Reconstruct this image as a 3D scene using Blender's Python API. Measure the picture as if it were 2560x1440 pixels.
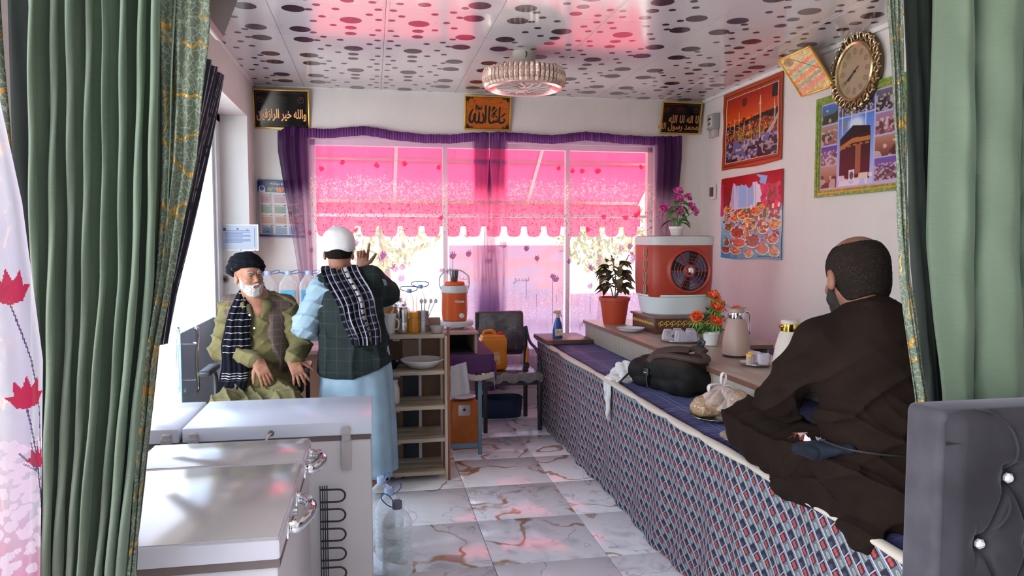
import bpy, bmesh, math, random
import numpy as np
from mathutils import Vector, Matrix, noise as mnoise
for _o in list(bpy.data.objects): bpy.data.objects.remove(_o)
SC = bpy.context.scene; COL = SC.collection; PI = math.pi
R = math.radians
# ------------------------------------------------------------------ camera, world, sun, exposure
cam = bpy.data.cameras.new('camera'); cam.sensor_width = 36; cam.lens = 36*1850/2560; cam.clip_start = .02
camo = bpy.data.objects.new('camera', cam); COL.objects.link(camo); SC.camera = camo
camo.location = (0, 0, 1.635); camo.rotation_euler = (R(90-3.7), 0, R(-10.7))
world = bpy.data.worlds.new('world'); SC.world = world; world.use_nodes = True
wn = world.node_tree; wb = wn.nodes['Background']
sky = wn.nodes.new('ShaderNodeTexSky'); sky.sky_type = 'NISHITA'; sky.sun_disc = False
sky.sun_elevation = R(48); sky.sun_rotation = R(20); sky.air_density = 1.0; sky.dust_density = 2.5
wn.links.new(sky.outputs[0], wb.inputs[0]); wb.inputs[1].default_value = 0.50
sun = bpy.data.lights.new('sun', 'SUN'); sun.energy = 9.0; sun.angle = R(.6); sun.color = (1, .95, .86)
suno = bpy.data.objects.new('sun', sun); COL.objects.link(suno)
suno.rotation_euler = (Vector((.30, -.32, .92))).to_track_quat('Z', 'Y').to_euler()   # high sun over the roof
def area(name, loc, target, sx, sy, power, color):
    l = bpy.data.lights.new(name, 'AREA'); l.shape = 'RECTANGLE'; l.size = sx; l.size_y = sy; l.energy = power; l.color = color
    o = bpy.data.objects.new(name, l); COL.objects.link(o); o.location = loc
    o.rotation_euler = (Vector(loc)-Vector(target)).to_track_quat('Z', 'Y').to_euler(); return o
area('shopfront_daylight', (-2.8, .3, 1.8), (.6, 3.4, 1.0), 3.2, 2.3, 142, (1, .96, .91))      # the open shop front at the left rear
area('doorway_daylight', (-2.3, 3.3, 1.9), (-1.15, 6.6, 1.5), 1.6, 2.2, 52, (.93, .96, 1))      # daylight at the street door
SC.view_settings.view_transform = 'Standard'; SC.view_settings.look = 'None'
SC.view_settings.gamma = 1; SC.view_settings.use_curve_mapping = False; SC.view_settings.exposure = 0.62
# ------------------------------------------------------------------ node helper
class NV:
    def __init__(s, nt, k): s.nt = nt; s.k = k
    def _m(s, op, *a):
        n = s.nt.nodes.new('ShaderNodeMath'); n.operation = op
        for i, v in enumerate((s,)+a):
            if isinstance(v, NV): s.nt.links.new(v.k, n.inputs[i])
            else: n.inputs[i].default_value = v
        return NV(s.nt, n.outputs[0])
    def __add__(s, o): return s._m('ADD', o)
    def __radd__(s, o): return s._m('ADD', o)
    def __sub__(s, o): return s._m('SUBTRACT', o)
    def __mul__(s, o): return s._m('MULTIPLY', o)
    def __rmul__(s, o): return s._m('MULTIPLY', o)
    def __truediv__(s, o): return s._m('DIVIDE', o)
    def abs(s): return s._m('ABSOLUTE')
    def sin(s): return s._m('SINE')
    def frac(s): return s._m('FRACT')
    def floor(s): return s._m('FLOOR')
    def sqrt(s): return s._m('SQRT')
    def lt(s, o): return s._m('LESS_THAN', o)
    def gt(s, o): return s._m('GREATER_THAN', o)
    def mn(s, o): return s._m('MINIMUM', o)
    def mx(s, o): return s._m('MAXIMUM', o)
    def pw(s, o): return s._m('POWER', o)
    def mod(s, o): return s._m('FLOORED_MODULO', o)
    def step(s, a, b):
        n = s.nt.nodes.new('ShaderNodeMapRange'); n.interpolation_type = 'SMOOTHSTEP'
        s.nt.links.new(s.k, n.inputs[0]); n.inputs[1].default_value = a; n.inputs[2].default_value = b
        return NV(s.nt, n.outputs[0])
class MT:
    """one material with a Principled shader and small helpers for its pattern"""
    def __init__(s, name, color=(.5, .5, .5), rough=.6, metal=0, spec=.5, **kw):
        s.m = bpy.data.materials.new(name); s.m.use_nodes = True; s.nt = s.m.node_tree
        s.b = s.nt.nodes['Principled BSDF']; s.set('Base Color', (*color, 1)); s.set('Roughness', rough)
        s.set('Metallic', metal); s.set('Specular IOR Level', spec)
        for k, v in kw.items(): s.set(k.replace('_', ' '), v)
    def set(s, k, v):
        i = s.b.inputs[k]
        if isinstance(v, NV): s.nt.links.new(v.k, i)
        elif hasattr(v, 'links'): s.nt.links.new(v, i)
        else: i.default_value = v
    def n(s, t): return s.nt.nodes.new(t)
    def coords(s, kind='Object', scale=(1, 1, 1), loc=(0, 0, 0), rot=(0, 0, 0)):
        t = s.n('ShaderNodeTexCoord'); mp = s.n('ShaderNodeMapping'); s.nt.links.new(t.outputs[kind], mp.inputs[0])
        mp.inputs['Scale'].default_value = scale; mp.inputs['Location'].default_value = loc; mp.inputs['Rotation'].default_value = rot
        return mp.outputs[0]
    def xyz(s, vec):
        x = s.n('ShaderNodeSeparateXYZ'); s.nt.links.new(vec, x.inputs[0]); return [NV(s.nt, x.outputs[i]) for i in range(3)]
    def noise(s, vec, scale=5, detail=3, rough=.5, dist=0):
        x = s.n('ShaderNodeTexNoise'); s.nt.links.new(vec, x.inputs['Vector']); x.inputs['Scale'].default_value = scale
        x.inputs['Detail'].default_value = detail; x.inputs['Roughness'].default_value = rough; x.inputs['Distortion'].default_value = dist
        return NV(s.nt, x.outputs[0])
    def noisec(s, vec, scale=5, detail=3):
        x = s.n('ShaderNodeTexNoise'); s.nt.links.new(vec, x.inputs['Vector']); x.inputs['Scale'].default_value = scale
        x.inputs['Detail'].default_value = detail; return x.outputs[1]
    def voro(s, vec, scale=5, feat='F1', out=0, rand=1):
        x = s.n('ShaderNodeTexVoronoi'); x.feature = feat; s.nt.links.new(vec, x.inputs['Vector']); x.inputs['Scale'].default_value = scale
        x.inputs['Randomness'].default_value = rand
        return NV(s.nt, x.outputs[out])
    def mix(s, f, a, b):
        x = s.n('ShaderNodeMix'); x.data_type = 'RGBA'
        if isinstance(f, NV): s.nt.links.new(f.k, x.inputs[0])
        else: x.inputs[0].default_value = f
        for i, c in ((6, a), (7, b)):
            if isinstance(c, (tuple, list)): x.inputs[i].default_value = (*c[:3], 1)
            else: s.nt.links.new(c.k if isinstance(c, NV) else c, x.inputs[i])
        return x.outputs[2]
    def warp(s, vec, scale, amt, detail=2):
        c = s.noisec(vec, scale, detail); v = s.n('ShaderNodeVectorMath'); v.operation = 'MULTIPLY_ADD'
        s.nt.links.new(c, v.inputs[0]); v.inputs[1].default_value = (amt,)*3; s.nt.links.new(vec, v.inputs[2]); return v.outputs[0]
    def bump(s, h, strength=.3, dist=.01):
        x = s.n('ShaderNodeBump'); x.inputs['Strength'].default_value = strength; x.inputs['Distance'].default_value = dist
        s.nt.links.new(h.k if isinstance(h, NV) else h, x.inputs['Height']); s.nt.links.new(x.outputs[0], s.b.inputs['Normal'])
    def attr(s, name='Col'):
        x = s.n('ShaderNodeAttribute'); x.attribute_name = name; return x.outputs[0], NV(s.nt, x.outputs['Alpha'])
def plain(name, color, rough=.6, metal=0, spec=.5, var=.06, scale=8, bump=0, bscale=60, **kw):
    """procedural material: colour with slight noise variation, optional fine relief"""
    t = MT(name, color, rough, metal, spec, **kw)
    v = t.coords()
    if var:
        nz = t.noise(v, scale, 3)
        c2 = tuple(max(0, min(1, c*(1-2.2*var))) for c in color); c1 = tuple(min(1, c*(1+1.6*var)) for c in color)
        t.set('Base Color', t.mix(nz, c2, c1))
    if bump: t.bump(t.noise(v, bscale, 3), bump, .004)
    return t.m
# ------------------------------------------------------------------ mesh helper
def rotm(rx=0, ry=0, rz=0): return (Matrix.Rotation(rz, 3, 'Z') @ Matrix.Rotation(ry, 3, 'Y') @ Matrix.Rotation(rx, 3, 'X'))
class MB:
    def __init__(s): s.v = []; s.f = []; s.mi = []; s.cur = 0
    def add(s, vs, fs, M=None, loc=None):
        o = len(s.v)
        for p in vs:
            p = Vector(p)
            if M is not None: p = M @ p
            if loc is not None: p = p+Vector(loc)
            s.v.append(tuple(p))
        for f in fs: s.f.append(tuple(i+o for i in f)); s.mi.append(s.cur)
        return s
    def box(s, c, d, M=None, bev=0):
        x, y, z = (k/2 for k in d)
        if bev <= 0:
            vs = [(-x, -y, -z), (x, -y, -z), (x, y, -z), (-x, y, -z), (-x, -y, z), (x, -y, z), (x, y, z), (-x, y, z)]
            return s.add(vs, [(0, 3, 2, 1), (4, 5, 6, 7), (0, 1, 5, 4), (1, 2, 6, 5), (2, 3, 7, 6), (3, 0, 4, 7)], M, c)
        bm = bmesh.new(); bmesh.ops.create_cube(bm, size=1)
        bmesh.ops.scale(bm, vec=(d[0], d[1], d[2]), verts=bm.verts)
        bmesh.ops.bevel(bm, geom=list(bm.edges), offset=min(bev, min(d)*.49), segments=3 if bev > .012 else 2, affect='EDGES', profile=.5)
        bm.verts.ensure_lookup_table(); vs = [tuple(v.co) for v in bm.verts]; fs = [tuple(v.index for v in f.verts) for f in bm.faces]; bm.free()
        return s.add(vs, fs, M, c)
    def b2(s, a, b, bev=0):
        return s.box([(a[i]+b[i])/2 for i in range(3)], [abs(b[i]-a[i]) for i in range(3)], None, bev)
    def lathe(s, prof, c=(0, 0, 0), n=28, M=None, sx=1, sy=1, rip=None, ang=2*PI):
        vs = []; fs = []; m = len(prof)
        closed = abs(ang-2*PI) < 1e-6; k = n if closed else n+1
        for i in range(k):
            a = ang*i/n; ca, sa = math.cos(a), math.sin(a)
            for j, (r, z) in enumerate(prof):
                q = 1 if rip is None else rip(a, z)
                vs.append((r*q*ca*sx, r*q*sa*sy, z))
        for i in range(n):
            i2 = (i+1) % n if closed else i+1
            for j in range(m-1):
                a_, b_, c_, d_ = i*m+j, i2*m+j, i2*m+j+1, i*m+j+1
                if prof[j][0] < 1e-6: fs.append((a_, c_, d_))
                elif prof[j+1][0] < 1e-6: fs.append((a_, b_, d_))
                else: fs.append((a_, b_, c_, d_))
        return s.add(vs, fs, M, c)
    def cyl(s, c, r, h, n=24, M=None, r2=None, bev=0):
        r2 = r if r2 is None else r2
        p = [(0, -h/2), (r-bev, -h/2), (r, -h/2+bev), (r2, h/2-bev), (r2-bev, h/2), (0, h/2)] if bev else [(0, -h/2), (r, -h/2), (r2, h/2), (0, h/2)]
        return s.lathe(p, c, n, M)
    def tube(s, pts, r, n=8, caps=True, flat=None):
        pts = [Vector(p) for p in pts]; k = len(pts); rs = r if isinstance(r, (list, tuple)) else [r]*k
        vs = []; fs = []; up = Vector((0, 0, 1)); prev = None
        for i, p in enumerate(pts):
            t = (pts[min(i+1, k-1)]-pts[max(i-1, 0)]).normalized()
            if prev is None:
                a = t.cross(up); a = a if a.length > .1 else t.cross(Vector((1, 0, 0)))
            else: a = prev-t*prev.dot(t)
            a.normalize(); prev = a; b = t.cross(a)
            for j in range(n):
                w = 2*PI*j/n; vs.append(p+(a*math.cos(w)+b*math.sin(w)*(flat or 1))*rs[i])
        for i in range(k-1):
            for j in range(n):
                j2 = (j+1) % n; fs.append((i*n+j, i*n+j2, (i+1)*n+j2, (i+1)*n+j))
        if caps: fs.append(tuple(range(n-1, -1, -1))); fs.append(tuple((k-1)*n+j for j in range(n)))
        return s.add(vs, fs)
    def bar(s, a, b, w, d=None, up=(0, 0, 1), bev=0):
        a, b = Vector(a), Vector(b); t = b-a; L = t.length; t.normalize(); u = Vector(up)
        sx = t.cross(u)
        if sx.length < 1e-3: sx = t.cross(Vector((0, 1, 0)))
        sx.normalize(); sy = sx.cross(t)
        M = Matrix((sx, sy, t)).transposed()
        return s.box((a+b)/2, (w, d or w, L), M, bev)
    def sheet(s, fn, nu, nv, closeu=False):
        """grid surface fn(u,v)->xyz"""
        vs = [fn(i/nu, j/nv) for j in range(nv+1) for i in range(nu+1)]
        fs = [(j*(nu+1)+i, j*(nu+1)+i+1, (j+1)*(nu+1)+i+1, (j+1)*(nu+1)+i) for j in range(nv) for i in range(nu)]
        return s.add(vs, fs)
    def disc(s, c, r, n=16, M=None, sx=1, sy=1):
        vs = [(r*sx*math.cos(2*PI*i/n), r*sy*math.sin(2*PI*i/n), 0) for i in range(n)]
        return s.add(vs, [tuple(range(n))], M, c)
    def ball(s, c, r, n=16, m=10, M=None, sc=(1, 1, 1)):
        prof = [(max(0, r*math.sin(PI*j/m)), -r*math.cos(PI*j/m)) for j in range(m+1)]; prof[0] = (0, -r); prof[-1] = (0, r)
        D = Matrix.Diagonal(sc); D = (M @ D) if M is not None else D
        return s.lathe(prof, c, n, D)
    def build(s, name, mats, parent=None, world=False, smooth=35, loc=None, rot=None, solid=0):
        me = bpy.data.meshes.new(name)
        vs = s.v
        if world and parent is not None:
            L = parent.location; vs = [(p[0]-L.x, p[1]-L.y, p[2]-L.z) for p in vs]
        me.from_pydata(vs, [], s.f)
        if not isinstance(mats, (list, tuple)): mats = [mats]
        for m in mats: me.materials.append(m)
        if len(mats) > 1: me.polygons.foreach_set('material_index', s.mi)
        if smooth:
            me.polygons.foreach_set('use_smooth', [True]*len(me.polygons)); me.set_sharp_from_angle(angle=R(smooth))
        me.update()
        o = bpy.data.objects.new(name, me); COL.objects.link(o)
        if parent is not None: o.parent = parent
        if loc is not None: o.location = loc
        if rot is not None: o.rotation_euler = rot
        if solid:
            md = o.modifiers.new('thickness', 'SOLIDIFY'); md.thickness = solid; md.offset = 0
        return o
def thing(name, label, cat, loc=(0, 0, 0), rz=0, group=None):
    o = bpy.data.objects.new(name, None); COL.objects.link(o); o.location = loc; o.rotation_euler = (0, 0, rz)
    o.empty_display_size = .05; o['label'] = label; o['category'] = cat
    if group: o['group'] = group
    return o
def tag(o, label, cat, group=None):
    o['label'] = label; o['category'] = cat
    if group: o['group'] = group
    return o
def structure(o): o['kind'] = 'structure'; return o
def dup(root, loc, rz=None, label=None, group=None):
    r = root.copy(); COL.objects.link(r); r.location = loc
    if rz is not None: r.rotation_euler = (0, 0, rz)
    if label: r['label'] = label
    if group: r['group'] = group
    for ch in list(root.children):
        c = ch.copy(); COL.objects.link(c); c.parent = r
        for g in ch.children:
            d = g.copy(); COL.objects.link(d); d.parent = c
    return r
def cr(pts, n=8):
    """Catmull-Rom through points"""
    P = [Vector(p) for p in pts]; P = [P[0]*2-P[1]]+P+[P[-1]*2-P[-2]]; out = []
    for i in range(1, len(P)-2):
        for k in range(n):
            t = k/n; a, b, c, d = P[i-1:i+3]
            out.append(.5*((2*b)+(c-a)*t+(2*a-5*b+4*c-d)*t*t+(3*b-a-3*c+d)*t**3))
    out.append(P[-2]); return out
def lerp_tab(tab, x):
    """piecewise linear table [(x,y..)]"""
    xs = [t[0] for t in tab]
    return [float(np.interp(x, xs, [t[k] for t in tab])) for k in range(1, len(tab[0]))]
# ------------------------------------------------------------------ painted prints (colour attribute on a real sheet)
class Canvas:
    def __init__(s, w, h, asp=1.0, col=(1, 1, 1)):
        s.w, s.h = w, h; s.a = np.ones((h, w, 4), np.float32); s.a[..., :3] = col
        s.U, s.V = np.meshgrid((np.arange(w)+.5)/w, 1-(np.arange(h)+.5)/h)      # v up
        s.asp = asp; s.rng = np.random.default_rng(5)
    def put(s, m, col, al=1.0):
        m = m.astype(np.float32)[..., None]*al; s.a[..., :len(col)] = s.a[..., :len(col)]*(1-m)+np.array(col, np.float32)*m
    def rect(s, x0, y0, x1, y1, col, al=1.0): s.put((s.U >= x0) & (s.U <= x1) & (s.V >= y0) & (s.V <= y1), col, al)
    def ell(s, x, y, rx, ry, col, al=1.0, soft=0):
        d = np.sqrt(((s.U-x)/rx)**2+((s.V-y)/ry)**2)
        s.put(d <= 1 if not soft else np.clip((1-d)/soft, 0, 1), col, al)
    def poly(s, pts, col, al=1.0):
        ins = np.zeros(s.U.shape, bool); n = len(pts)
        for i in range(n):
            x1, y1 = pts[i]; x2, y2 = pts[(i+1) % n]
            if y1 == y2: continue
            c = ((y1 > s.V) != (y2 > s.V)) & (s.U < (x2-x1)*(s.V-y1)/(y2-y1)+x1); ins ^= c
        s.put(ins, col, al)
    def line(s, x0, y0, x1, y1, wd, col, al=1.0):
        dx, dy = (x1-x0), (y1-y0)*s.asp; L2 = dx*dx+dy*dy+1e-9; px = s.U-x0; py = (s.V-y0)*s.asp
        t = np.clip((px*dx+py*dy)/L2, 0, 1); s.put(np.hypot(px-t*dx, py-t*dy) < wd/2, col, al)
    def grad(s, y0, y1, c0, c1, x0=0, x1=1):
        t = np.clip((s.V-y0)/(y1-y0), 0, 1)[..., None]; m = ((s.U >= x0) & (s.U <= x1) & (s.V >= min(y0, y1)) & (s.V <= max(y0, y1)))[..., None]
        c = np.array(c0)*(1-t)+np.array(c1)*t; s.a[..., :3] = np.where(m, c, s.a[..., :3])
    def nz(s, k=8):
        g = s.rng.random((k+2, k+2)); x = s.U*k; y = s.V*k; i = x.astype(int); j = y.astype(int); fx = x-i; fy = y-j
        fx = fx*fx*(3-2*fx); fy = fy*fy*(3-2*fy)
        return (g[j, i]*(1-fx)+g[j, i+1]*fx)*(1-fy)+(g[j+1, i]*(1-fx)+g[j+1, i+1]*fx)*fy
    def speck(s, x0, y0, x1, y1, amp, k=40):
        m = ((s.U >= x0) & (s.U <= x1) & (s.V >= y0) & (s.V <= y1))[..., None]
        f = (s.nz(k)+s.nz(k*2)-1)[..., None]*amp; s.a[..., :3] = np.where(m, np.clip(s.a[..., :3]*(1+f*2)+f*.15, 0, 1), s.a[..., :3])
def paint_sheet(name, cv, fn, mat, parent=None, flip=False, lin=True):
    """sheet with one face per canvas cell; fn(u, v) -> xyz with v up; face-corner colours"""
    w, h = cv.w, cv.h
    uu = np.linspace(0, 1, w+1); vv = np.linspace(1, 0, h+1); Ug, Vg = np.meshgrid(uu, vv)
    P = fn(Ug, Vg); co = np.stack([np.broadcast_to(p, Ug.shape) for p in P], -1).reshape(-1, 3)
    i, j = np.meshgrid(np.arange(w), np.arange(h)); a = (j*(w+1)+i).ravel(); q = np.stack([a, a+w+1, a+w+2, a+1], 1)
    if flip: q = q[:, ::-1]
    me = fast_mesh(name, co, q)
    ca = me.color_attributes.new('Col', 'FLOAT_COLOR', 'CORNER')
    c = cv.a.reshape(-1, 4).copy()
    if lin: c[:, :3] = np.where(c[:, :3] <= .04045, c[:, :3]/12.92, ((c[:, :3]+.055)/1.055)**2.4)
    ca.data.foreach_set('color', np.repeat(c, 4, axis=0).ravel().astype(np.float32))
    me.materials.append(mat)
    o = bpy.data.objects.new(name, me); COL.objects.link(o)
    if parent is not None: o.parent = parent
    return o
def fast_mesh(name, co, q, smooth=True):
    me = bpy.data.meshes.new(name); n = len(co); m = len(q)
    me.vertices.add(n); me.vertices.foreach_set('co', np.ascontiguousarray(co, np.float32).ravel())
    me.loops.add(m*4); me.loops.foreach_set('vertex_index', np.ascontiguousarray(q, np.int32).ravel())
    me.polygons.add(m); me.polygons.foreach_set('loop_start', np.arange(0, m*4, 4, dtype=np.int32))
    if smooth: me.polygons.foreach_set('use_smooth', np.ones(m, bool))
    me.update(calc_edges=True); me.validate(); return me
def print_mat(name, rough=.35, spec=.4, **kw):
    t = MT(name, rough=rough, spec=spec, **kw); c, a = t.attr(); t.set('Base Color', c); return t.m
M_print = print_mat('glossy printed paper', .3)
M_canvas = print_mat('matte printed paper', .6)
def text_mb(body, size, mat, name, parent=None, M=None, loc=(0, 0, 0), sx=1, depth=.0006, align='CENTER', shear=0, bold=0):
    c = bpy.data.curves.new('t', 'FONT'); c.body = body; c.size = size; c.align_x = align; c.align_y = 'CENTER'; c.extrude = depth; c.offset = bold
    c.shear = shear
    o = bpy.data.objects.new('t', c); COL.objects.link(o); bpy.context.view_layer.update()
    me = bpy.data.meshes.new_from_object(o.evaluated_get(bpy.context.evaluated_depsgraph_get())); bpy.data.objects.remove(o)
    T = Matrix.Diagonal((sx, 1, 1))
    if M is not None: T = M @ T
    me.transform(Matrix.Translation(Vector(loc)) @ T.to_4x4()); me.name = name
    me.materials.clear(); me.materials.append(mat)
    ob = bpy.data.objects.new(name, me); COL.objects.link(ob)
    if parent is not None: ob.parent = parent
    return ob
# isolated letters of the Arabic alphabet -> joined, left-to-right glyph string
_AR = {'ا': (0xFE8D, 0), 'ب': (0xFE8F, 1), 'ت': (0xFE95, 1), 'ج': (0xFE9D, 1), 'ح': (0xFEA1, 1), 'خ': (0xFEA5, 1), 'د': (0xFEA9, 0), 'ر': (0xFEAD, 0),
       'ز': (0xFEAF, 0), 'س': (0xFEB1, 1), 'ش': (0xFEB5, 1), 'ق': (0xFED5, 1), 'ل': (0xFEDD, 1), 'م': (0xFEE1, 1), 'ن': (0xFEE5, 1), 'ه': (0xFEE9, 1),
       'و': (0xFEED, 0), 'ي': (0xFEF1, 1), 'ء': (0xFE80, 0), 'ص': (0xFEB9, 1), 'ع': (0xFEC9, 1), 'ف': (0xFED1, 1), 'ك': (0xFED9, 1)}
def arabic(s):
    out = []
    for w in s.split(' '):
        g = ''
        for i, ch in enumerate(w):
            base, dual = _AR[ch]; pj = i > 0 and _AR[w[i-1]][1] and ch != 'ء'; nj = dual and i < len(w)-1 and w[i+1] != 'ء'
            g += chr(base+(3 if pj and nj else 2 if nj else 1 if pj else 0))
        out.append(g[::-1])
    return ' '.join(out[::-1])
# ------------------------------------------------------------------ smooth-blended solids (signed distance + surface nets)
def _np(v): return np.array([v[0], v[1], v[2]], np.float32)
def cap(a, b, ra, rb=None, k=.012, op='add', fl=None):
    """tapered capsule; fl=(dir, s) squashes across dir"""
    a, b = _np(a), _np(b); rb = ra if rb is None else rb; ba = b-a; L2 = float(ba@ba)+1e-9
    D = None
    if fl is not None: D = _np(Vector(fl[0]).normalized()); s_ = fl[1]
    def f(P):
        q = P-a; t = np.clip(q@ba/L2, 0, 1); w = q-t[:, None]*ba
        if D is not None: w = w+np.outer(w@D, D)*(1/s_-1)
        d = np.sqrt((w*w).sum(1))-(ra+(rb-ra)*t)
        return d*(.7 if D is not None else 1)
    c = (a+b)/2; return (f, c, float(np.linalg.norm(ba))/2+max(ra, rb)*1.15, k, op)
def ell(c, r, M=None, k=.012, op='add'):
    c = _np(c); r = _np(r); Mn = None if M is None else np.array(M, np.float32)
    def f(P):
        q = P-c
        if Mn is not None: q = q@Mn
        k0 = np.sqrt(((q/r)**2).sum(1)); k1 = np.sqrt(((q/(r*r))**2).sum(1))+1e-9
        return k0*(k0-1)/k1
    return (f, c, float(r.max())*1.1, k, op)
def rbx(c, hs, rd, M=None, k=.012, op='add'):
    c = _np(c); hs = _np(hs); Mn = None if M is None else np.array(M, np.float32)
    def f(P):
        q = P-c
        if Mn is not None: q = q@Mn
        q = np.abs(q)-hs+rd; return np.sqrt((np.maximum(q, 0)**2).sum(1))+np.minimum(q.max(1), 0)-rd
    return (f, c, float(np.linalg.norm(hs))+.01, k, op)
def chain(pts, rs, k=.012, op='add', fl=None): return [cap(pts[i], pts[i+1], rs[i], rs[i+1], k, op, fl) for i in range(len(pts)-1)]
def surface_nets(F, lo, h):
    S = F < 0; n = np.array(F.shape)-1; cnt = np.zeros(n, np.int8); off = [(i, j, k) for i in (0, 1) for j in (0, 1) for k in (0, 1)]
    for o in off: cnt += S[o[0]:o[0]+n[0], o[1]:o[1]+n[1], o[2]:o[2]+n[2]]
    I = np.argwhere((cnt > 0) & (cnt < 8)); acc = np.zeros((len(I), 3), np.float32); num = np.zeros(len(I), np.float32)
    for a in off:
        for ax in range(3):
            if a[ax]: continue
            b = list(a); b[ax] = 1
            fa = F[I[:, 0]+a[0], I[:, 1]+a[1], I[:, 2]+a[2]]; fb = F[I[:, 0]+b[0], I[:, 1]+b[1], I[:, 2]+b[2]]
            m = (fa < 0) != (fb < 0); t = np.where(m, fa/(fa-fb+1e-12), 0)
            for q in range(3): acc[:, q] += np.where(m, a[q]+(t if q == ax else 0), 0)
            num += m
    V = np.array(lo)+h*(I+acc/num[:, None]); vid = np.full(n, -1, np.int32); vid[I[:, 0], I[:, 1], I[:, 2]] = np.arange(len(I)); Q = []
    for ax in range(3):
        sl0 = [slice(None)]*3; sl1 = [slice(None)]*3; sl0[ax] = slice(0, -1); sl1[ax] = slice(1, None)
        E = np.argwhere(S[tuple(sl0)] != S[tuple(sl1)]); u, v = (ax+1) % 3, (ax+2) % 3
        E = E[(E[:, u] > 0) & (E[:, v] > 0) & (E[:, u] < n[u]) & (E[:, v] < n[v])]
        def g(du, dv):
            X = E.copy(); X[:, u] += du; X[:, v] += dv; return vid[X[:, 0], X[:, 1], X[:, 2]]
        q = np.stack([g(-1, -1), g(0, -1), g(0, 0), g(-1, 0)], 1); s = S[E[:, 0], E[:, 1], E[:, 2]]; q[~s] = q[~s][:, ::-1]; Q.append(q)
    return V.astype(np.float32), np.concatenate(Q)
def sculpt(name, prims, mat, parent=None, h=.006, disp=None, mask=None, world=False, loc=None, relax=1):
    """blend the solids into one continuous surface mesh"""
    pr = []
    for p in prims: pr.extend(p) if isinstance(p, list) else pr.append(p)
    adds = [p for p in pr if p[4] == 'add']
    lo = np.min([p[1]-p[2] for p in adds], 0)-3*h; hi = np.max([p[1]+p[2] for p in adds], 0)+3*h
    B = 16; nb = np.ceil((hi-lo)/(h*B)).astype(int); N = nb*B+1; F = np.full(N, 1.0, np.float32)
    g = np.arange(B+1)*h; br = B*h*math.sqrt(3)/2; gx, gy, gz = np.meshgrid(g, g, g, indexing='ij'); G = np.stack([gx, gy, gz], -1).reshape(-1, 3).astype(np.float32)
    def ev(P, act):
        d = None
        for (f, c, r, k, op) in act:
            e = f(P)
            if d is None: d = e if op == 'add' else np.full(len(P), 1.0); continue
            if op == 'add': t = np.maximum(k-np.abs(d-e), 0)/k; d = np.minimum(d, e)-t*t*k*.25
            else: t = np.maximum(k-np.abs(d+e), 0)/k; d = np.maximum(d, -e)+t*t*k*.25
        return d
    for i in range(nb[0]):
        for j in range(nb[1]):
            for k in range(nb[2]):
                o = lo+np.array([i, j, k])*B*h; bc = o+B*h/2
                act = [p for p in pr if np.linalg.norm(p[1]-bc) < p[2]+br+.03]
                if not any(p[4] == 'add' for p in act): continue
                dc = float(ev(bc[None].astype(np.float32), act)[0])
                sl = (slice(i*B, i*B+B+1), slice(j*B, j*B+B+1), slice(k*B, k*B+B+1))
                if abs(dc) > br*1.9+.06: F[sl] = np.minimum(F[sl], 1) if dc > 0 else -1; continue
                P = G+o.astype(np.float32); d = ev(P, act)
                if disp is not None: d = d+disp(P)
                if mask is not None: d = np.maximum(d, mask(P))
                F[sl] = d.reshape(B+1, B+1, B+1)
    V, Q = surface_nets(F, lo, h)
    if relax:
        for _ in range(relax):
            A = np.zeros_like(V); c = np.zeros(len(V), np.float32)
            for a, b in ((0, 1), (1, 2), (2, 3), (3, 0)):
                np.add.at(A, Q[:, a], V[Q[:, b]]); np.add.at(c, Q[:, a], 1); np.add.at(A, Q[:, b], V[Q[:, a]]); np.add.at(c, Q[:, b], 1)
            V = V*.5+.5*A/np.maximum(c, 1)[:, None]
    if world and parent is not None: V = V-np.array(parent.location, np.float32)
    me = fast_mesh(name, V, Q); me.materials.append(mat)
    ob = bpy.data.objects.new(name, me); COL.objects.link(ob)
    if parent is not None: ob.parent = parent
    if loc is not None: ob.location = loc
    return ob
def vnoise(P, s, seed=0):
    """cheap smooth noise in [-1,1]"""
    x, y, z = P[:, 0]*s+seed*1.7, P[:, 1]*s+seed*2.9, P[:, 2]*s+seed*.7
    return (np.sin(x+1.3*np.sin(y*1.1+z*.7))+np.sin(y*1.2+1.1*np.sin(z*1.3+x*.5)+1)+np.sin(z*1.1+1.2*np.sin(x*.9+y*.6)+2))/3
def fold(P, dirv, freq, warp=1.0, seed=0, sharp=1.6):
    """ridged cloth folds running across direction dirv"""
    D = _np(Vector(dirv).normalized()); t = P@D*freq+warp*1.6*vnoise(P, freq*.13, seed)+warp*.5*vnoise(P, freq*.35, seed+3)
    s = 1-np.abs(np.sin(t*.5)); return 1.7*s**sharp-.55
# ================================================================== ROOM
XL, XR, YB, ZC = -1.033, 3.296, 7.1, 3.03
def wall_mat():
    t = MT('painted plaster', (.78, .755, .735), .75, spec=.25); v = t.coords()
    a = t.noise(v, 1.3, 4); b = t.noise(t.coords(scale=(3, 3, .7)), 2.2, 5, .6)
    f = a.step(.45, .75)*.45+b.step(.55, .8)*.4
    t.set('Base Color', t.mix(f, (.77, .725, .69), (.64, .57, .53))); t.bump(t.noise(v, 35, 4), .12, .01); return t.m
M_wall = wall_mat(); M_white = plain('white paint', (.8, .79, .78), .45); M_alu = plain('white aluminium', (.74, .76, .78), .35, .2)
def wall(name, boxes, mat=M_wall):
    m = MB()
    for a, b in boxes: m.b2(a, b)
    return structure(m.build(name, mat, smooth=0))
wx0, wx1, wz0, wz1 = -.56, 2.80, .50, 2.57
wall('wall_back', [((XL-.27, YB, 0), (wx0, YB+.25, ZC+.1)), ((wx1, YB, 0), (XR+.25, YB+.25, ZC+.1)), ((wx0, YB, 0), (wx1, YB+.25, wz0)), ((wx0, YB, wz1), (wx1, YB+.25, ZC+.1))])
dy0, dy1, dz = 3.0, 6.69, 2.69
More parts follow.
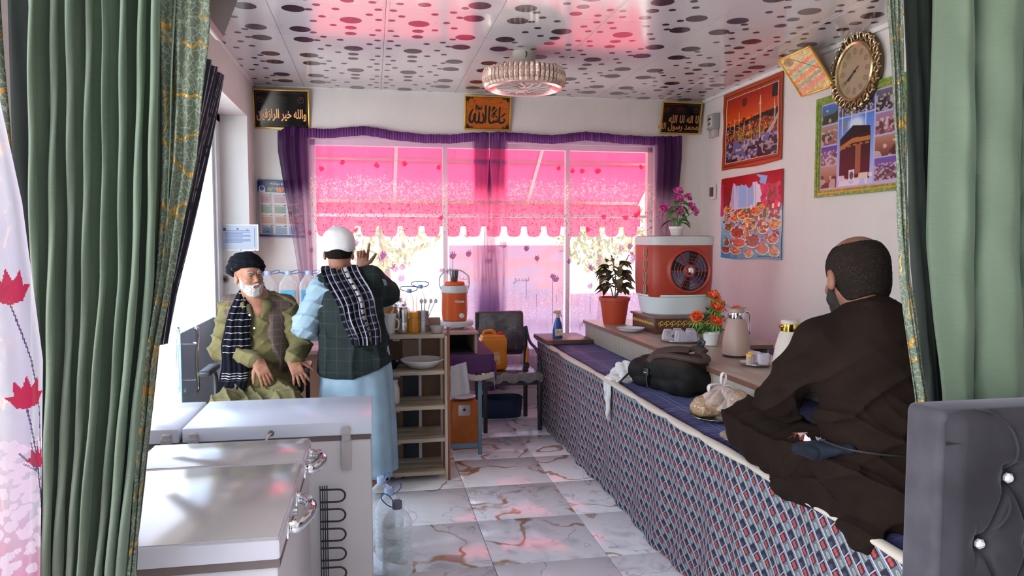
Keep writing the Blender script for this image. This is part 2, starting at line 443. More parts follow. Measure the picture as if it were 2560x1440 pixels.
wall('wall_left', [((XL-.27, 1.9, 0), (XL, dy0, ZC+.1)), ((XL-.27, dy1, 0), (XL, YB, ZC+.1)), ((XL-.27, dy0, dz), (XL, dy1, ZC+.1))])
wall('wall_front', [((-1.0, -2.75, 0), (XR+.25, -2.6, ZC+.1))])  # unseen wall behind the camera, added to keep frontal sky light out
wall('wall_right', [((XR, -2.6, 0), (XR+.25, YB, ZC+.1))])
# floor: bed + marble tiles
structure(MB().b2((-2.9, -2.6, -.12), (XR+.25, YB+.25, -.012)).build('floor', plain('grout', (.2, .18, .17), .9), smooth=0))
def marble():
    t = MT('polished marble tile', (.85, .86, .88), .13, spec=.5)
    oi = t.n('ShaderNodeObjectInfo'); v0 = t.coords()
    va = t.n('ShaderNodeVectorMath'); va.operation = 'MULTIPLY_ADD'
    cx = t.n('ShaderNodeCombineXYZ')
    for i in range(3): t.nt.links.new(oi.outputs['Random'], cx.inputs[i])
    t.nt.links.new(cx.outputs[0], va.inputs[0]); va.inputs[1].default_value = (17, 31, 7); t.nt.links.new(v0, va.inputs[2]); v = va.outputs[0]
    w = t.warp(v, 2.2, .55, 3); w2 = t.warp(v, 4.5, .22, 3)
    n1 = t.noise(w, 1.6, 2); n2 = t.noise(w2, 2.6, 3); n3 = t.noise(w, 5.5, 4, .6)
    gold = ((n1-.5).abs()).step(.021, .006)*(n3.step(.30, .55))
    thin = ((n2-.5).abs()).step(.008, .002)*.55*n1.step(.35, .6)
    greyz = t.noise(v, 1.1, 2).step(.49, .60)
    wv = ((t.noise(w, 7, 3)*9).sin()*.5+.5)*greyz*.75
    soft = t.noise(v, 2.0, 4).step(.5, .8)*.22
    c = t.mix(soft, (.88, .90, .92), (.64, .66, .70)); c = t.mix(wv.mn(.75), c, (.30, .32, .38))
    c = t.mix(thin, c, (.36, .30, .28)); c = t.mix(gold.mn(.9), c, (.42, .21, .10)); t.set('Base Color', c); t.set('Roughness', t.noise(v, 3, 2)*.08+.09)
    return t.m
M_marble = marble(); tile_src = None; floor = bpy.data.objects['floor']
me = None
for i in range(9):
    for j in range(16):
        x = 1.183-.6*4+.6*i-.6+.3; y = -2.42+.6*j+.3
        if x-.3 > XR or x+.3 < -1.5: continue
        if me is None:
            o = MB().box((0, 0, -.006), (.597, .597, .012), bev=.0015).build('floor_tile', M_marble, floor); me = o.data
        else: o = bpy.data.objects.new('floor_tile', me); COL.objects.link(o); o.parent = floor
        o.location = (x, y, 0); o.scale = (1 if i % 2 else -1, 1 if j % 2 else -1, 1)
# ceiling: glossy plastic panels printed with dots
ceil = structure(MB().b2((XL-.27, -2.75, ZC+.012), (XR+.25, YB+.25, ZC+.14)).build('ceiling', M_white, smooth=0))
def ceilmat():
    t = MT('glossy ceiling panel', (.66, .68, .70), .12, spec=.55); v = t.coords()
    n = ((t.noise(t.warp(v, 5, .3), 4, 3)-.5).abs()).step(.03, .0)*t.noise(v, 3, 2).step(.45, .7)
    t.set('Base Color', t.mix(n*.55, (.65, .62, .63), (.42, .40, .43))); return t.m
M_cp = ceilmat(); M_dot = plain('printed dark dot', (.055, .03, .04), .12, var=.02)
TW, TD = .69, .705
big = [(.215, .30), (.55, .565), (.55, .12)]; mid = [(.22, .47), (.225, .61)]
sml = [(.04, .50), (.045, .05), (.04, .26), (.39, .25), (.45, .36), (.47, .63), (.41, .02), (.46, .12), (.30, .08), (.33, .43), (.08, .62), (.10, .16)]
def panel_mesh():
    m = MB(); m.box((TW/2, TD/2, .004), (TW-.003, TD-.003, .008))
    m.cur = 0
    for y in (.0,):                                   # pressed rib along the long edge
        m.b2((.012, .004, -.0016), (.020, TD-.004, 0))
    m.cur = 1
    D = rotm(PI)
    for x, y in big: m.add([(x+.069*math.cos(a), y-.069*math.sin(a), -.0006) for a in [2*PI*k/24 for k in range(24)]], [tuple(range(24))])
    for x, y in mid: m.add([(x+.040*math.cos(a), y-.040*math.sin(a), -.0006) for a in [2*PI*k/18 for k in range(18)]], [tuple(range(18))])
    for x, y in sml: m.add([(x+.024*math.cos(a), y-.024*math.sin(a), -.0006) for a in [2*PI*k/14 for k in range(14)]], [tuple(range(14))])
    return m
pm = None
for i in range(-2, 5):
    for j in range(0, 10):
        x0 = .10+i*TW; y0 = 7.43-TD*(j+1)
        if y0 < .4: continue
        if pm is None: o = panel_mesh().build('ceiling_panel', [M_cp, M_dot], ceil, smooth=0); pm = o.data
        else: o = bpy.data.objects.new('ceiling_panel', pm); COL.objects.link(o); o.parent = ceil
        if i % 2: o.location = (x0+TW, y0+(.11 if False else 0), ZC); o.scale = (-1, 1, 1)
        else: o.location = (x0, y0, ZC)
# ceiling panels would stick through the walls at the rim: trim strips hide the cut
t_ = MB(); t_.b2((XL, 1.9, ZC-.012), (XL+.018, YB, ZC)); t_.b2((XR-.03, -.5, ZC-.03), (XR, YB, ZC)); t_.b2((XL, YB-.018, ZC-.012), (XR, YB, ZC))
structure(t_.build('trim_1', M_white, smooth=0))
# ------------------------------------------------------------------ window
win = structure(MB().b2((wx0, YB+.06, wz0), (wx0+.05, YB+.13, wz1)).b2((wx1-.05, YB+.06, wz0), (wx1, YB+.13, wz1)).b2((wx0, YB+.06, wz0), (wx1, YB+.13, wz0+.05)).b2((wx0, YB+.06, wz1-.05), (wx1, YB+.13, wz1)).build('window_1', M_alu, smooth=0))
for x in (.70, 1.92): MB().b2((x-.022, YB+.065, wz0+.05), (x+.022, YB+.125, wz1-.05)).build('mullion', M_alu, win, smooth=0)
MB().b2((wx0+.05, YB+.07, 1.86), (wx1-.05, YB+.12, 1.885)).build('transom', M_alu, win, smooth=0)
def glass(name, tint=(1, 1, 1), rough=0.0, dens=.0):
    t = MT(name, tint, .02); nt = t.nt
    tr = t.n('ShaderNodeBsdfTransparent'); tr.inputs[0].default_value = (*tint, 1); gl = t.n('ShaderNodeBsdfGlossy'); gl.inputs['Roughness'].default_value = .02
    fr = t.n('ShaderNodeLayerWeight'); mx = t.n('ShaderNodeMixShader'); fk = NV(nt, fr.outputs[1]).pw(4.0)*.45+.03
    nt.links.new(fk.k, mx.inputs[0]); nt.links.new(tr.outputs[0], mx.inputs[1]); nt.links.new(gl.outputs[0], mx.inputs[2])
    nt.links.new(mx.outputs[0], nt.nodes['Material Output'].inputs[0]); return t.m
M_glass = glass('window glass', (.96, .98, .98))
for a, b in ((wx0+.05, .678), (.722, 1.898), (1.942, wx1-.05)):
    MB().b2((a, YB+.092, wz0+.05), (b, YB+.098, wz1-.05)).build('pane', M_glass, win, smooth=0)
# lettered film across the lower panes (seen through the curtain)
def film():
    t = MT('tinted window film', (.6, .5, .7), .5); v = t.coords(); x, y, z = t.xyz(v); nt = t.nt
    n = t.noise(t.coords(scale=(1, 1, 3.5)), 2.4, 2)
    c = t.mix(n.step(.44, .60), (.58, .56, .66), (.76, .50, .48)); c = t.mix((z.step(1.25, .75)), c, (.62, .54, .64))
    tl = t.n('ShaderNodeBsdfTranslucent'); df = t.n('ShaderNodeBsdfDiffuse'); tr = t.n('ShaderNodeBsdfTransparent')
    nt.links.new(c, tl.inputs[0]); nt.links.new(c, df.inputs[0]); tr.inputs[0].default_value = (.75, .7, .85, 1)
    a = t.n('ShaderNodeMixShader'); a.inputs[0].default_value = .35; nt.links.new(tl.outputs[0], a.inputs[1]); nt.links.new(df.outputs[0], a.inputs[2])
    b = t.n('ShaderNodeMixShader'); b.inputs[0].default_value = .60; nt.links.new(tr.outputs[0], b.inputs[1]); nt.links.new(a.outputs[0], b.inputs[2])
    nt.links.new(b.outputs[0], nt.nodes['Material Output'].inputs[0]); return t.m
M_film = film()
MB().b2((.735, YB+.085, wz0+.05), (1.885, YB+.088, 1.585)).b2((1.955, YB+.085, wz0+.05), (wx1-.06, YB+.088, 1.10)).build('window_film', M_film, win, smooth=0)
M_let = plain('pale lettering', (.9, .88, .9), .5)
for i, (x, z, s_, tx) in enumerate([(1.0, 1.28, .11, arabic('شراب سرد')), (1.45, 1.26, .11, arabic('سبز')), (2.15, .80, .10, arabic('طعام'.replace('ط','س')))]):
    text_mb(tx, s_, M_let, 'lettering', win, rotm(PI/2), (x, YB+.083, z))
# ------------------------------------------------------------------ street door in the left wall
dx = XL-.25
dr = structure(MB().b2((dx-.05, 6.50, 0), (dx+.03, 6.69, dz)).b2((dx-.05, dy0, dz-.06), (dx+.03, 6.69, dz)).b2((dx-.05, dy0, 0), (dx+.03, dy0+.06, dz)).build('door_1', M_alu, smooth=0))
leafy0, leafy1 = 5.33, 6.49
MB().b2((dx-.03, leafy1-.06, .02), (dx+.01, leafy1, dz-.07)).b2((dx-.03, leafy0, dz-.13), (dx+.01, leafy1-.06, dz-.07)).b2((dx-.03, leafy0, .02), (dx+.01, leafy1-.06, .09)).build('leaf_frame', M_alu, dr, smooth=0)
MB().b2((dx-.014, leafy0, 1.0), (dx-.006, leafy1-.06, dz-.13)).build('upper_glass', glass('door glass', (.80, .86, .90)), dr, smooth=0)
t = MT('frosted blue glass', (.20, .33, .44), .18, spec=.6); v = t.coords(); x, y, z = t.xyz(v)
t.set('Base Color', t.mix(t.noise(v, 2, 3), (.16, .30, .42), (.30, .42, .50))); M_fb = t.m
MB().b2((dx-.014, leafy0, .09), (dx-.004, leafy1-.06, 1.0)).build('lower_glass', M_fb, dr, smooth=0)
M_chrome = plain('chrome', (.82, .83, .85), .10, 1, var=.02)
for sx, nm in ((.055, 'handle'), (-.075, 'handle')):
    m = MB(); xx = dx-.01+sx
    m.tube(cr([(xx, 5.59, 1.0), (xx+.006, 5.585, .95), (xx-.004, 5.575, .78), (xx+.006, 5.56, .60), (xx, 5.555, .55)]), .013, 10)
    for z in (.90, .64): m.tube([(dx-.01, 5.575, z), (xx, 5.575, z)], .009, 8)
    m.ball((xx, 5.59, 1.005), .017, 10, 8); m.build(nm, M_chrome, dr)
# ------------------------------------------------------------------ street outside
structure(MB().b2((-14, 7.35, -.2), (16, 30, -.05)).b2((-14, -2.6, -.2), (XL-.27, 7.35, -.05)).build('ground', plain('dusty pavement', (.72, .68, .62), .9, var=.08, scale=2), smooth=0))
def awn():
    t = MT('red awning cloth', (.9, .05, .16), .8); nt = t.nt
    v = t.coords(); x, y, z = t.xyz(v); c = t.mix(t.noise(v, 6, 3), (.90, .025, .075), (.92, .04, .11))
    tl = t.n('ShaderNodeBsdfTranslucent'); df = t.n('ShaderNodeBsdfDiffuse'); nt.links.new(c, tl.inputs[0]); nt.links.new(c, df.inputs[0])
    a = t.n('ShaderNodeMixShader'); a.inputs[0].default_value = .3; nt.links.new(tl.outputs[0], a.inputs[1]); nt.links.new(df.outputs[0], a.inputs[2])
    nt.links.new(a.outputs[0], nt.nodes['Material Output'].inputs[0]); return t.m
M_awn = awn()
aw = thing('street_awning', 'red cloth awning with a scalloped edge outside the window', 'awning', (1.2, 7.36, 2.75))
y0, z0, y1, z1, ax0, ax1 = 7.36, 2.75, 8.35, 2.07, -.62, 3.12
MB().sheet(lambda u, v: (ax0+(ax1-ax0)*u, y0+(y1-y0)*v, z0+(z1-z0)*v-.03*math.sin(v*PI)), 30, 8).build('awning_cloth', M_awn, aw, world=True)
def val():
    m = MB(); n = 16; w = (ax1-ax0)/n
    for i in range(n):
        xs = ax0+i*w; top = [(xs, y1, z1), (xs+w, y1, z1)]
        prof = [(.0, .29), (.03, .345), (.10, .38), (.22, .395), (.5, .40), (.78, .395), (.90, .38), (.97, .345), (1.0, .29)]
        vs = [(xs+w*(.13+.74*p), y1, z1-.28) for p, q in prof]+[(xs+w*(.13+.74*p), y1+.004*math.sin(9*p), z1-q+.0) for p, q in prof]
        k = len(prof); fs = [(a, a+1, a+1+k, a+k) for a in range(k-1)]
        m.add([(xs, y1, z1), (xs+w, y1, z1), (xs+w, y1, z1-.28), (xs, y1, z1-.28)], [(0, 1, 2, 3)])
        m.add(vs, fs)
    return m
val().build('scalloped_valance', M_awn, aw, world=True)
M_tube = plain('galvanised tube', (.42, .40, .42), .4, .7)
m = MB()
for t_z, yy in ((2.47, 7.75), (2.07, 8.35)): m.bar((ax0, yy, t_z), (ax1, yy, t_z), .045)
for xx in (ax0+.02, .25, 1.75, ax1-.02): m.bar((xx, 7.36, 2.72), (xx, 8.35, 2.05), .035)
m.build('awning_frame', M_tube, aw, world=True, smooth=0)
gw = tag(MB().b2((-9, 17.5, -.05), (14, 17.8, 2.6)).b2((-9, 17.42, 2.6), (14, 17.86, 2.75)).build('street_wall', plain('sunlit cream wall', (.88, .86, .80), .85, var=.06, scale=1.5), smooth=0), 'sunlit pale boundary wall across the street', 'wall')
def tree(loc, h, sd, lab):
    rr = random.Random(sd); t = thing('street_tree', lab, 'tree', loc)
    MB().tube(cr([(0, 0, 0), (.05, 0, h*.3), (-.04, .05, h*.55), (.02, 0, h*.8)]), [.1-.0035*i for i in range(25)], 8).build('trunk', plain('bark', (.2, .14, .1), .9), t)
    m = MB()
    for k in range(700):
        a = rr.random()*2*PI; q = rr.random()**.5; zz = rr.uniform(-1, 1); rad = h*.33*math.sqrt(max(0, 1-zz*zz))*q
        p = Vector((math.cos(a)*rad, math.sin(a)*rad, h*.66+zz*h*.30)); s_ = rr.uniform(.06, .12)
        m.add([(-s_, 0, 0), (0, -s_*.4, 0), (s_, 0, 0), (0, s_*.4, 0)], [(0, 1, 2, 3)], rotm(rr.random()*6, rr.random()*6, rr.random()*6), p)
    o = m.build('foliage', plain('tree leaves', (.26, .30, .12), .7, var=.25), t, smooth=0); o['kind'] = 'stuff'
tree((.2, 13.0, -.05), 3.3, 2, 'leafy yellow green tree seen under the awning behind the white capped man')
tree((4.3, 13.6, -.05), 3.0, 5, 'leafy tree across the street at the right end of the window')
# ================================================================== CURTAINS
def sheer_mat(name, tl=.65):
    t = MT(name, (1, 1, 1), .8); nt = t.nt; c, a = t.attr()
    tr = t.n('ShaderNodeBsdfTransparent'); tlb = t.n('ShaderNodeBsdfTranslucent'); df = t.n('ShaderNodeBsdfDiffuse')
    nt.links.new(c, tlb.inputs[0]); nt.links.new(c, df.inputs[0])
    m1 = t.n('ShaderNodeMixShader'); m1.inputs[0].default_value = 1-tl; nt.links.new(tlb.outputs[0], m1.inputs[1]); nt.links.new(df.outputs[0], m1.inputs[2])
    m2 = t.n('ShaderNodeMixShader'); nt.links.new(a.k, m2.inputs[0]); nt.links.new(tr.outputs[0], m2.inputs[1]); nt.links.new(m1.outputs[0], m2.inputs[2])
    nt.links.new(m2.outputs[0], nt.nodes['Material Output'].inputs[0]); return t.m
M_sheer = sheer_mat('printed sheer voile')
def tulip(cv, x, y, s, col, al=.8, stem=0, rngk=0):
    """little printed tulip, s = height in v"""
    a = cv.asp
    pts = [(0, 0), (.30, .10), (.42, .34), (.62, .55), (.34, .52), (.30, .95), (.10, .62), (-.04, 1.0), (-.14, .62), (-.36, .88), (-.34, .45), (-.60, .42), (-.38, .25), (-.26, .08)]
    cv.poly([(x+p*s*a*.8, y+q*s) for p, q in pts], col, al)
    if stem: cv.line(x, y, x+s*a*.12*rngk, y-stem, .0012, [c*.75 for c in col[:3]]+[col[3] if len(col) > 3 else 1], al*.8)
def window_curtain(name, label, xa, xb, bunchL, bunchR, seed, ztab):
    w = 300; h = 380; cv = Canvas(w, h, asp=2.48/1.9, col=(.93, .88, .92)); cv.a[..., 3] = .24
    z = .18+cv.V*2.48; U = cv.U; rg = np.random.default_rng(seed)
    def sm(a, b, x): t = np.clip((x-a)/(b-a), 0, 1); return t*t*(3-2*t)
    def blend(m, col, al): cv.put(np.clip(m, 0, 1), (*col, al))
    X = U*(xb-xa)
    bL = 1-sm(bunchL*.7, bunchL, X) if bunchL else X*0
    bR = sm((xb-xa)-bunchR, (xb-xa)-bunchR*.7, X) if bunchR else X*0
    bun = np.maximum(bL, bR)
    topf = sm(1.98, 2.35, z)
    blend(topf*.75, (.74, .50, .72), .40)                                       # dyed top half
    blend((1-sm(1.05, 1.30, z))*.85, (.84, .70, .76), .42)                      # mauve foot
    blend((1-sm(.80, .95, z))*.7, (.78, .66, .76), .50)
    # white pebble dots band on the purple, and the lower one
    for (za, zb, n, r0, r1, col, al) in ((1.98, 2.24, 1300, .003, .0058, (.98, .93, .90), .6), (.80, 1.22, 900, .003, .0050, (.96, .86, .94), .4)):
        for _ in range(n):
            zz = za+(zb-za)*(rg.beta(2.2, 2.2)); xx = rg.random(); r_ = rg.uniform(r0, r1)
            cx, cy = int(xx*w), int((1-(zz-.18)/2.48)*h); k = 3
            sl = (slice(max(0, cy-k), cy+k+1), slice(max(0, cx-k), cx+k+1))
            mm = (((cv.U[sl]-xx)*(xb-xa))**2+((cv.V[sl]-(zz-.18)/2.48)*2.48)**2) < (r_*1.25)**2
            cv.a[sl][mm] = (*col, al)
    for _ in range(700):                                                        # falling leaves
        zz = 1.66+rg.beta(1.6, 1.6)*.36; xx = rg.random(); cx, cy = int(xx*w), int((1-(zz-.18)/2.48)*h)
        dx_, dy_ = rg.integers(-1, 2), rg.integers(-2, 3)
        for q in (0, 1): 
            a_, b_ = min(h-1, max(0, cy+dy_*q)), min(w-1, max(0, cx+dx_*q)); cv.a[a_, b_] = (.72, .22, .36, .85)
    for _ in range(12): tulip(cv, rg.random(), (rg.choice([1.70, 1.86, 2.3])-.18+rg.uniform(-.04, .04))/2.48, .024, (.72, .15, .33, .92), .9)
    for _ in range(20):
        zz = rg.uniform(1.12, 1.58); tulip(cv, rg.random(), (zz-.18)/2.48, rg.uniform(.024, .036), (.52, .25, .52, .92), .9, stem=rg.uniform(.06, .2), rngk=rg.uniform(-1, 1))
    pur = sm(1.85, 2.2, z)
    blend(bun*pur*.96, (.38, .22, .42), .95); blend(bun*(1-pur)*.55, (.80, .62, .74), .80)
    stripe = (np.sin(X*190+3*np.sin(X*31))*.5+.5)*bun*(1-pur); blend(stripe*.4, (.60, .38, .58), .85)
    blend(bun*(1-sm(.9, 1.3, z))*.7, (.50, .33, .60), .9)
    blend((cv.V > .966), (.38, .22, .42), .98)                                  # pleated heading tape
    blend((cv.V > .966)*(np.sin(X*260) > .5), (.52, .30, .60), .98)
    L = xb-xa
    def fn(u, v):
        x0 = xa+L*u
        zt = np.interp(x0, [q[0] for q in ztab], [q[1] for q in ztab]); zz = .18+(zt-.18)*v
        bl = np.clip(1-u*L/max(bunchL, 1e-3), 0, 1) if bunchL else u*0
        br = np.clip(1-(1-u)*L/max(bunchR, 1e-3), 0, 1) if bunchR else u*0
        amp = .010+.024*np.clip((bl+br)*2, 0, 1)
        x = x0+.17*bl*np.clip((2.2-zz)/1.2, -.2, 1)*(1 if seed == 3 else -.5)-.09*br*np.clip((2.2-zz)/1.2, -.2, 1)*(1 if seed == 5 else -.9)
        y = YB-.075+amp*np.sin(x0*70+2.2*np.sin(x0*9)+.8*np.sin(zz*1.3))+.008*np.sin(x0*23+zz)
        y = y-.012*np.clip((v-.96)/.04, 0, 1)*np.sin(x0*240)
        return x, y, zz
    o = paint_sheet(name, cv, fn, M_sheer); tag(o, label, 'curtain', 'voile curtains over the street window'); return o
window_curtain('window_curtain', 'left voile curtain with purple heading and tulips, behind the white capped man', -.79, 1.128, .28, .20, 3,
               [(-.79, 2.62), (-.70, 2.66), (-.42, 2.645), (-.05, 2.685), (.22, 2.645), (.46, 2.625), (.72, 2.625), (1.0, 2.655), (1.145, 2.66)])
window_curtain('window_curtain', 'right voile curtain with purple heading and tulips, beside the air cooler', 1.098, 3.05, .20, .32, 5,
               [(1.10, 2.66), (1.24, 2.665), (1.72, 2.645), (2.07, 2.69), (2.44, 2.665), (2.74, 2.66), (3.05, 2.675)])
# ---- green drapes of the doorway in front
def drape_mat(base, name):
    t = MT(name, base, .55, spec=.35); v = t.coords(); t.set('Sheen Weight', .25); t.set('Sheen Roughness', .4); t.set('Sheen Tint', (.7, .95, .8, 1))
    n = t.noise(t.coords(scale=(1, 1, 12)), 30, 3)
    t.set('Base Color', t.mix(n, tuple(c*.86 for c in base), tuple(min(1, c*1.12) for c in base)))
    t.bump(t.noise(t.coords(scale=(1, 1, .25)), 260, 2), .12, .002); return t.m
M_green = drape_mat((.118, .162, .108), 'sage green satin')
def brocade():
    t = MT('brocade with gold twigs', (.3, .4, .3), .45, spec=.4)
    v = t.coords(scale=(1.15, 1, 1)); w = t.warp(v, 26, .035)
    crack = t.voro(w, 75, 'DISTANCE_TO_EDGE').step(.11, .05)*(t.noise(v, 60, 2).step(.36, .46))
    g = t.voro(t.warp(v, 12, .09), 9.5, 'DISTANCE_TO_EDGE').step(.034, .02)*(t.noise(v, 13, 2).step(.46, .54))
    c = t.mix(crack, t.mix(t.noise(v, 7, 2), (.080, .105, .066), (.125, .150, .100)), (.22, .26, .20)); c = t.mix(g, c, (.48, .28, .07))
    t.set('Base Color', c); t.set('Metallic', g*.55); t.set('Roughness', g*-.15+.5); t.bump(g+crack*.5, .5, .003); return t.m
M_broc = brocade()
def drape(name, parent, ltab, rtab, y0, n, amp, z0, z1, mat, seed=0, nu=160, nv=90, sharp=.0, solid=.002):
    """hanging folds between left and right edge tables (z, x)"""
    rr = random.Random(seed); ph = [rr.uniform(-.6, .6) for _ in range(n+2)]; am = [rr.uniform(.6, 1.15) for _ in range(n+2)]
    def fn(u, v):
        z = z0+(z1-z0)*v
        xl = float(np.interp(z, [a for a, b in ltab], [b for a, b in ltab])); xr = float(np.interp(z, [a for a, b in rtab], [b for a, b in rtab]))
        q = u*n+.16*math.sin(u*9+seed)+.10*math.sin(z*2.1+u*6+seed); k = int(q); f = q-k
        a = am[k % len(am)]*(1-.25*math.sin(z*1.7+ph[k % len(ph)]*5))
        b = am[(k+1) % len(am)]
        s_ = math.sin(PI*f); prof = s_**.65 if s_ > 0 else 0
        hgt = (a*(1-f)+b*f)*amp*prof
        x = xl+(xr-xl)*u+.25*amp*math.sin(2*PI*f)*.6
        y = y0-hgt+.006*math.sin(z*5+u*20)+.012*math.sin(z*1.3+u*3+seed)
        y += .0035*math.sin(z*23+q*5)*prof
        return (x, y, z)
    return MB().sheet(fn, nu, nv).build(name, mat, parent, world=True, smooth=80, solid=solid)
lc = thing('green_drape', 'gathered sage green drape with a gold twigged brocade border, left of the doorway', 'curtain', (-.58, 1.7, 0))
drape('folded_cloth', lc, [(0, -.74), (.92, -.722), (1.3, -.705), (2.2, -.69)], [(0, -.55), (.92, -.525), (1.3, -.475), (1.55, -.440), (2.2, -.398)], 1.73, 8, .085, .02, 2.75, M_green, 4, 260, 110)
drape('brocade_border', lc, [(0, -.56), (.9, -.532), (1.376, -.485), (1.549, -.456), (1.8, -.434), (2.2, -.428)], [(0, -.53), (.9, -.512), (1.376, -.453), (1.549, -.416), (1.807, -.361), (2.06, -.330), (2.2, -.322)], 1.70, 1, .028, .02, 2.75, M_broc, 2, 40, 90)
M_dark = plain('dark gap and scarf cloth', (.02, .028, .022), .8)  # near-black sheets added behind the drapes stand in for shaded gaps
drape('gap_shade', lc, [(0, -.79), (1.5, -.78), (2.2, -.76)], [(0, -.60), (1.2, -.52), (2.2, -.40)], 1.81, 3, .02, .02, 2.75, M_dark, 7, 40, 30)
l2 = thing('brocade_drape', 'narrow strip of brocade drape at the upper left edge behind the tulip sheer', 'curtain', (-.9, 1.78, 0))
drape('folded_cloth', l2, [(0, -1.02), (2.2, -1.02)], [(0, -.72), (1.5, -.735), (1.85, -.742), (2.2, -.758)], 1.76, 3, .04, .02, 2.75, M_broc, 9, 60, 60)
rc = thing('green_drape', 'wide sage green drape with a brocade border, hanging behind the grey chair', 'curtain', (1.7, 1.75, 0))
drape('folded_cloth', rc, [(.78, 1.575), (1.2, 1.560), (1.6, 1.515), (2.4, 1.487)], [(.78, 2.5), (2.4, 2.5)], 1.80, 7, .075, .76, 2.75, M_green, 13, 200, 80)
drape('brocade_border', rc, [(.78, 1.475), (1.201, 1.436), (1.529, 1.375), (2.26, 1.312)], [(.78, 1.512), (1.2, 1.480), (1.529, 1.418), (2.26, 1.360)], 1.745, 1, .016, .76, 2.75, M_broc, 3, 30, 70)
drape('gap_shade', rc, [(.78, 1.545), (1.2, 1.535), (1.6, 1.475), (2.4, 1.418)], [(.78, 1.64), (2.4, 1.56)], 1.835, 1, .01, .78, 2.75, M_dark, 3, 10, 20)  # shade of the gap beside the border, put in as dark cloth
# curtain rail carrying all of them, above the picture
rail = thing('curtain_rail', 'metal curtain rail over the doorway', 'rail', (0, 1.78, 2.76))
MB().tube([(XL, 1.78, 2.77), (XR, 1.78, 2.77)], .014, 10).build('rod', M_tube, rail, world=True)
# ---- white sheer with red tulips, far left
cv = Canvas(330, 760, asp=1.9/.5, col=(.90, .86, .93)); cv.a[..., 3] = .72; rg = np.random.default_rng(8)
cv.put(np.clip((.50-cv.V)*9, 0, 1)*np.clip(cv.nz(7)*1.6-.35, 0, 1), (.88, .40, .55, .93), .8)
for _ in range(700):
    x, y = rg.random(), rg.beta(1.8, 1.6)*.14+.34; r_ = rg.uniform(.004, .010)
    cv.ell(x, y, r_*cv.asp*.55, r_*.55, (.96, .86, .93, .85))
red = (.75, .16, .30, .95)
for (x, y, s_) in ((.908, .600, .034), (.938, .502, .032), (.20, .62, .03), (.975, .445, .022), (.45, .36, .03), (.3, .8, .04), (.1, .45, .04)):
    tulip(cv, x, y, s_, red, .95); cv.line(x, y, x+.07, y-.10, .004, (.35, .30, .42, .9)); cv.line(x+.07, y-.10, x+.10, y-.22, .004, (.35, .30, .42, .9))
for _ in range(26):
    x, y = rg.random(), rg.uniform(.42, .6)
    for k in range(5): cv.line(x, y, x+rg.uniform(-.05, .05), y+rg.uniform(.005, .03), .0035, (.42, .36, .48, .85), .8)
def fn(u, v):
    z = .35+1.95*v; xr = np.interp(z, [.35, 1.02, 1.42, 1.70, 1.91, 2.3], [-.63, -.609, -.584, -.602, -.632, -.70])
    x = -1.06+(xr+1.06)*u; y = 1.47-.022*np.sin(u*17+z*.9)-.012*np.sin(u*41+z*2)-.03*u
    return x, y, z
o = paint_sheet('sheer_curtain', cv, fn, M_sheer); tag(o, 'white sheer curtain printed with red tulips at the far left', 'curtain')
# ---- dark striped cloth at the street door
def striped():
    t = MT('navy striped shawl cloth', (.02, .02, .035), .8)
    at = t.n('ShaderNodeUVMap'); x, y, z = t.xyz(at.outputs[0])
    f = (x*34).frac(); s_ = f.lt(.16)*t.noise(t.coords(), 14, 2).step(.35, .5)
    t.set('Base Color', t.mix(s_, (.018, .018, .032), (.42, .40, .45))); return t.m
def uv_sheet(name, fn, nu, nv, mat, parent=None, world=False, solid=.0):
    o = MB().sheet(fn, nu, nv).build(name, mat, parent, world=world, smooth=80, solid=solid); me = o.data
    uv = me.uv_layers.new(name='UVMap'); li = np.empty(len(me.loops), np.int32); me.loops.foreach_get('vertex_index', li)
    u = (li % (nu+1))/nu; v = (li//(nu+1))/nv; uv.data.foreach_set('uv', np.stack([u, v], 1).ravel().astype(np.float32)); return o
def fn(u, v):
    z = 1.15+(2.735-1.15)*v
    yr = float(np.interp(z, [1.15, 1.377, 1.87, 2.4, 2.66, 2.735], [3.72, 3.90, 4.45, 5.02, 5.30, 5.375])); yl = float(np.interp(z, [1.15, 2.735], [3.60, 4.55]))
    return (-.985+.035*math.sin(u*26+z*1.5)*(.5+.5*u)-.01*math.sin(u*60), yl+(yr-yl)*u, z)
o = uv_sheet('striped_cloth', fn, 90, 50, striped(), solid=.002)
MB().tube([(XL-.002, 3.0, 2.742), (-.985, 3.02, 2.742), (-.985, 5.45, 2.742), (XL-.002, 5.47, 2.742)], .006, 6).build('hanging_rod', M_tube, o)
tag(o, 'dark navy cloth with pale stripes hung and pulled back beside the street door', 'cloth')
# ---- television, tilted forward high on the left wall
tv = thing('television', 'black flat screen tilted down from a wall bracket above the left drape', 'television', (-.52, 2.85, 2.635))
ang = math.atan2(.16, .41); Mx = rotm(0, ang, 0)
MB().box((0, 0, 0), (.028, .70, .43), Mx, .006).build('casing', plain('grey brown plastic', (.33, .28, .26), .5), tv)
MB().box(Mx @ Vector((.0155, 0, .005)), (.003, .67, .39), Mx).build('screen', plain('black screen', (.008, .008, .01), .15, var=0), tv)
MB().bar((-.02, 0, 0), (-.505, 0, .05), .04).box((-.505, 0, .05), (.012, .16, .2)).build('wall_bracket', M_tube, tv, smooth=0)
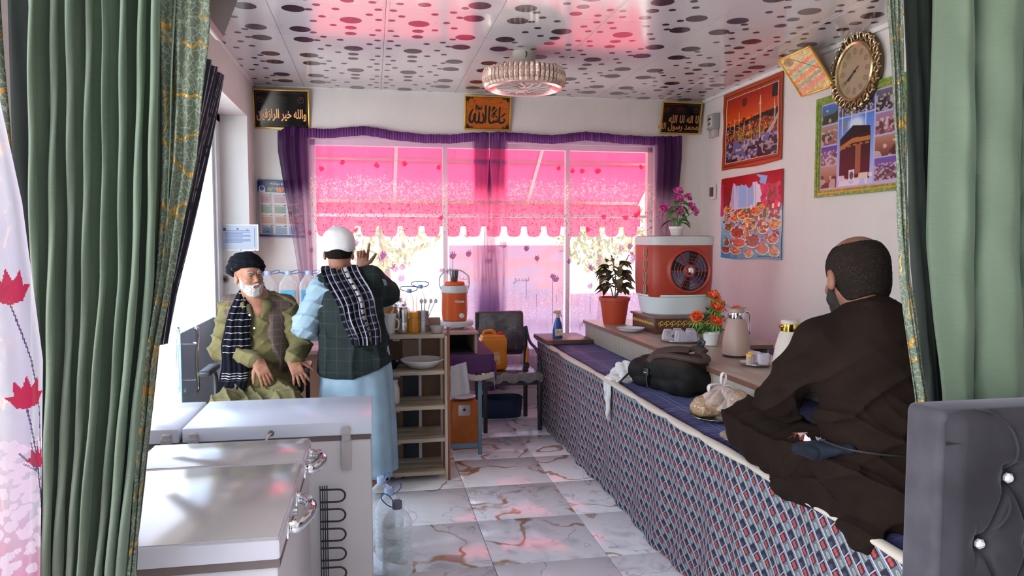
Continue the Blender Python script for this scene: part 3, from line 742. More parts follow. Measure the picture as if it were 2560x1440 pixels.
# ================================================================== SITTING PLATFORM
PX, PT = 1.477, .735
def pattern_cloth():
    t = MT('patterned side cloth', (.5, .5, .5), .75); v = t.coords(); x, y, z = t.xyz(v)
    a = (y-z+x*0)/.066; b0 = a.floor()*.56; b = (y+z)/.145+b0; fa = a.frac(); fb = b.frac()
    dark, pale, grey = (.014, .014, .028), (.44, .45, .53), (.10, .12, .125)
    c = t.mix(fb.gt(.66), dark, grey)
    fl = ((fa*40).sin()*.5+.5)*fb.gt(.66)*.35; c = t.mix(fl, c, (.22, .25, .25))
    # two red buttons
    def dot(cb, ca, rb, ra): return ((((fb-cb)/rb).pw(2)+((fa-ca)/ra).pw(2)).lt(1))
    c = t.mix(fb.lt(.31), c, (.035, .012, .024))
    red = dot(.10, .42, .062, .17).mx(dot(.215, .42, .062, .17)); halo = dot(.10, .42, .08, .22).mx(dot(.215, .42, .08, .22))
    c = t.mix(halo*.5, c, (.16, .08, .11)); c = t.mix(red, c, (.48, .05, .04))
    cl = dot(.46, .6, .085, .28); c = t.mix(cl*.8, c, (.06, .065, .10))
    pill = dot(.80, .35, .12, .14); pin = dot(.80, .35, .07, .07); c = t.mix(pill, c, (.34, .36, .38)); c = t.mix(pin, c, (.2, .23, .25))
    c = t.mix(fb.gt(.31)*fb.lt(.345), c, pale)
    c = t.mix(fa.gt(.74), c, pale); c = t.mix(fa.gt(.90), c, dark); c = t.mix(fa.gt(.955), c, pale)
    t.set('Base Color', c); t.bump(t.noise(v, 300, 2), .1, .001); return t.m
M_pat = pattern_cloth()
M_wood = plain('rough timber', (.30, .22, .15), .8, var=.15)
pf = thing('sitting_platform', 'long raised platform skirted in a cloth with red and grey diagonal print', 'platform', (2.3, 4.1, 0))
m = MB(); m.b2((PX+.02, 1.74, PT-.05), (XR-.005, 6.50, PT-.004))
m.build('deck', M_wood, pf, world=True, smooth=0)
for yy in (1.80, 3.4, 4.9, 6.4):
    for xx in (PX+.07, XR-.08): MB().box((xx, yy, (PT-.05)/2), (.07, .07, PT-.05)).build('leg', M_wood, pf, world=True, smooth=0)
def side(u, v):
    y = 1.74+(6.53-1.74)*u; z = .006+(PT-.004)*v
    x = PX-.006-.006*math.sin(y*9+z*3)-.010*(1-v)*math.sin(y*5.3)-.010*math.sin(y*21+2*math.sin(z*6))*(.35+.65*(1-v))-.012*max(0, math.sin(y*2.4))*(1-v)
    return (x, y, z)
MB().sheet(side, 500, 20).build('side_cloth', M_pat, pf, world=True, smooth=80)
MB().sheet(lambda u, v: (PX-.006+1.8*u, 1.735+.006*math.sin(u*60)*(1-v), .006+(PT-.004)*v), 120, 12).build('end_cloth', M_pat, pf, world=True, smooth=80)
MB().sheet(lambda u, v: (PX-.006+.4*u, 6.535-.006*math.sin(u*60)*(1-v), .006+(PT-.004)*v), 30, 8).build('end_cloth', M_pat, pf, world=True, smooth=80)
# cream selvedge that rolls over the edge
rr = random.Random(3); offs = [rr.uniform(0, 1) for _ in range(400)]
def selv(u, v):
    y = 1.74+(6.50-1.74)*u; q = y*5.2; lob = abs(math.sin(q+1.5*math.sin(q*.37)))**.6
    r_ = .012+.010*lob; a = PI*.5+PI*.95*(v-.15)
    return (PX-.004-.006*lob+r_*math.cos(a)*1.2, y, PT+.004+r_*math.sin(a)*.8+.006*lob*math.sin(q*.6))
MB().sheet(selv, 420, 8).build('selvedge', plain('cream selvedge', (.62, .55, .46), .85), pf, world=True, smooth=80)
# navy throws on top
def velvet():
    t = MT('navy velvet throw', (.02, .02, .06), .75, spec=.2); v = t.coords(); t.set('Sheen Weight', .35); t.set('Sheen Roughness', .5); t.set('Sheen Tint', (.35, .35, .7, 1))
    x, y, z = t.xyz(t.warp(v, 3, .03))
    def ln(c, s, w): f = (c/s).frac(); return f.lt(w).mx((f-.09).abs().lt(w/2))
    g = ln(x, .40, .022).mx(ln(y, .40, .022)); n = t.noise(t.coords(scale=(1, 5, 1)), 16, 4).step(.52, .72)
    c = t.mix(n*.6, (.010, .010, .038), (.045, .045, .115)); c = t.mix(g*.7, c, (.17, .18, .30)); t.set('Base Color', c)
    t.bump(t.noise(t.coords(scale=(1, 4, 1)), 9, 4), .7, .012); return t.m
M_velvet = velvet()
def throw(name, label, x0, x1, y0, y1, sd, z0=PT):
    def fn(u, v):
        x = x0+(x1-x0)*u; y = y0+(y1-y0)*v
        e = min(u, 1-u, v*1.0, (1-v)*1.0); n = mnoise.noise(Vector((x*3.1+sd, y*2.4, sd)))+.5*mnoise.noise(Vector((x*9+sd, y*8, 1)))
        z = z0+.014+.008*n*min(1, e*12)-.010*max(0, 1-e*40)
        x += .008*math.sin(y*11+sd)*(1-u)
        return (x, y, z)
    o = MB().sheet(fn, 60, 90).build(name, M_velvet, smooth=80, solid=.006)
    return tag(o, label, 'blanket', 'navy velvet throws on the sitting platform')
throw('velvet_throw', 'navy velvet throw on the far half of the platform, reaching under the dark board', PX+.012, XR-.03, 4.46, 6.49, 1)
throw('velvet_throw', 'navy velvet throw on the near half of the platform under the backpack', PX+.012, XR-.03, 1.76, 4.45, 7)
ZT = PT+.022      # top of the throws
# ---- low tables
def laminate(name, base, dark, axis=1):
    t = MT(name, base, .38, spec=.4); sc = [6, 6, 6]; sc[axis] = .7; v = t.coords(scale=tuple(sc)); w = t.warp(v, 1.2, .5)
    n = t.noise(w, 3.5, 5, .6); t.set('Base Color', t.mix(n.step(.3, .7), dark, base)); t.set('Roughness', t.noise(v, 3, 2)*.2+.26); return t.m
M_lam = laminate('greyish wood laminate', (.42, .33, .27), (.30, .225, .185)); M_edge = plain('red brown edging', (.20, .095, .06), .4)
M_lamx = laminate('pale grain laminate', (.50, .455, .39), (.39, .345, .29)); M_rib = plain('ribbed beige panel', (.40, .365, .30), .5)
def low_table(name, label, x0, x1, y0, y1, ribs):
    t = thing(name, label, 'table', ((x0+x1)/2, (y0+y1)/2, ZT)); zt = .93
    MB().b2((x0+.004, y0, zt-.026), (x1, y1, zt), .003).build('table_top', M_lam, t, world=True)
    MB().b2((x0, y0-.003, zt-.027), (x0+.004, y1, zt-.001)).b2((x0, y0-.006, zt-.027), (x1, y0, zt-.001)).build('edging', M_edge, t, world=True, smooth=0)
    m = MB(); m.b2((x0+.018, y0+.02, ZT), (x0+.030, y1-.02, zt-.028)).build('side_panel', M_rib if ribs else M_lamx, t, world=True, smooth=0)
    if ribs:
        side_ = t.children[-1]; me = None; n = int((y1-y0-.06)/.021)
        for i in range(n):
            if me is None: o = MB().box((0, 0, (zt-.03-ZT)/2), (.006, .013, zt-.032-ZT), None, .002).build('rib', M_rib, side_); me = o.data
            else: o = bpy.data.objects.new('rib', me); COL.objects.link(o); o.parent = side_
            o.location = (x0+.015-t.location.x, y0+.03+i*.021-t.location.y, 0)
    else: MB().b2((x0+.018, y0+.002, ZT), (x0+.07, y0+.02, zt-.028)).build('end_post', M_edge, t, world=True, smooth=0)
    MB().b2((x1-.03, y0+.02, ZT), (x1-.018, y1-.02, zt-.028)).b2((x0+.03, y1-.03, ZT), (x1-.03, y1-.018, zt-.028)).build('back_panel', M_lamx, t, world=True, smooth=0)
    return t
TA = low_table('low_table', 'far low table with a ribbed beige side, holding the coleus and the air cooler', 1.83, 2.66, 4.56, 6.30, True)
TB = low_table('low_table', 'near low table with a smooth pale side, in front of the brown clad man', 1.83, 2.40, 3.22, 4.54, False)
TZ = .931
bd = tag(MB().box((0, 0, .018), (.40, .48, .036), None, .003).build('wooden_board', laminate('dark board', (.17, .10, .085), (.10, .055, .05), 0), loc=(1.6225, 6.225, ZT+.003), rot=(0, 0, .02)), 'dark brown wooden board under the blue spray bottle', 'board')
# ---- coleus in a terracotta pot
def leafmesh(m, base, d, L, W, droop, roll=0, n=5):
    d = Vector(d).normalized(); up = Vector((0, 0, 1)); s = d.cross(up).normalized(); pts = []
    for i in range(n+1):
        f = i/n; p = Vector(base)+d*L*f-up*droop*L*f*f; w = W*math.sin(PI*min(.98, f*.9+.08))**.8
        pts.append((p-s*w/2+up*w*.22, p, p+s*w/2+up*w*.22))
    vs = [q for r_ in pts for q in r_]; fs = []
    for i in range(n):
        a = i*3; fs += [(a, a+1, a+4, a+3), (a+1, a+2, a+5, a+4)]
    m.add(vs, fs)
cp = thing('potted_coleus', 'dark leaved coleus in a red plastic pot on the far low table', 'potted plant', (2.02, 6.0, TZ))
M_terra = plain('red plastic pot', (.56, .075, .03), .45, var=.05)
MB().lathe([(0, 0), (.092, 0), (.096, .01), (.122, .19), (.132, .192), (.134, .222), (.126, .222), (.12, .195), (.0, .19)], n=32).build('pot', M_terra, cp)
MB().lathe([(0, .192), (.118, .192)], n=20).build('soil', plain('soil', (.05, .035, .025), .95), cp)
t = MT('coleus leaf', (.1, .12, .05), .5); v = t.coords(); n = t.noise(v, 9, 2)
t.set('Base Color', t.mix(n.step(.44, .60), (.16, .17, .055), (.085, .026, .028))); M_col = t.m
rr = random.Random(11); m = MB()
for a, b in (((0, 0, .19), (.0, 0, .46)), ((.01, 0, .19), (.06, .01, .40)), ((-.01, 0, .2), (-.07, .0, .38)), ((0, .01, .2), (.03, -.05, .37))): m.tube(cr([a, ((a[0]+b[0])/2+.01, b[1]/2, (a[2]+b[2])/2), b]), .005, 6)
m.build('stem', plain('green stem', (.12, .13, .05), .6), cp)
lm = None
for k in range(46):
    a = rr.random()*2*PI; q = rr.random(); h_ = .27+.22*q+rr.uniform(-.02, .03); rad = .02+.05*(1-abs(q-.4))
    mm = MB(); leafmesh(mm, (0, 0, 0), (1, 0, rr.uniform(.15, .55)), rr.uniform(.09, .135), rr.uniform(.075, .10), rr.uniform(.35, 1.0))
    o = mm.build('leaf', M_col, cp, smooth=60); o.location = (math.cos(a)*rad, math.sin(a)*rad, h_); o.rotation_euler = (0, 0, a)
m = MB()
for bx, tx in ((.0, -.03), (.05, .075)):
    P_ = cr([(bx*.5, 0, .42), (bx+tx*.4, 0, .50), (bx+tx, 0, .575)], 6); m.tube(P_, .003, 5)
    for p in P_[3:]: m.ball(p+Vector((rr.uniform(-.004, .004),)*3), .0065, 6, 5)
m.build('flower_spike', M_col, cp)
# ---- enamel dish
pl = thing('enamel_dish', 'white fluted dish on the far low table beside the coleus', 'dish', (1.942, 5.38, TZ))
M_enam = plain('white glazed enamel', (.82, .82, .82), .18, var=.02)
MB().lathe([(0, .006), (.068, .006), (.094, .022), (.108, .030), (.110, .034), (.105, .034), (.09, .026), (.065, .012), (0, .012)], n=48, rip=lambda a, z: 1+.012*math.cos(a*12)*(z > .02)).build('bowl', M_enam, pl)
MB().lathe([(.110, .0325), (.1122, .034), (.110, .0358)], n=48, rip=lambda a, z: 1+.012*math.cos(a*12)).build('rim', plain('blue rim', (.10, .14, .3), .3), pl)
# ---- tray with upside-down tea glasses
M_steel = plain('brushed steel', (.62, .61, .60), .24, 1, var=.05, scale=30)
def clear(name, tint, rough=.03, body=.22):
    t = MT(name, tint, rough); nt = t.nt; tr = t.n('ShaderNodeBsdfTransparent'); tr.inputs[0].default_value = (*tint, 1); mx = t.n('ShaderNodeMixShader')
    f = t.n('ShaderNodeLayerWeight'); f.inputs[0].default_value = .35
    n = NV(nt, f.outputs[1]); k = (n*.75+body); nt.links.new(k.k, mx.inputs[0]); nt.links.new(tr.outputs[0], mx.inputs[1]); nt.links.new(t.b.outputs[0], mx.inputs[2])
    nt.links.new(mx.outputs[0], nt.nodes['Material Output'].inputs[0]); return t.m
M_tea = clear('pressed tea glass', (.90, .88, .92), .05, .20)
tr_ = thing('steel_tray', 'round steel tray of upturned tea glasses on the far low table', 'tray', (2.10, 4.80, TZ))
MB().lathe([(0, .004), (.12, .004), (.142, .014), (.15, .018), (.15, .021), (.14, .018), (.12, .008), (0, .008)], n=40).build('dish', M_steel, tr_)
def glass_cup(x, y, z, lab, up=False, s=1.0):
    g = thing('tea_glass', lab, 'glass', (x, y, z), 0, 'tea glasses on the low tables'); pr = [(.020*s, 0), (.024*s, .002), (.030*s, .02), (.0325*s, .062*s)] if up else [(.034*s, 0), (.0335*s, .03*s), (.028*s, .058*s), (.021*s, .068*s), (0, .069*s)]
    MB().lathe(pr+([] if not up else [(.0300*s, .062*s), (.027*s, .02), (.018*s, .005), (0, .005)]), n=28, rip=lambda a, q: 1+.03*math.cos(a*9)).build('cup_wall', M_tea, g)
    MB().tube([(.031*s, 0, .018*s), (.050*s, 0, .018*s), (.054*s, 0, .034*s), (.049*s, 0, .050*s), (.029*s, 0, .050*s)], .0042, 6).build('handle', M_tea, g); return g
gp = [(-.088, .02, 'leftmost'), (-.035, -.068, 'front middle'), (.052, -.058, 'front right'), (.0, .060, 'raised rear'), (.085, .035, 'rightmost')]
for i, (x, y, w_) in enumerate(gp):
    g = glass_cup(2.10+x, 4.80+y, TZ+.009, w_+' upturned clear tea glass on the steel tray of the far low table', s=1.15); g.rotation_euler.z = i*1.3
MB().lathe([(0, 0), (.012, 0), (.010, .004), (0, .004)], n=6, M=rotm(PI/2), c=(2.028, 4.766, TZ+.045)).build('tea_sticker', plain('dark tag', (.25, .12, .06), .4), tr_, world=True)
# ---- artificial flowers
M_lf = plain('artificial leaf', (.07, .26, .045), .5, var=.15); M_lf2 = plain('grass green frond', (.13, .40, .06), .45, var=.12)
M_wpot = plain('white plastic pot', (.80, .79, .77), .35)
def rose(m, c, r_, nrm, seed):
    rr = random.Random(seed); n = Vector(nrm).normalized(); q = n.to_track_quat('Z', 'Y').to_matrix()
    for ring, (k, rad, tilt, sz) in enumerate(((5, .15, .15, .75), (5, .42, .55, .95), (6, .70, 1.0, 1.05))):
        for i in range(k):
            a = 2*PI*i/k+ring*.6+rr.uniform(-.15, .15)
            vs = []; fs = []; G = 5
            for a_ in range(G+1):
                for b_ in range(G+1):
                    u = (a_/G-.5)*2; v = b_/G; w = sz*r_*.62*(math.sin(PI*(.18+.70*v)))*u
                    rr_ = r_*(rad*.45+.75*v*math.sin(tilt)+.05); z_ = r_*(.75*v*math.cos(tilt)-.12*ring)-abs(u)**2*.10*r_+.05*r_*v*v
                    vs.append((rr_-.22*abs(u)**2*r_*.8, w, z_))
            for a_ in range(G):
                for b_ in range(G): fs.append((a_*(G+1)+b_, (a_+1)*(G+1)+b_, (a_+1)*(G+1)+b_+1, a_*(G+1)+b_+1))
            m.add(vs, fs, q @ rotm(0, 0, a), c)
def petal_mat(name, c1, c2):
    t = MT(name, c1, .5, spec=.3); v = t.coords(); n = t.noise(v, 38, 2); t.set('Base Color', t.mix(n.step(.40, .65), c1, c2)); return t.m
def bouquet(t, heads, r_, mat, stem0, seed, frond):
    rr = random.Random(seed); ms = MB()
    for i, (p, d) in enumerate(heads):
        ms.tube(cr([stem0, (Vector(stem0)+Vector(p))*.5+Vector((0, 0, .02)), Vector(p)-Vector(d)*.01]), .0026, 5)
        m = MB(); rose(m, (0, 0, 0), r_*(1 if i != 1 else 1.08), d, seed+i); o = m.build('rose_head', mat, t, smooth=60); o.location = p
        if frond:
            mf = MB(); n = Vector(d).normalized(); q = n.to_track_quat('Z', 'Y').to_matrix()
            for k in range(17): leafmesh(mf, q @ Vector((0, 0, -.012)), q @ Vector((math.cos(2*PI*k/17), math.sin(2*PI*k/17), .1)), r_*1.55, .012, .25, n=3)
            mf.build('frond', M_lf2, t, smooth=60).location = p
    for k in range(20):
        a = rr.random()*2*PI; p = Vector(stem0)+Vector((math.cos(a)*.03, math.sin(a)*.03, rr.uniform(.02, .22))); mf = MB(); leafmesh(mf, (0, 0, 0), (math.cos(a), math.sin(a), rr.uniform(-.1, .5)), rr.uniform(.06, .11), .045, .6)
        mf.build('leaf', M_lf, t, smooth=60).location = p
    ms.build('stem', M_lf, t)
f1 = thing('orange_roses', 'artificial orange roses with green fronds in a small white pot beside the rose jug', 'flowers', (2.235, 4.62, TZ))
MB().lathe([(0, 0), (.040, 0), (.052, .075), (.058, .075), (.058, .092), (.050, .092), (.046, .06), (0, .06)], n=24).build('pot', M_wpot, f1)
bouquet(f1, [((.005, -.03, .335), (.1, -.5, .9)), ((.012, -.06, .265), (.1, -.7, .7)), ((.0, -.085, .175), (0, -.75, .6)), ((-.115, -.03, .195), (-.5, -.6, .6)), ((.20, .02, .225), (.6, -.3, .7)), ((.1, .09, .26), (.2, .6, .8))],
        .050, petal_mat('orange foam petal', (.95, .13, .03), (1, .28, .14)), (0, 0, .06), 21, True)
# ---- vacuum jugs
def vac_jug(loc, lab, body, neck, rz, hcol):
    t = thing('vacuum_jug', lab, 'thermos', loc, rz)
    MB().lathe([(0, 0), (.078, 0), (.080, .006), (.081, .014)], n=40).build('foot', plain('black rubber', (.02, .02, .02), .6), t)
    MB().lathe([(.081, .014), (.082, .03), (.080, .09), (.070, .155), (.057, .205), (.0475, .228), (.0465, .232)], n=48).build('body', body, t)
    MB().lathe([(.0465, .231), (.0475, .234), (.0465, .268), (.044, .270)], n=40).box((-.050, 0, .258), (.026, .022, .014), rotm(0, -.35, 0), .004).build('neck_band', neck, t)
    MB().lathe([(0, .295), (.020, .295), (.041, .290), (.0455, .282), (.0455, .270), (0, .27)], n=40).box((.045, 0, .294), (.035, .020, .006), None, .002).build('lid', body, t)
    MB().tube(cr([(.044, 0, .262), (.075, 0, .268), (.094, 0, .250), (.098, 0, .20), (.094, 0, .15), (.098, 0, .13)], 6), [.008]*31, 8, flat=.7).build('handle', hcol, t); return t
M_gold = plain('polished gold', (.85, .55, .10), .15, 1, var=.04)
M_rosec = plain('dusty rose coating', (.40, .265, .225), .45, var=.02)
M_cream = plain('cream coating', (.62, .54, .47), .4, var=.02)
vac_jug((2.165, 4.13, TZ), 'dusty rose vacuum jug with a chrome neck on the near low table', M_rosec, M_chrome, .15, M_chrome)
j2 = vac_jug((2.135, 3.50, TZ), 'cream vacuum jug with a gold neck beside the sitting man in brown', M_cream, M_gold, .15, M_gold)
lb = MB(); 
for k in range(7): a = -2.05+k*.05; 
lb.sheet(lambda u, v: (.0830*math.cos(-2.1+.42*u), .0830*math.sin(-2.1+.42*u), .045+.045*v), 10, 2)
lb.build('green_sticker', plain('pale green sticker', (.45, .60, .50), .4), j2); 
MB().sheet(lambda u, v: (.0838*math.cos(-2.02+.10*u), .0838*math.sin(-2.02+.10*u), .040+.070*v), 4, 2).build('printed_cross', plain('dark green print', (.08, .30, .20), .4), j2)
# ---- small plate with a shaker and glasses
sp = thing('steel_plate', 'small steel plate under the yellow capped shaker on the near low table', 'plate', (2.115, 3.80, TZ))
MB().lathe([(0, .003), (.07, .003), (.088, .012), (.094, .015), (.094, .018), (.086, .015), (.068, .007), (0, .007)], n=36).build('dish', M_steel, sp)
sh = thing('salt_shaker', 'glass salt shaker with a yellow cap between the two vacuum jugs', 'shaker', (2.075, 3.80, TZ+.008))
MB().lathe([(0, 0), (.018, 0), (.0185, .005), (.0185, .042), (.016, .046), (0, .046)], n=20).build('jar', M_tea, sh)
MB().lathe([(0, .003), (.016, .003), (.016, .036), (0, .036)], n=16).build('salt', plain('spice', (.55, .36, .2), .9), sh)
MB().lathe([(0, .062), (.016, .062), (.0195, .058), (.0195, .044), (0, .044)], n=20, rip=lambda a, z: 1+.02*math.cos(a*20)).build('cap', plain('yellow cap', (.85, .45, .03), .4), sh)
glass_cup(2.145, 3.775, TZ+.008, 'upright clear tea glass beside the yellow capped shaker', True)
glass_cup(2.13, 3.85, TZ+.008, 'clear tea glass lying behind the yellow capped shaker', True)
# ---- painted chest, tub, air cooler, pink roses
bx = thing('painted_chest', 'flat brown wooden chest with a yellow painted border under the white tub', 'chest', (2.345, 5.46, TZ))
M_ch = plain('dark red brown lacquer', (.10, .035, .028), .4, var=.1)
MB().b2((2.075, 5.215, TZ), (2.615, 5.705, 1.045), .004).build('body', M_ch, bx, world=True)
MB().b2((2.06, 5.20, 1.045), (2.63, 5.72, 1.062), .004).build('lid', plain('brown lid', (.20, .11, .085), .4, var=.1), bx, world=True)
m = MB(); rr = random.Random(2)
for k in range(11):
    x = 2.11+k*.047
    m.tube(cr([(x, 5.2135, .985), (x+.012, 5.2135, 1.000), (x+.004, 5.2135, 1.018), (x-.008, 5.2135, 1.006), (x+.02, 5.2135, .998), (x+.036, 5.2135, 1.008)], 4), .0026, 5)
    m.tube([(x, 5.2135, 1.018), (x+.018, 5.2135, 1.028), (x+.03, 5.2135, 1.018)], .003, 5)
for k in range(9):
    y = 5.25+k*.05; m.tube(cr([(2.0735, y, .99), (2.0735, y+.01, 1.015), (2.0735, y+.025, .995), (2.0735, y+.035, 1.01)], 4), .0026, 5)
m.build('painted_border', plain('yellow paint', (.75, .48, .03), .5), bx, world=True)
def oblong(m, c, prof, sx, sy, n=48, p=3.6):
    """superellipse lathe"""
    vs = []; fs = []; k = len(prof)
    for i in range(n):
        a = 2*PI*i/n; ca, sa = math.cos(a), math.sin(a); q = (abs(ca)**p+abs(sa)**p)**(-1/p)
        for (r_, z) in prof: vs.append((ca*q*r_*sx, sa*q*r_*sy, z))
    for i in range(n):
        j = (i+1) % n
        for a in range(k-1): fs.append((i*k+a, j*k+a, j*k+a+1, i*k+a+1))
    return m.add(vs, fs, None, c)
tb = thing('plastic_tub', 'white plastic tub holding the red air cooler', 'tub', (2.315, 5.46, 1.063))
m = MB(); oblong(m, (0, 0, 0), [(0, 0), (.84, 0), (.90, .012), (.985, .140), (1.03, .146), (1.03, .158), (.985, .158), (.97, .15), (.87, .02), (0, .018)], .262, .225, p=3.0); m.build('tub_wall', plain('white plastic', (.66, .72, .72), .4, var=.03), tb)
ac = thing('air_cooler', 'red plastic air cooler with a round fan grille standing in the white tub', 'air cooler', (2.315, 5.46, 1.205))
M_red = plain('red plastic', (.42, .045, .022), .42, var=.06, scale=3)
m = MB(); oblong(m, (0, 0, 0), [(0, 0), (.95, 0), (.97, .01), (1, .14), (1, .385), (.98, .395), (0, .395)], .266, .22, n=64, p=5); m.build('housing', M_red, ac)
m = MB(); oblong(m, (0, 0, 0), [(.99, .39), (1.02, .394), (1.02, .454), (.99, .460), (0, .461)], .266, .222, n=64, p=5); m.build('top_band', plain('off white plastic', (.62, .60, .60), .4), ac)
m = MB(); oblong(m, (0, 0, 0), [(0, .464), (.92, .464), (.95, .462), (.95, .46)], .266, .222, n=48, p=5); m.build('top_plate', M_red, ac)
FC = Vector((.035, -.222, .198)); Mf = rotm(PI/2)
m = MB(); m.lathe([(.150, -.004), (.150, .016), (.160, .022), (.172, .014), (.180, -.004)], FC, 56, Mf); m.build('fan_shroud', M_red, ac)
MB().lathe([(0, .001), (.151, .001)], FC, 40, Mf).build('fan_opening', plain('dark cavity', (.008, .008, .012), .7), ac)
m = MB()
for k in range(4):
    a0 = k*PI/2+.5
    def bl(u, v, a0=a0):
        r_ = .03+.112*u; a = a0+(v-.5)*(.75+.25*u); return (r_*math.cos(a), r_*math.sin(a), .004+.010*(v-.5)*2*.6+.006)
    q = MB().sheet(bl, 8, 8); m.add(q.v, q.f, Mf, FC)
m.build('fan_blades', plain('glossy dark blue blades', (.03, .045, .12), .12, spec=.8), ac)
m = MB()
for rad in (.075, .098, .124): m.lathe([(rad-.0022, .016), (rad, .0185), (rad+.0022, .016), (rad, .0135), (rad-.0022, .016)], FC, 48, Mf)
for k in range(6):
    a = k*PI/3; d = Vector((math.cos(a), 0, math.sin(a))); m.bar(FC+d*.03+Vector((0, -.016, 0)), FC+d*.152+Vector((0, -.016, 0)), .0045)
m.lathe([(.0, .014), (.042, .016), (.050, .010), (.050, .006)], FC, 30, Mf); m.build('grille', M_red, ac)
MB().lathe([(0, .030), (.012, .030), (.026, .026), (.033, .014)], FC, 24, Mf).build('hub', M_chrome, ac)
m = MB()
for k in range(4):
    z = .06+k*.092; q = [(-.2665, .06*math.cos(a)*.0+(-.10)+.026*math.cos(a), z+.038*math.sin(a)) for a in [PI/6+PI*i/3 for i in range(6)]]
    m.add(q, [tuple(range(6))])
    q2 = [(-.2672, -.205+0*math.cos(a)+.0, z+.04*math.sin(a)) for a in [0, 1]]
m.build('side_vents', plain('cooling pad', (.22, .15, .09), .9), ac, smooth=0)
m = MB()
for k in range(4):
    z = .06+k*.092
    pts = [(-.2690, -.10+.030*math.cos(a), z+.042*math.sin(a)) for a in [PI/6+PI*i/3 for i in range(7)]]; m.tube(pts, .003, 5)
m.build('vent_frame', plain('pale edge', (.55, .35, .25), .5), ac)
f2 = thing('pink_roses', 'artificial pink roses in a small white pot on top of the air cooler', 'flowers', (2.34, 5.46, 1.6695))
MB().lathe([(0, 0), (.042, 0), (.052, .050), (.060, .052), (.060, .072), (.052, .072), (.046, .05), (0, .05)], n=24).build('pot', M_wpot, f2)
bouquet(f2, [((.0, -.03, .345), (.0, -.4, 1)), ((-.005, -.05, .285), (.0, -.7, .8)), ((-.01, -.07, .195), (0, -.9, .4)), ((-.115, -.03, .21), (-.5, -.7, .5)), ((.10, -.045, .225), (.5, -.7, .6)), ((.09, .0, .30), (.5, -.3, .9)), ((.15, .0, .19), (.9, -.4, .4))],
        .046, petal_mat('pink foam petal', (.65, .04, .30), (.85, .30, .55)), (0, 0, .05), 41, False)
# ---- spray bottle
sb = thing('spray_bottle', 'blue trigger spray bottle on the dark wooden board by the window', 'bottle', (1.56, 6.14, ZT+.040), .2)
M_blue = plain('blue liquid plastic', (.02, .12, .42), .12, var=.04, spec=.7)
m = MB(); oblong(m, (0, 0, 0), [(0, 0), (.95, 0), (1.0, .008), (1.0, .06), (.78, .12), (.42, .165), (.40, .175)], .045, .028, p=2.4); m.build('body', M_blue, sb)
MB().sheet(lambda u, v: (-.038+.076*u, -.0285-.0*u, .02+.06*v), 6, 2).build('label', petal_mat('orange white label', (.75, .80, .88), (.85, .38, .03)), sb)
m = MB(); m.cyl((0, 0, .19), .016, .035, 16, bev=.002); m.box((-.005, 0, .222), (.062, .024, .028), None, .006); m.box((.030, 0, .196), (.008, .014, .045), rotm(0, -.4, 0), .003); m.box((-.04, 0, .222), (.012, .012, .012), None, .002); m.build('trigger_head', plain('peach plastic', (.80, .58, .45), .4), sb)
# ---- wall meter and switch
wm = thing('electricity_meter', 'small grey box meter high on the right wall beside the mosque poster', 'meter', (XR-.003, 6.76, 2.72), 0)
MB().b2((XR-.07, 6.69, 2.70), (XR-.004, 6.83, 2.85), .006).build('case', plain('grey plastic', (.34, .33, .33), .4), wm, world=True)
MB().b2((XR-.078, 6.71, 2.72), (XR-.07, 6.81, 2.835), .003).build('window', plain('clear cover', (.55, .55, .56), .1), wm, world=True)
MB().b2((XR-.055, 6.705, 2.63), (XR-.006, 6.815, 2.70), .006).build('terminal_cover', plain('clear plastic', (.50, .47, .46), .15), wm, world=True)
MB().b2((XR-.080, 6.73, 2.79), (XR-.078, 6.79, 2.81)).lathe([(.012, 0), (.016, 0), (.016, .003), (.012, .003)], (XR-.079, 6.76, 2.755), 20, rotm(0, -PI/2)).build('dial', plain('black dial', (.03, .03, .03), .4), wm, world=True)
sw = thing('wall_switch', 'white switch box with a brown rocker on the right wall', 'switch', (XR-.003, 6.79, 2.10))
MB().b2((XR-.03, 6.73, 2.03), (XR-.003, 6.85, 2.18), .008).build('box', plain('white plastic box', (.75, .74, .72), .35), sw, world=True)
MB().b2((XR-.035, 6.745, 2.06), (XR-.030, 6.825, 2.15), .002).build('rocker', plain('brown rocker', (.11, .06, .05), .35), sw, world=True)
# ================================================================== FREEZERS
M_fz = plain('white freezer enamel', (.66, .64, .66), .28, .0, .6, var=.03, scale=2)
M_fzt = plain('silvery freezer lid', (.60, .57, .55), .16, .15, .5, var=.05, scale=2)
M_fzl = plain('pale lid edge', (.62, .60, .66), .3, var=.03)
M_black = plain('black plastic', (.018, .018, .02), .4, var=.02)
fz = thing('chest_freezer', 'far white chest freezer standing crosswise, its hinges and coil facing the viewer', 'freezer', (-.51, 3.38, 0))
MB().b2((-1.02, 3.135, .03), (-.012, 3.62, .80), .012).build('cabinet', M_fz, fz, world=True)
MB().b2((-1.0, 3.15, 0), (-.03, 3.60, .03)).build('plinth', M_black, fz, world=True, smooth=0)
MB().b2((-.758, 3.118, .822), (-.008, 3.635, .880), .006).build('lid', plain('cool white lid', (.74, .79, .90), .22, var=.03, scale=2), fz, world=True)
MB().b2((-1.025, 3.118, .822), (-.770, 3.635, .880), .006).build('lid', plain('cool white lid', (.72, .75, .82), .22, var=.03, scale=2), fz, world=True)
MB().b2((-1.02, 3.13, .80), (-.015, 3.625, .822)).build('gasket', plain('brown grey gasket', (.16, .12, .11), .7), fz, world=True, smooth=0)
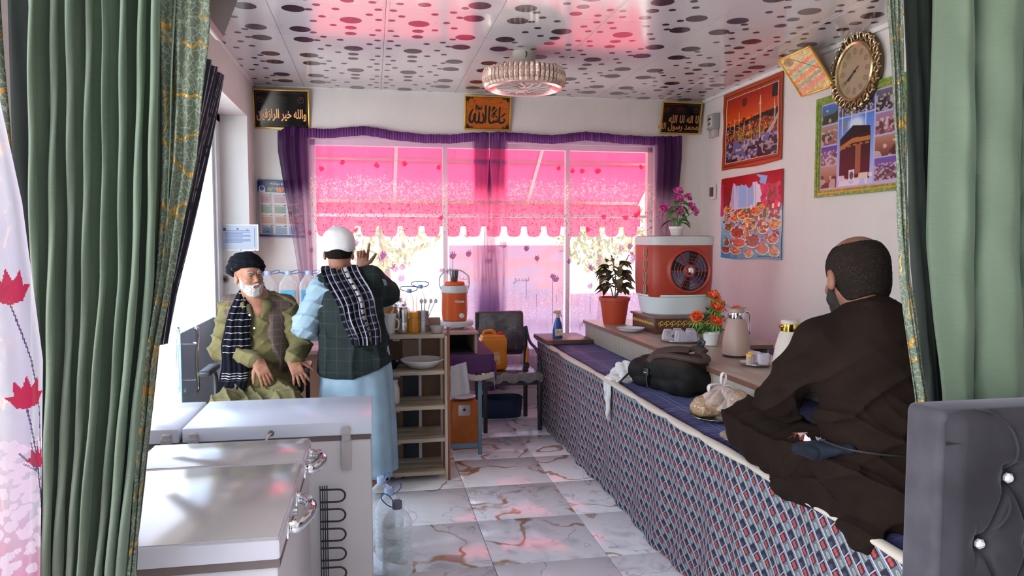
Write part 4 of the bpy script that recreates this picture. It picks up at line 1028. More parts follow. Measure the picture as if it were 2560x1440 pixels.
for x, zb in ((-.115, .735), (-.715, .77), (-.815, .77)):
    m = MB(); m.b2((x-.020, 3.108, zb-.06), (x+.020, 3.136, .815), .004)
    m.tube([(x-.019, 3.112, .835), (x+.019, 3.112, .835)], .017, 12); m.b2((x-.017, 3.098, .80), (x+.017, 3.122, .862), .006); m.build('hinge', plain('grey hinge plastic', (.48, .44, .44), .4), fz, world=True)
m = MB()
zs = [.60-.083*i for i in range(7)]
for z in zs:
    m.tube([(-.225, 3.105, z)]+[(-.150+.028*math.sin(a), 3.100, z-.026+.026*math.cos(a)) for a in [PI*k/8 for k in range(9)]]+[(-.225, 3.105, z-.052)], .0042, 8)
m.build('condenser_coil', M_black, fz, world=True)
m = MB()
for x in (-.224, -.214, -.205, -.196): m.tube([(x, 3.110, .615), (x, 3.110, .02)], .0022, 5)
m.build('coil_wires', M_black, fz, world=True)
m = MB(); m.lathe([(0, .004), (.006, .004), (.013, 0)], (-.415, 3.117, .845), 14, rotm(PI/2)); m.build('cable_grommet', plain('dirty rubber', (.22, .17, .14), .7), fz, world=True)
MB().tube(cr([(-.415, 3.117, .845), (-.425, 3.10, .835), (-.44, 3.095, .80), (-.445, 3.10, .75)], 6), .0045, 8).build('cable', plain('white cable', (.6, .57, .56), .5), fz, world=True)
f3 = thing('chest_freezer', 'near silvery topped chest freezer with two chrome handles beside the left drape', 'freezer', (-.52, 2.4, 0))
MB().b2((-.795, 1.93, .03), (-.245, 2.87, .80), .012).build('cabinet', M_fz, f3, world=True)
MB().b2((-.78, 1.95, 0), (-.26, 2.85, .03)).build('plinth', M_black, f3, world=True, smooth=0)
for a, b in ((1.906, 2.562), (2.570, 2.882)):
    MB().b2((-.800, a, .824), (-.237, b, .879), .010).build('lid', M_fzl, f3, world=True); ld = f3.children[-1]
    MB().b2((-.793, a+.012, .8785), (-.244, b-.006, .8815), .0012).build('lid_skin', M_fzt, ld, world=False, loc=(.52, -2.4, 0))
MB().b2((-.797, 1.92, .80), (-.241, 2.876, .824)).build('gasket', plain('brown grey gasket', (.16, .12, .11), .7), f3, world=True, smooth=0)
for y, s_ in ((2.21, 1.0), (2.715, .82)):
    m = MB(); P_ = [(-.236, y-.12*s_, .838), (-.215, y-.11*s_, .838), (-.192, y-.05*s_, .842), (-.186, y, .845), (-.192, y+.05*s_, .842), (-.215, y+.11*s_, .838), (-.236, y+.12*s_, .838)]
    m.tube(cr(P_, 6), [.012+.006*math.sin(PI*i/36) for i in range(37)], 10, flat=1.4); m.box((-.240, y-.12*s_, .838), (.012, .045, .05), None, .004).box((-.240, y+.12*s_, .838), (.012, .045, .05), None, .004)
    m.build('handle', M_chrome, f3, world=True)
    MB().cyl((-.232, y, .84), .014, .016, 14, rotm(0, PI/2)).build('lock', M_steel, f3, world=True)
m = MB(); me = None
for i in range(9):
    o = MB().b2((-.2455, 2.05+i*.035, .10), (-.2435, 2.065+i*.035, .42)).build('vent_slot', M_black, f3, world=True, smooth=0)
MB().b2((-.244, 2.56, .10), (-.2425, 2.60, .44)).build('vent_slot', M_black, f3, world=True, smooth=0)
# ---- water bottles on the floor
M_pet = clear('clear bottle plastic', (.965, .985, .985), .05, .08)
def water(loc, lab, capm, rz):
    t = thing('water_bottle', lab, 'bottle', loc, rz, 'water bottles on the floor beside the freezer')
    pr = [(0, .004), (.060, 0), (.073, .012)]
    for k in range(9): z = .03+k*.0235; pr += [(.0745, z), (.0725, z+.008), (.071, z+.012), (.0725, z+.016)]
    pr += [(.0745, .245), (.074, .262), (.058, .295), (.030, .322), (.021, .330), (.021, .345)]
    MB().lathe(pr, n=40, rip=lambda a, z: 1+.012*math.sin(a*4+z*95)).build('bottle_wall', M_pet, t)
    MB().lathe([(0, .008), (.068, .012), (.070, .20), (0, .20)], n=24).build('water', clear('water', (.97, .99, .99), .02, .03), t)
    MB().lathe([(.0235, .328), (.0245, .332), (.0245, .362), (.022, .366), (0, .366)], n=28, rip=lambda a, z: 1+.02*math.cos(a*28)*(z < .345)).build('cap', capm, t)
    MB().tube(cr([(-.022, 0, .335), (-.05, .005, .352), (-.075, .01, .385), (-.062, .012, .405), (-.03, .006, .385), (-.018, 0, .36)], 6), .0028, 6).build('carry_loop', plain('blue band', (.03, .12, .36), .4), t); return t
capA = plain('slate blue cap', (.12, .13, .20), .4); capB = plain('pale blue cap', (.42, .56, .78), .35)
water((.105, 3.58, 0), 'nearest clear water bottle with a dark blue cap beside the freezer', capA, .2)
water((.072, 3.78, 0), 'clear water bottle with a pale blue cap behind the nearest bottle', capB, 2.6)
water((.035, 3.97, 0), 'clear water bottle half hidden by the freezer beside the pale capped bottle', capB, 2.4)
# ================================================================== COUNTER, DESK AND WHAT STANDS ON THEM
M_pink = laminate('pinkish desk laminate', (.55, .36, .31), (.43, .27, .235), 0)
ct = thing('window_counter', 'long pale counter under the window behind the seated old man', 'counter', (-.3, 6.72, 0))
MB().b2((-1.03, 6.46, .945), (.47, 6.98, .972), .004).build('worktop', M_pink, ct, world=True)
MB().b2((-1.02, 6.50, 0), (.46, 6.52, .945)).build('front_panel', plain('grey panel', (.30, .27, .27), .5), ct, world=True, smooth=0)
MB().b2((.44, 6.52, 0), (.46, 6.96, .945)).build('end_panel', plain('grey panel', (.30, .27, .27), .5), ct, world=True, smooth=0)
dk = thing('office_desk', 'pinkish laminate desk between the seated man and the counter', 'desk', (-.4, 5.9, 0))
MB().b2((-.93, 5.58, .795), (.05, 6.20, .822), .004).build('desk_top', M_pink, dk, world=True)
for x in (-.90, .0): MB().b2((x, 5.62, 0), (x+.022, 6.16, .795)).build('side_panel', M_edge, dk, world=True, smooth=0)
MB().b2((-.88, 6.10, .2), (.0, 6.12, .795)).build('modesty_panel', M_edge, dk, world=True, smooth=0)
for k in range(2): 
    MB().b2((-.30, 5.63, .61-.19*k), (-.01, 5.65, .785-.19*k), .003).build('drawer', M_edge, dk, world=True); dd = dk.children[-1]
    MB().box((-.155+.4, 5.62-5.9, .70-.19*k), (.09, .014, .012), None, .003).build('pull', M_steel, dd)
M_jug = clear('jug plastic', (.93, .90, .88), .10, .22)
def jug(x, lab, rz):
    t = thing('water_jug', lab, 'jug', (x, 6.64, .973), 0, 'large water jugs on the window counter')
    pr = [(0, .0)]+[(.93, .0), (1.0, .02)]
    for k in range(4): z = .04+k*.055; pr += [(1.0, z), (.965, z+.012), (1.0, z+.024)]
    m = MB(); oblong(m, (0, 0, 0), pr+[(1.0, .265), (.86, .30), (.34, .36), (.28, .365), (.28, .378)], .078, .075, p=3.2); m.build('jug_wall', M_jug, t)
    MB().lathe([(.026, .362), (.030, .365), (.029, .398), (0, .40)], n=24).build('cap', plain('pale blue jug cap', (.40, .50, .68), .35), t)
    MB().tube([(-.028, 0, .362), (.028, 0, .362)], .0295, 20).build('cap_ring', plain('blue ring', (.08, .25, .5), .4), t) if False else None
    c, s_ = math.cos(rz), math.sin(rz)
    MB().tube(cr([(.025, 0, .385), (.07, 0, .402), (.098, 0, .398), (.085, 0, .378), (.028, 0, .372)], 5), .0036, 6).build('carry_loop', plain('blue band', (.03, .12, .36), .4), t).rotation_euler = (0, 0, rz)
    MB().tube([(-.028, 0, .376), (-.085, 0, .386)], [.006, .003], 6).build('cap_tab', plain('blue band', (.03, .12, .36), .4), t)
    MB().b2((-.058, -.0785, .115), (.058, -.0770, .235)).build('label', plain('sky blue label', (.05, .33, .55), .35, var=.1, scale=30), t, smooth=0)
    lb_ = t.children[-1]
    MB().lathe([(0, 0), (.042, 0), (.042, .001), (0, .001)], (0, -.0788, .178), 24, rotm(PI/2), sy=.55).build('emblem', plain('navy emblem', (.02, .05, .22), .4), lb_)
    text_mb('Clinqa', .028, M_let, 'lettering', lb_, rotm(PI/2), (0, -.0803, .176), bold=.0004)
    return t
jug(-.885, 'leftmost of the three large clear water jugs, just behind the old man\'s face', .1)
jug(-.715, 'middle one of the three large clear water jugs with blue labels', .25)
jug(-.545, 'rightmost large clear water jug, partly behind the pale blue sleeve', -.3)
# small water bottles lying in a heap and two tied bottles on the counter
M_bc = plain('blue bottle cap', (.10, .22, .5), .4)
src = thing('small_water_bottle', 'small water bottle in the heap on the window counter', 'bottle', (.10, 6.62, 1.006), 0, 'heap of small water bottles on the window counter')
mx = rotm(PI/2); MB().lathe([(0, -.07), (.028, -.07), (.031, -.06), (.031, .05), (.014, .08), (.012, .09)], n=18, M=mx).build('bottle_wall', M_jug, src)
MB().lathe([(.014, .083), (.0145, .086), (.0145, .104), (0, .105)], n=16, M=mx).build('cap', M_bc, src)
MB().lathe([(.0315, -.03), (.0318, .02)], n=18, M=mx).build('label', plain('sky blue label', (.05, .33, .55), .35), src)
spots = [(.165, 1.006), (.23, 1.006), (.295, 1.006), (.132, 1.062), (.197, 1.062), (.262, 1.062), (.165, 1.118), (.229, 1.118)]
src['label'] = 'small water bottle, leftmost in the bottom row of the heap'
where = ['second from the left in the bottom row', 'third from the left in the bottom row', 'rightmost in the bottom row', 'leftmost in the middle row', 'centre of the middle row', 'rightmost in the middle row', 'left one of the top pair', 'right one of the top pair']
for i, (x, z) in enumerate(spots): dup(src, (x+.002*(i % 2), 6.62+.01*((i*7) % 3-1), z), label='small water bottle, %s of the heap' % where[i])
for (x, h_, lab) in ((.425, .24, 'tall clear bottle with a dark blue carry loop on the window counter'), (.325, .20, 'shorter clear bottle leaning beside the tall looped bottle')):
    t = thing('looped_bottle', lab, 'bottle', (x, 6.70, .973)); MB().lathe([(0, 0), (.04, 0), (.044, .01), (.044, h_*.6), (.018, h_*.9), (.017, h_)], n=20).build('bottle_wall', M_jug, t)
    MB().lathe([(.019, h_-.012), (.021, h_-.01), (.021, h_+.022), (0, h_+.024)], n=18).build('cap', plain('pale blue jug cap', (.20, .36, .66), .35), t)
    MB().tube(cr([(-.02, 0, h_), (-.075, 0, h_+.02), (-.07, 0, h_+.045), (0, -.03, h_+.05), (.07, 0, h_+.04), (.06, 0, h_+.01), (.02, 0, h_)], 5), .0045, 6).build('carry_loop', plain('navy loop', (.02, .06, .22), .4), t)
# ================================================================== TIMBER SHELVING
su = thing('timber_shelf_unit', 'rough timber shelf unit with five shelves between the standing man and the table', 'shelf', (.22, 5.12, 0))
M_tim = laminate('pale rough timber', (.46, .39, .29), (.33, .27, .20), 0); M_brn = plain('brown board', (.135, .075, .045), .75, var=.12); M_post = plain('red brown painted post', (.20, .055, .025), .5)
M_timv = laminate('pale timber post', (.45, .36, .27), (.33, .25, .18), 2)
for zt in (1.003, .756, .518, .295, .068):
    z0_ = zt-.026
    n_ = 3
    for i in range(n_):
        y0_ = 4.95+i*.117
        MB().b2((-.10, y0_, z0_), (.472, y0_+.112, zt), .002).build('shelf_plank', M_tim, su, world=True)
    MB().b2((-.06, 4.965, z0_-.026), (-.02, 5.28, z0_)).build('bearer', M_tim, su, world=True, smooth=0)
    MB().b2((.13, 4.985, z0_-.018), (.175, 5.28, z0_)).build('bearer', M_tim, su, world=True, smooth=0)
for (x, y, w_) in ((.474, 4.955, .018), (.474, 5.275, .018), (-.115, 4.96, .018), (-.115, 5.275, .018)):
    MB().b2((x, y, 0), (x+w_, y+.03, .99)).build('post', M_timv, su, world=True, smooth=0)
MB().b2((.494, 4.950, 0), (.508, 4.985, 1.045)).build('front_post', M_post, su, world=True, smooth=0)
MB().b2((.476, 5.10, .02), (.489, 5.13, .97)).build('post', M_post, su, world=True, smooth=0)
MB().b2((.318, 5.280, .0), (.338, 5.300, .98)).build('batten', plain('whitewashed batten', (.52, .50, .46), .7), su, world=True, smooth=0)
for a, b in ((-.10, .205), (.338, .472)): MB().b2((a, 5.303, .0), (b, 5.312, .985)).build('back_board', M_brn, su, world=True, smooth=0)
MB().b2((.205, 5.300, .80), (.318, 5.309, .925)).build('back_board', plain('beige hardboard', (.34, .24, .18), .7), su, world=True, smooth=0)
MB().b2((.205, 5.318, .0), (.318, 5.324, .985)).build('back_board', plain('dark gap shade', (.012, .02, .035), .6), su, world=True, smooth=0)  # dark sheet stands in for the shaded gap between the brown boards
ST = 1.0045
def simple(name, lab, cat, loc, parts, rz=0, group=None):
    t = thing(name, lab, cat, loc, rz, group)
    for (pn, mb, mt) in parts: mb.build(pn, mt, t)
    return t
M_wpl = plain('white plastic ware', (.74, .73, .72), .35)
simple('plastic_mug', 'white plastic mug beside the standing man on the timber shelf unit', 'mug', (.104, 5.05, ST), [('cup', MB().lathe([(0, 0), (.040, 0), (.043, .005), (.052, .125), (.054, .13), (.050, .13), (.04, .01), (0, .01)], n=28), M_wpl), ('handle', MB().tube(cr([(.046, 0, .03), (.075, 0, .04), (.078, 0, .09), (.05, 0, .105)]), .006, 8), M_wpl)], -.6)
M_amber = clear('amber glass', (.85, .42, .08), .06, .35)
simple('amber_bottle', 'amber plastic bottle between the white mug and the steel tumbler', 'bottle', (.150, 5.13, ST), [('bottle_wall', MB().lathe([(0, 0), (.03, 0), (.034, .01), (.034, .12), (.014, .16), (.013, .175), (0, .175)], n=24), plain('amber plastic', (.42, .16, .02), .3))])
simple('yellow_bowl', 'small mustard yellow bowl behind the white mug at the top of the unit', 'bowl', (.085, 5.22, ST), [('bowl', MB().lathe([(0, 0), (.03, 0), (.052, .125), (.056, .17), (.052, .17), (.045, .13), (0, .10)], n=28), plain('mustard plastic', (.48, .30, .07), .4))])
def ribs(r_, z0_, z1_, n_): return [(r_*(1+(.035 if i % 2 else 0)), z0_+(z1_-z0_)*i/n_) for i in range(n_+1)]
simple('steel_tumbler', 'tall brushed steel tumbler beside the orange jar', 'tumbler', (.201, 5.05, ST), [('wall', MB().lathe([(0, 0), (.034, 0)]+[(.037, .005), (.037, .07), (.0355, .075), (.037, .08), (.037, .155), (.033, .175), (.030, .178), (0, .18)], n=32), M_steel)])
simple('orange_jar', 'translucent orange jar with a screw lid on the timber shelf unit', 'jar', (.272, 5.05, ST), [('body', MB().lathe([(0, 0), (.034, 0), (.037, .01), (.037, .09), (.029, .105), (.029, .112), (0, .112)], n=28), plain('orange plastic', (.62, .24, .015), .25)), ('lid', MB().lathe([(.032, .112), (.033, .114), (.032, .140), (.028, .143), (0, .143)], n=24), plain('orange lid', (.85, .36, .02), .3))])
t = thing('steel_cup', 'stack of nested steel cups with white spoons standing in the top one', 'cup', (.336, 5.06, ST))
m = MB()
for k in range(6): m.lathe([(.034, .0+k*.012), (.041, .085+k*.012), (.0425, .088+k*.012), (.039, .086+k*.012)], n=28)
m.lathe([(0, .001), (.034, .001), (.034, .0015)], n=24); m.build('cup_stack', M_steel, t)['kind'] = 'stuff'
for i, (dx_, a) in enumerate(((.008, .06), (.018, .25), (-.006, -.02), (.026, .42))):
    MB().box((dx_+math.sin(a)*.08, .0, .155), (.006, .004, .13), rotm(0, a), .002).ball((dx_+math.sin(a)*.155, 0, .215), .012, 10, 8, sc=(1, .3, 1.4)).build('spoon', M_wpl, t)
simple('plastic_bowl', 'pale translucent plastic bowl at the right end of the top shelf', 'bowl', (.430, 5.02, ST), [('bowl', MB().lathe([(0, .002), (.032, 0), (.038, .006), (.048, .042), (.050, .045), (.047, .047), (.034, .01), (0, .008)], n=32), plain('frosted plastic', (.52, .46, .44), .3))])
simple('cardboard_box', 'small brown box behind the plastic bowl on the top shelf', 'box', (.42, 5.16, ST), [('carton', MB().box((0, 0, .045), (.085, .06, .09), None, .002), plain('brown card', (.30, .20, .16), .8)), ('flap', MB().box((0, -.028, .091), (.08, .004, .002)), plain('pale card', (.42, .3, .24), .8))])
simple('platter', 'wide white platter on the second shelf of the timber unit', 'platter', (.331, 5.10, .757), [('dish', MB().lathe([(0, .004), (.075, .0), (.08, .003), (.130, .036), (.148, .056), (.146, .060), (.128, .046), (.08, .014), (0, .012)], n=48), plain('white enamel platter', (.70, .67, .65), .3))])
simple('black_bowl', 'small dark metal bowl half behind the standing man on the second shelf', 'bowl', (.12, 5.10, .757), [('bowl', MB().lathe([(0, .002), (.035, 0), (.058, .035), (.064, .050), (.061, .051), (.054, .036), (0, .01)], n=32), plain('dark enamel', (.03, .03, .03), .25, .6))])
simple('plastic_pitcher', 'white plastic container on the third shelf behind the standing man', 'container', (.12, 5.08, .519), [('body', MB().lathe([(0, 0), (.052, 0), (.056, .006), (.054, .10), (.043, .135), (.040, .15), (0, .15)], n=32), M_wpl), ('lid', MB().lathe([(.044, .148), (.045, .165), (.040, .168), (0, .168)], n=28), M_wpl)])
# ================================================================== BLUE TABLE, CABINET, COOLER
M_bl = plain('blue grey painted steel', (.14, .24, .31), .45)
tt = thing('steel_table', 'blue legged steel table under the purple cloth', 'table', (.66, 5.9, 0))
MB().b2((.47, 5.50, .745), (.83, 6.30, .768), .003).build('table_top', plain('dark board top', (.08, .06, .06), .6), tt, world=True)
for x, y in ((.794, 5.52), (.49, 5.54), (.794, 6.26), (.49, 6.26)): MB().b2((x-.014, y-.014, 0), (x+.014, y+.014, .745), .002).build('leg', M_bl, tt, world=True)
MB().b2((.49, 5.532, .05), (.794, 5.552, .085)).build('stretcher', M_bl, tt, world=True, smooth=0)
MB().bar((.52, 5.54, .12), (.56, 5.54, .03), .02).build('brace', M_bl, tt, world=True, smooth=0)
def cloth_fn(u, v):
    # u across x from .47 to beyond the right edge, v front drop -> back
    L = u*(.43+.10); x = .475+min(L, .425); dz = max(0, L-.425)
    q = v*(.80+.14); y = 5.49+max(0, q-.14); fz_ = max(0, .14-q)
    z = .7735-dz-fz_*(.9); x += .015*math.sin(q*30)*(dz > 0); y -= .012*math.sin(L*26)*(fz_ > 0)+.01*(fz_ > 0)
    z += .02*math.sin(L*14+.6)*(fz_ > 0)*fz_*6; return (x, y, z)
o = MB().sheet(cloth_fn, 40, 60).build('table_cloth', [plain('purple cloth', (.085, .022, .10), .8)], smooth=60, solid=.003); tag(o, 'dark purple cloth hanging over the blue legged table', 'tablecloth')
tc_ = o
def hem(u, v): p = cloth_fn(u, 0); return (p[0], p[1]-.004, p[2]-.004-.045*v-.006*abs(math.sin(u*50)))
MB().sheet(hem, 60, 3).build('lace_hem', plain('cream lace', (.55, .48, .42), .8), o, smooth=60, solid=.002)
def towel(u, v): return (.565+.115*u+.03*v*u-.0, 5.462-.012*math.sin(u*9)-.008, .70-.24*v-.02*u*(1-u)+.03*u)
tag(MB().sheet(towel, 16, 14).build('towel', plain('white towel', (.60, .57, .58), .9), smooth=60, solid=.006), 'white towel hanging under the purple cloth', 'towel')
cb = thing('open_cabinet', 'small open fronted cabinet with a pink laminate top on the purple cloth', 'cabinet', (.62, 5.80, .777))
MB().b2((.475, 5.50, .925), (.782, 6.08, .945), .002).build('top_panel', M_pink, cb, world=True)
MB().b2((.755, 5.52, .777), (.775, 6.06, .925)).build('side_panel', M_timv, cb, world=True, smooth=0)
MB().b2((.48, 5.52, .777), (.50, 6.06, .925)).build('side_panel', M_timv, cb, world=True, smooth=0)
MB().b2((.50, 6.04, .777), (.755, 6.055, .925)).build('back_panel', plain('shaded cavity panel', (.02, .018, .02), .7), cb, world=True, smooth=0)  # near-black panels: shade of the open cavity put into the colour
MB().b2((.50, 5.54, .777), (.755, 6.04, .785)).build('floor_panel', plain('shaded cavity panel', (.02, .018, .02), .7), cb, world=True, smooth=0)
sl = thing('round_stand', 'white round plastic stand under the orange drinks cooler', 'stand', (.642, 5.76, .946))
MB().lathe([(0, .028), (.11, .028), (.128, .022), (.134, .030), (.136, .055), (.13, .061), (0, .061)], n=40).build('seat', M_wpl, sl)
for a in (PI/4, 3*PI/4, 5*PI/4, 7*PI/4): MB().bar((.085*math.cos(a), .085*math.sin(a), 0), (.085*math.cos(a), .085*math.sin(a), .03), .02).build('leg', M_wpl, sl, smooth=0)
dc = thing('drinks_cooler', 'orange insulated drinks cooler with a white rim and tap', 'cooler', (.630, 5.76, 1.008))
M_or = plain('orange cooler plastic', (.72, .11, .02), .35, var=.03); M_orl = plain('white cooler rim', (.66, .64, .62), .3)
MB().lathe([(0, 0), (.088, 0), (.096, .008), (.101, .08), (.099, .20), (.102, .215), (.102, .218)], n=48).build('body', M_or, dc)
MB().lathe([(.102, .217), (.106, .222), (.106, .262), (.100, .274), (0, .275)], n=48).build('rim', M_orl, dc)
MB().lathe([(.080, .274), (.082, .278), (.080, .298), (.070, .304), (0, .305)], n=40).build('lid', M_or, dc)
MB().lathe([(0, -.03), (.012, -.03), (.020, -.022), (.020, 0), (.012, 0)], (.045, -.092, .045), 20, rotm(PI/2, 0, 0) @ rotm(0, PI)).build('tap', M_orl, dc)
MB().tube(cr([(-.104, 0, .24), (-.118, .005, .29), (-.108, .02, .345), (-.06, .03, .385), (.0, .034, .395), (.06, .03, .385), (.108, .02, .345), (.118, .005, .29), (.104, 0, .24)], 5), .0055, 6).build('bail', M_orl, dc)
text_mb('Gioxa', .030, M_let, 'lettering', dc, rotm(PI/2, 0, .2), (.03, -.1015, .155), bold=.0006)
simple('steel_cup', 'single dark steel cup standing on the lid of the orange cooler', 'cup', (.628, 5.76, 1.3135), [('cup', MB().lathe([(0, 0), (.026, 0), (.028, .003), (.033, .05), (.036, .084), (.034, .084), (.031, .05), (.026, .006), (0, .005)], n=30), plain('dark steel', (.26, .26, .26), .22, 1)), ('rim_ring', MB().lathe([(.0355, .082), (.0385, .084), (.0355, .087)], n=30), M_steel)])
tn = thing('oil_tin', 'tall rusty orange oil tin on the floor under the blue legged table', 'tin', (.69, 5.77, 0), .12)
MB().box((0, 0, .19), (.215, .20, .38), None, .012).build('body', plain('scuffed orange tin', (.52, .135, .015), .45, .1, var=.22, scale=7), tn)
MB().box((-.01, -.1015, .31), (.095, .003, .085), rotm(0, .04), .001).build('solder_patch', plain('galvanised patch', (.52, .50, .48), .4, .6, var=.2, scale=30), tn)
MB().lathe([(0, .001), (.012, .001), (.012, 0)], (-.01, -.1035, .315), 10, rotm(PI/2)).build('hole', M_black, tn)
simple('tin_plate', 'shallow pale plate on top of the orange oil tin', 'plate', (.69, 5.77, .382), [('dish', MB().lathe([(0, .003), (.07, .002), (.10, .016), (.108, .020), (.106, .023), (.07, .008), (0, .008)], n=36), plain('grey white plate', (.55, .47, .47), .35)), ('rim', MB().lathe([(.106, .020), (.109, .0215), (.106, .024)], n=36), M_enam)])
# ================================================================== BENCH AND CAN
bn = thing('padded_bench', 'black framed bench wrapped in crinkled clear plastic under the window', 'bench', (1.17, 6.4, 0))
def wrap():
    t = MT('plastic wrapped dark vinyl', (.06, .05, .055), .22, spec=.7); v = t.coords(); w = t.warp(v, 6, .25); n = t.noise(w, 7, 3)
    t.set('Base Color', t.mix(n.step(.55, .8), (.055, .045, .055), (.20, .15, .16))); t.bump(n, .9, .02); t.set('Roughness', n*.35+.08); t.set('Coat Weight', .6); return t.m
M_wrap = wrap()
def pad(c, d, M=None):
    m = MB(); m.box(c, d, M, .03); return m
pad((1.165, 6.37, .465), (.50, .50, .07)).build('seat_pad', M_wrap, bn, world=True)
pad((1.145, 6.645, .80), (.44, .06, .38), rotm(-.12)).build('back_pad', M_wrap, bn, world=True)
pad((1.235, 6.65, .665), (.25, .05, .16), rotm(-.12)).build('lower_back_pad', plain('brown vinyl', (.10, .055, .05), .35), bn, world=True)
for (x, y, z1_) in ((.93, 6.14, .43), (1.405, 6.14, .43), (.93, 6.64, .98), (1.385, 6.66, .84)): MB().b2((x-.017, y-.017, 0), (x+.017, y+.017, z1_), .003).build('leg', M_black, bn, world=True)
MB().bar((1.405, 6.13, .43), (1.39, 6.66, .43), .03).build('side_rail', M_black, bn, world=True, smooth=0)
MB().b2((.93, 6.125, .40), (1.405, 6.155, .43)).build('front_rail', M_black, bn, world=True, smooth=0)
MB().tube(cr([(1.405, 6.14, .44), (1.41, 6.16, .60), (1.405, 6.3, .68), (1.40, 6.55, .72), (1.388, 6.66, .84)], 5), .014, 8).build('armrest', M_black, bn, world=True)
MB().sheet(lambda u, v: (.93+.49*u, 6.118-.012*abs(math.sin(u*19+v)), .505-.075*v+.012*math.sin(u*23)), 40, 6).build('plastic_skirt', clear('crinkled plastic', (.8, .72, .72), .15, .25), bn, world=True)
jc = thing('jerrycan', 'orange yellow jerrycan with a red cap on the wrapped bench', 'jerrycan', (1.03, 6.37, .502), .05)
m = MB(); m.box((0, 0, .145), (.23, .17, .29), None, .028); M_jc = plain('orange yellow plastic', (.78, .25, .012), .4, var=.06)
for k in range(5): m.box((-.03+k*.022, -.086, .20), (.008, .006, .13), None, .002)
m.box((0, -.001, .29), (.20, .14, .03), None, .012); m.build('body', M_jc, jc)
MB().tube(cr([(-.085, 0, .30), (-.07, 0, .335), (.0, 0, .338), (.03, 0, .30)], 5), .014, 8).build('handle', M_jc, jc)
MB().lathe([(.022, .295), (.026, .30), (.026, .328), (0, .330)], (.07, 0, 0), 20, rip=lambda a, z: 1+.03*math.cos(a*16)).build('cap', plain('red cap', (.62, .03, .02), .4), jc)
m = MB(); m.box((-.01, -.0862, .11), (.115, .002, .11), None, 0); m.build('torn_label', petal_mat('torn label', (.74, .55, .38), (.78, .27, .03)), jc, smooth=0)
br = thing('hand_brush', 'orange handled brush leaning on the right side of the bench', 'brush', (1.33, 6.34, .505))
MB().tube([(0, 0, .05), (.03, .10, .17)], [.014, .010], 10).build('handle', M_jc, br)
MB().box((-.003, -.01, .025), (.04, .03, .05), rotm(-.5, .2), .004).build('bristles', plain('black bristles', (.03, .025, .03), .9), br)
cr_ = thing('blue_basin', 'dark blue basin on the floor in the shade under the bench', 'basin', (1.16, 6.72, 0))
m = MB(); oblong(m, (0, 0, 0), [(0, 0), (.9, 0), (.94, .01), (1, .17), (1.04, .175), (1.0, .18), (.9, .02), (0, .016)], .20, .13); m.build('tub_wall', plain('dark blue plastic', (.004, .02, .06), .5), cr_)
# ================================================================== PAPER NOTICES AT THE DOOR
cvn = Canvas(70, 50, asp=.7, col=(.74, .77, .83)); 
for k in range(9): cvn.line(.18, .78-.06*k, .82-.2*(k % 3 == 2), .78-.06*k, .016, (.40, .48, .70), .8)
for a in ((.08, .10, .92, .10), (.08, .9, .92, .9)): cvn.line(*a, .012, (.25, .32, .5))
cvn.line(.06, .1, .06, .9, .010, (.3, .36, .55)); cvn.line(.94, .1, .94, .9, .010, (.3, .36, .55)); cvn.ell(.5, .86, .035, .04, (.3, .35, .5)); cvn.rect(.13, .78, .2, .9, (.25, .25, .3)); cvn.ell(.75, .8, .04, .05, (.35, .40, .7), .6)
cf = thing('certificate', 'framed blue bordered certificate in a plastic sleeve on the white door jamb', 'notice', (-1.13, 6.683, 1.66))
paint_sheet('paper', cvn, lambda u, v: (-.155+.315*u, -.004-.006*np.sin(u*3), -.105+.205*v), M_print, cf)
MB().b2((-.165, -.0005, -.115), (.17, .001, .110)).build('sleeve', plain('clear sleeve', (.72, .76, .80), .1), cf, smooth=0)
for x in (-.14, .02, .14): MB().lathe([(0, .004), (.006, .003), (.008, 0)], (x, -.002, -.108), 10, rotm(PI/2)).build('tack', M_steel, cf)
ds = thing('door_stop_socket', 'small round metal socket on the white door jamb above the seated man\'s shoulder', 'socket', (-1.24, 6.685, 1.30))
MB().lathe([(.0, .002), (.018, .003), (.028, .010), (.032, 0)], n=20, M=rotm(PI/2)).build('ring', plain('rusty ring', (.35, .27, .24), .5), ds)
MB().lathe([(0, .011), (.014, .011)], n=12, M=rotm(PI/2)).build('core', M_black, ds)
# ================================================================== PICTURES, CLOCK, CALENDAR, LAMP
M_gf = plain('gold picture moulding', (.62, .38, .06), .32, .55, var=.1, scale=25)
def framed(name, lab, loc, W, H, tilt, cv, mat=M_print, yaw=0, bw=.016, fm=M_gf, roll=0):
    """picture tilted forward from the wall; local x right, z up, faces -y"""
    t = thing(name, lab, 'picture', loc, yaw); M = rotm(tilt, 0, 0) @ rotm(0, roll, 0)
    m = MB()
    for a, b in (((-W/2, 0, -H/2), (W/2, .018, -H/2+bw)), ((-W/2, 0, H/2-bw), (W/2, .018, H/2)), ((-W/2, 0, -H/2+bw), (-W/2+bw, .018, H/2-bw)), ((W/2-bw, 0, -H/2+bw), (W/2, .018, H/2-bw))):
        c = [(a[i]+b[i])/2 for i in range(3)]; m.box(M @ Vector(c), [b[i]-a[i] for i in range(3)], M, .004)
    m.build('frame', fm, t)
    MB().box(M @ Vector((0, .014, 0)), (W-.01, .004, H-.01), M).build('backing', M_brn, t, smooth=0)
    iw, ih = W-2*bw+.004, H-2*bw+.004
    def fn(u, v):
        x = (u-.5)*iw; z = (v-.5)*ih; y = x*0+.008
        return tuple(M[i][0]*x+M[i][1]*y+M[i][2]*z for i in range(3))
    paint_sheet('print', cv, fn, mat, t); t['_'] = 0; del t['_']; return t, M
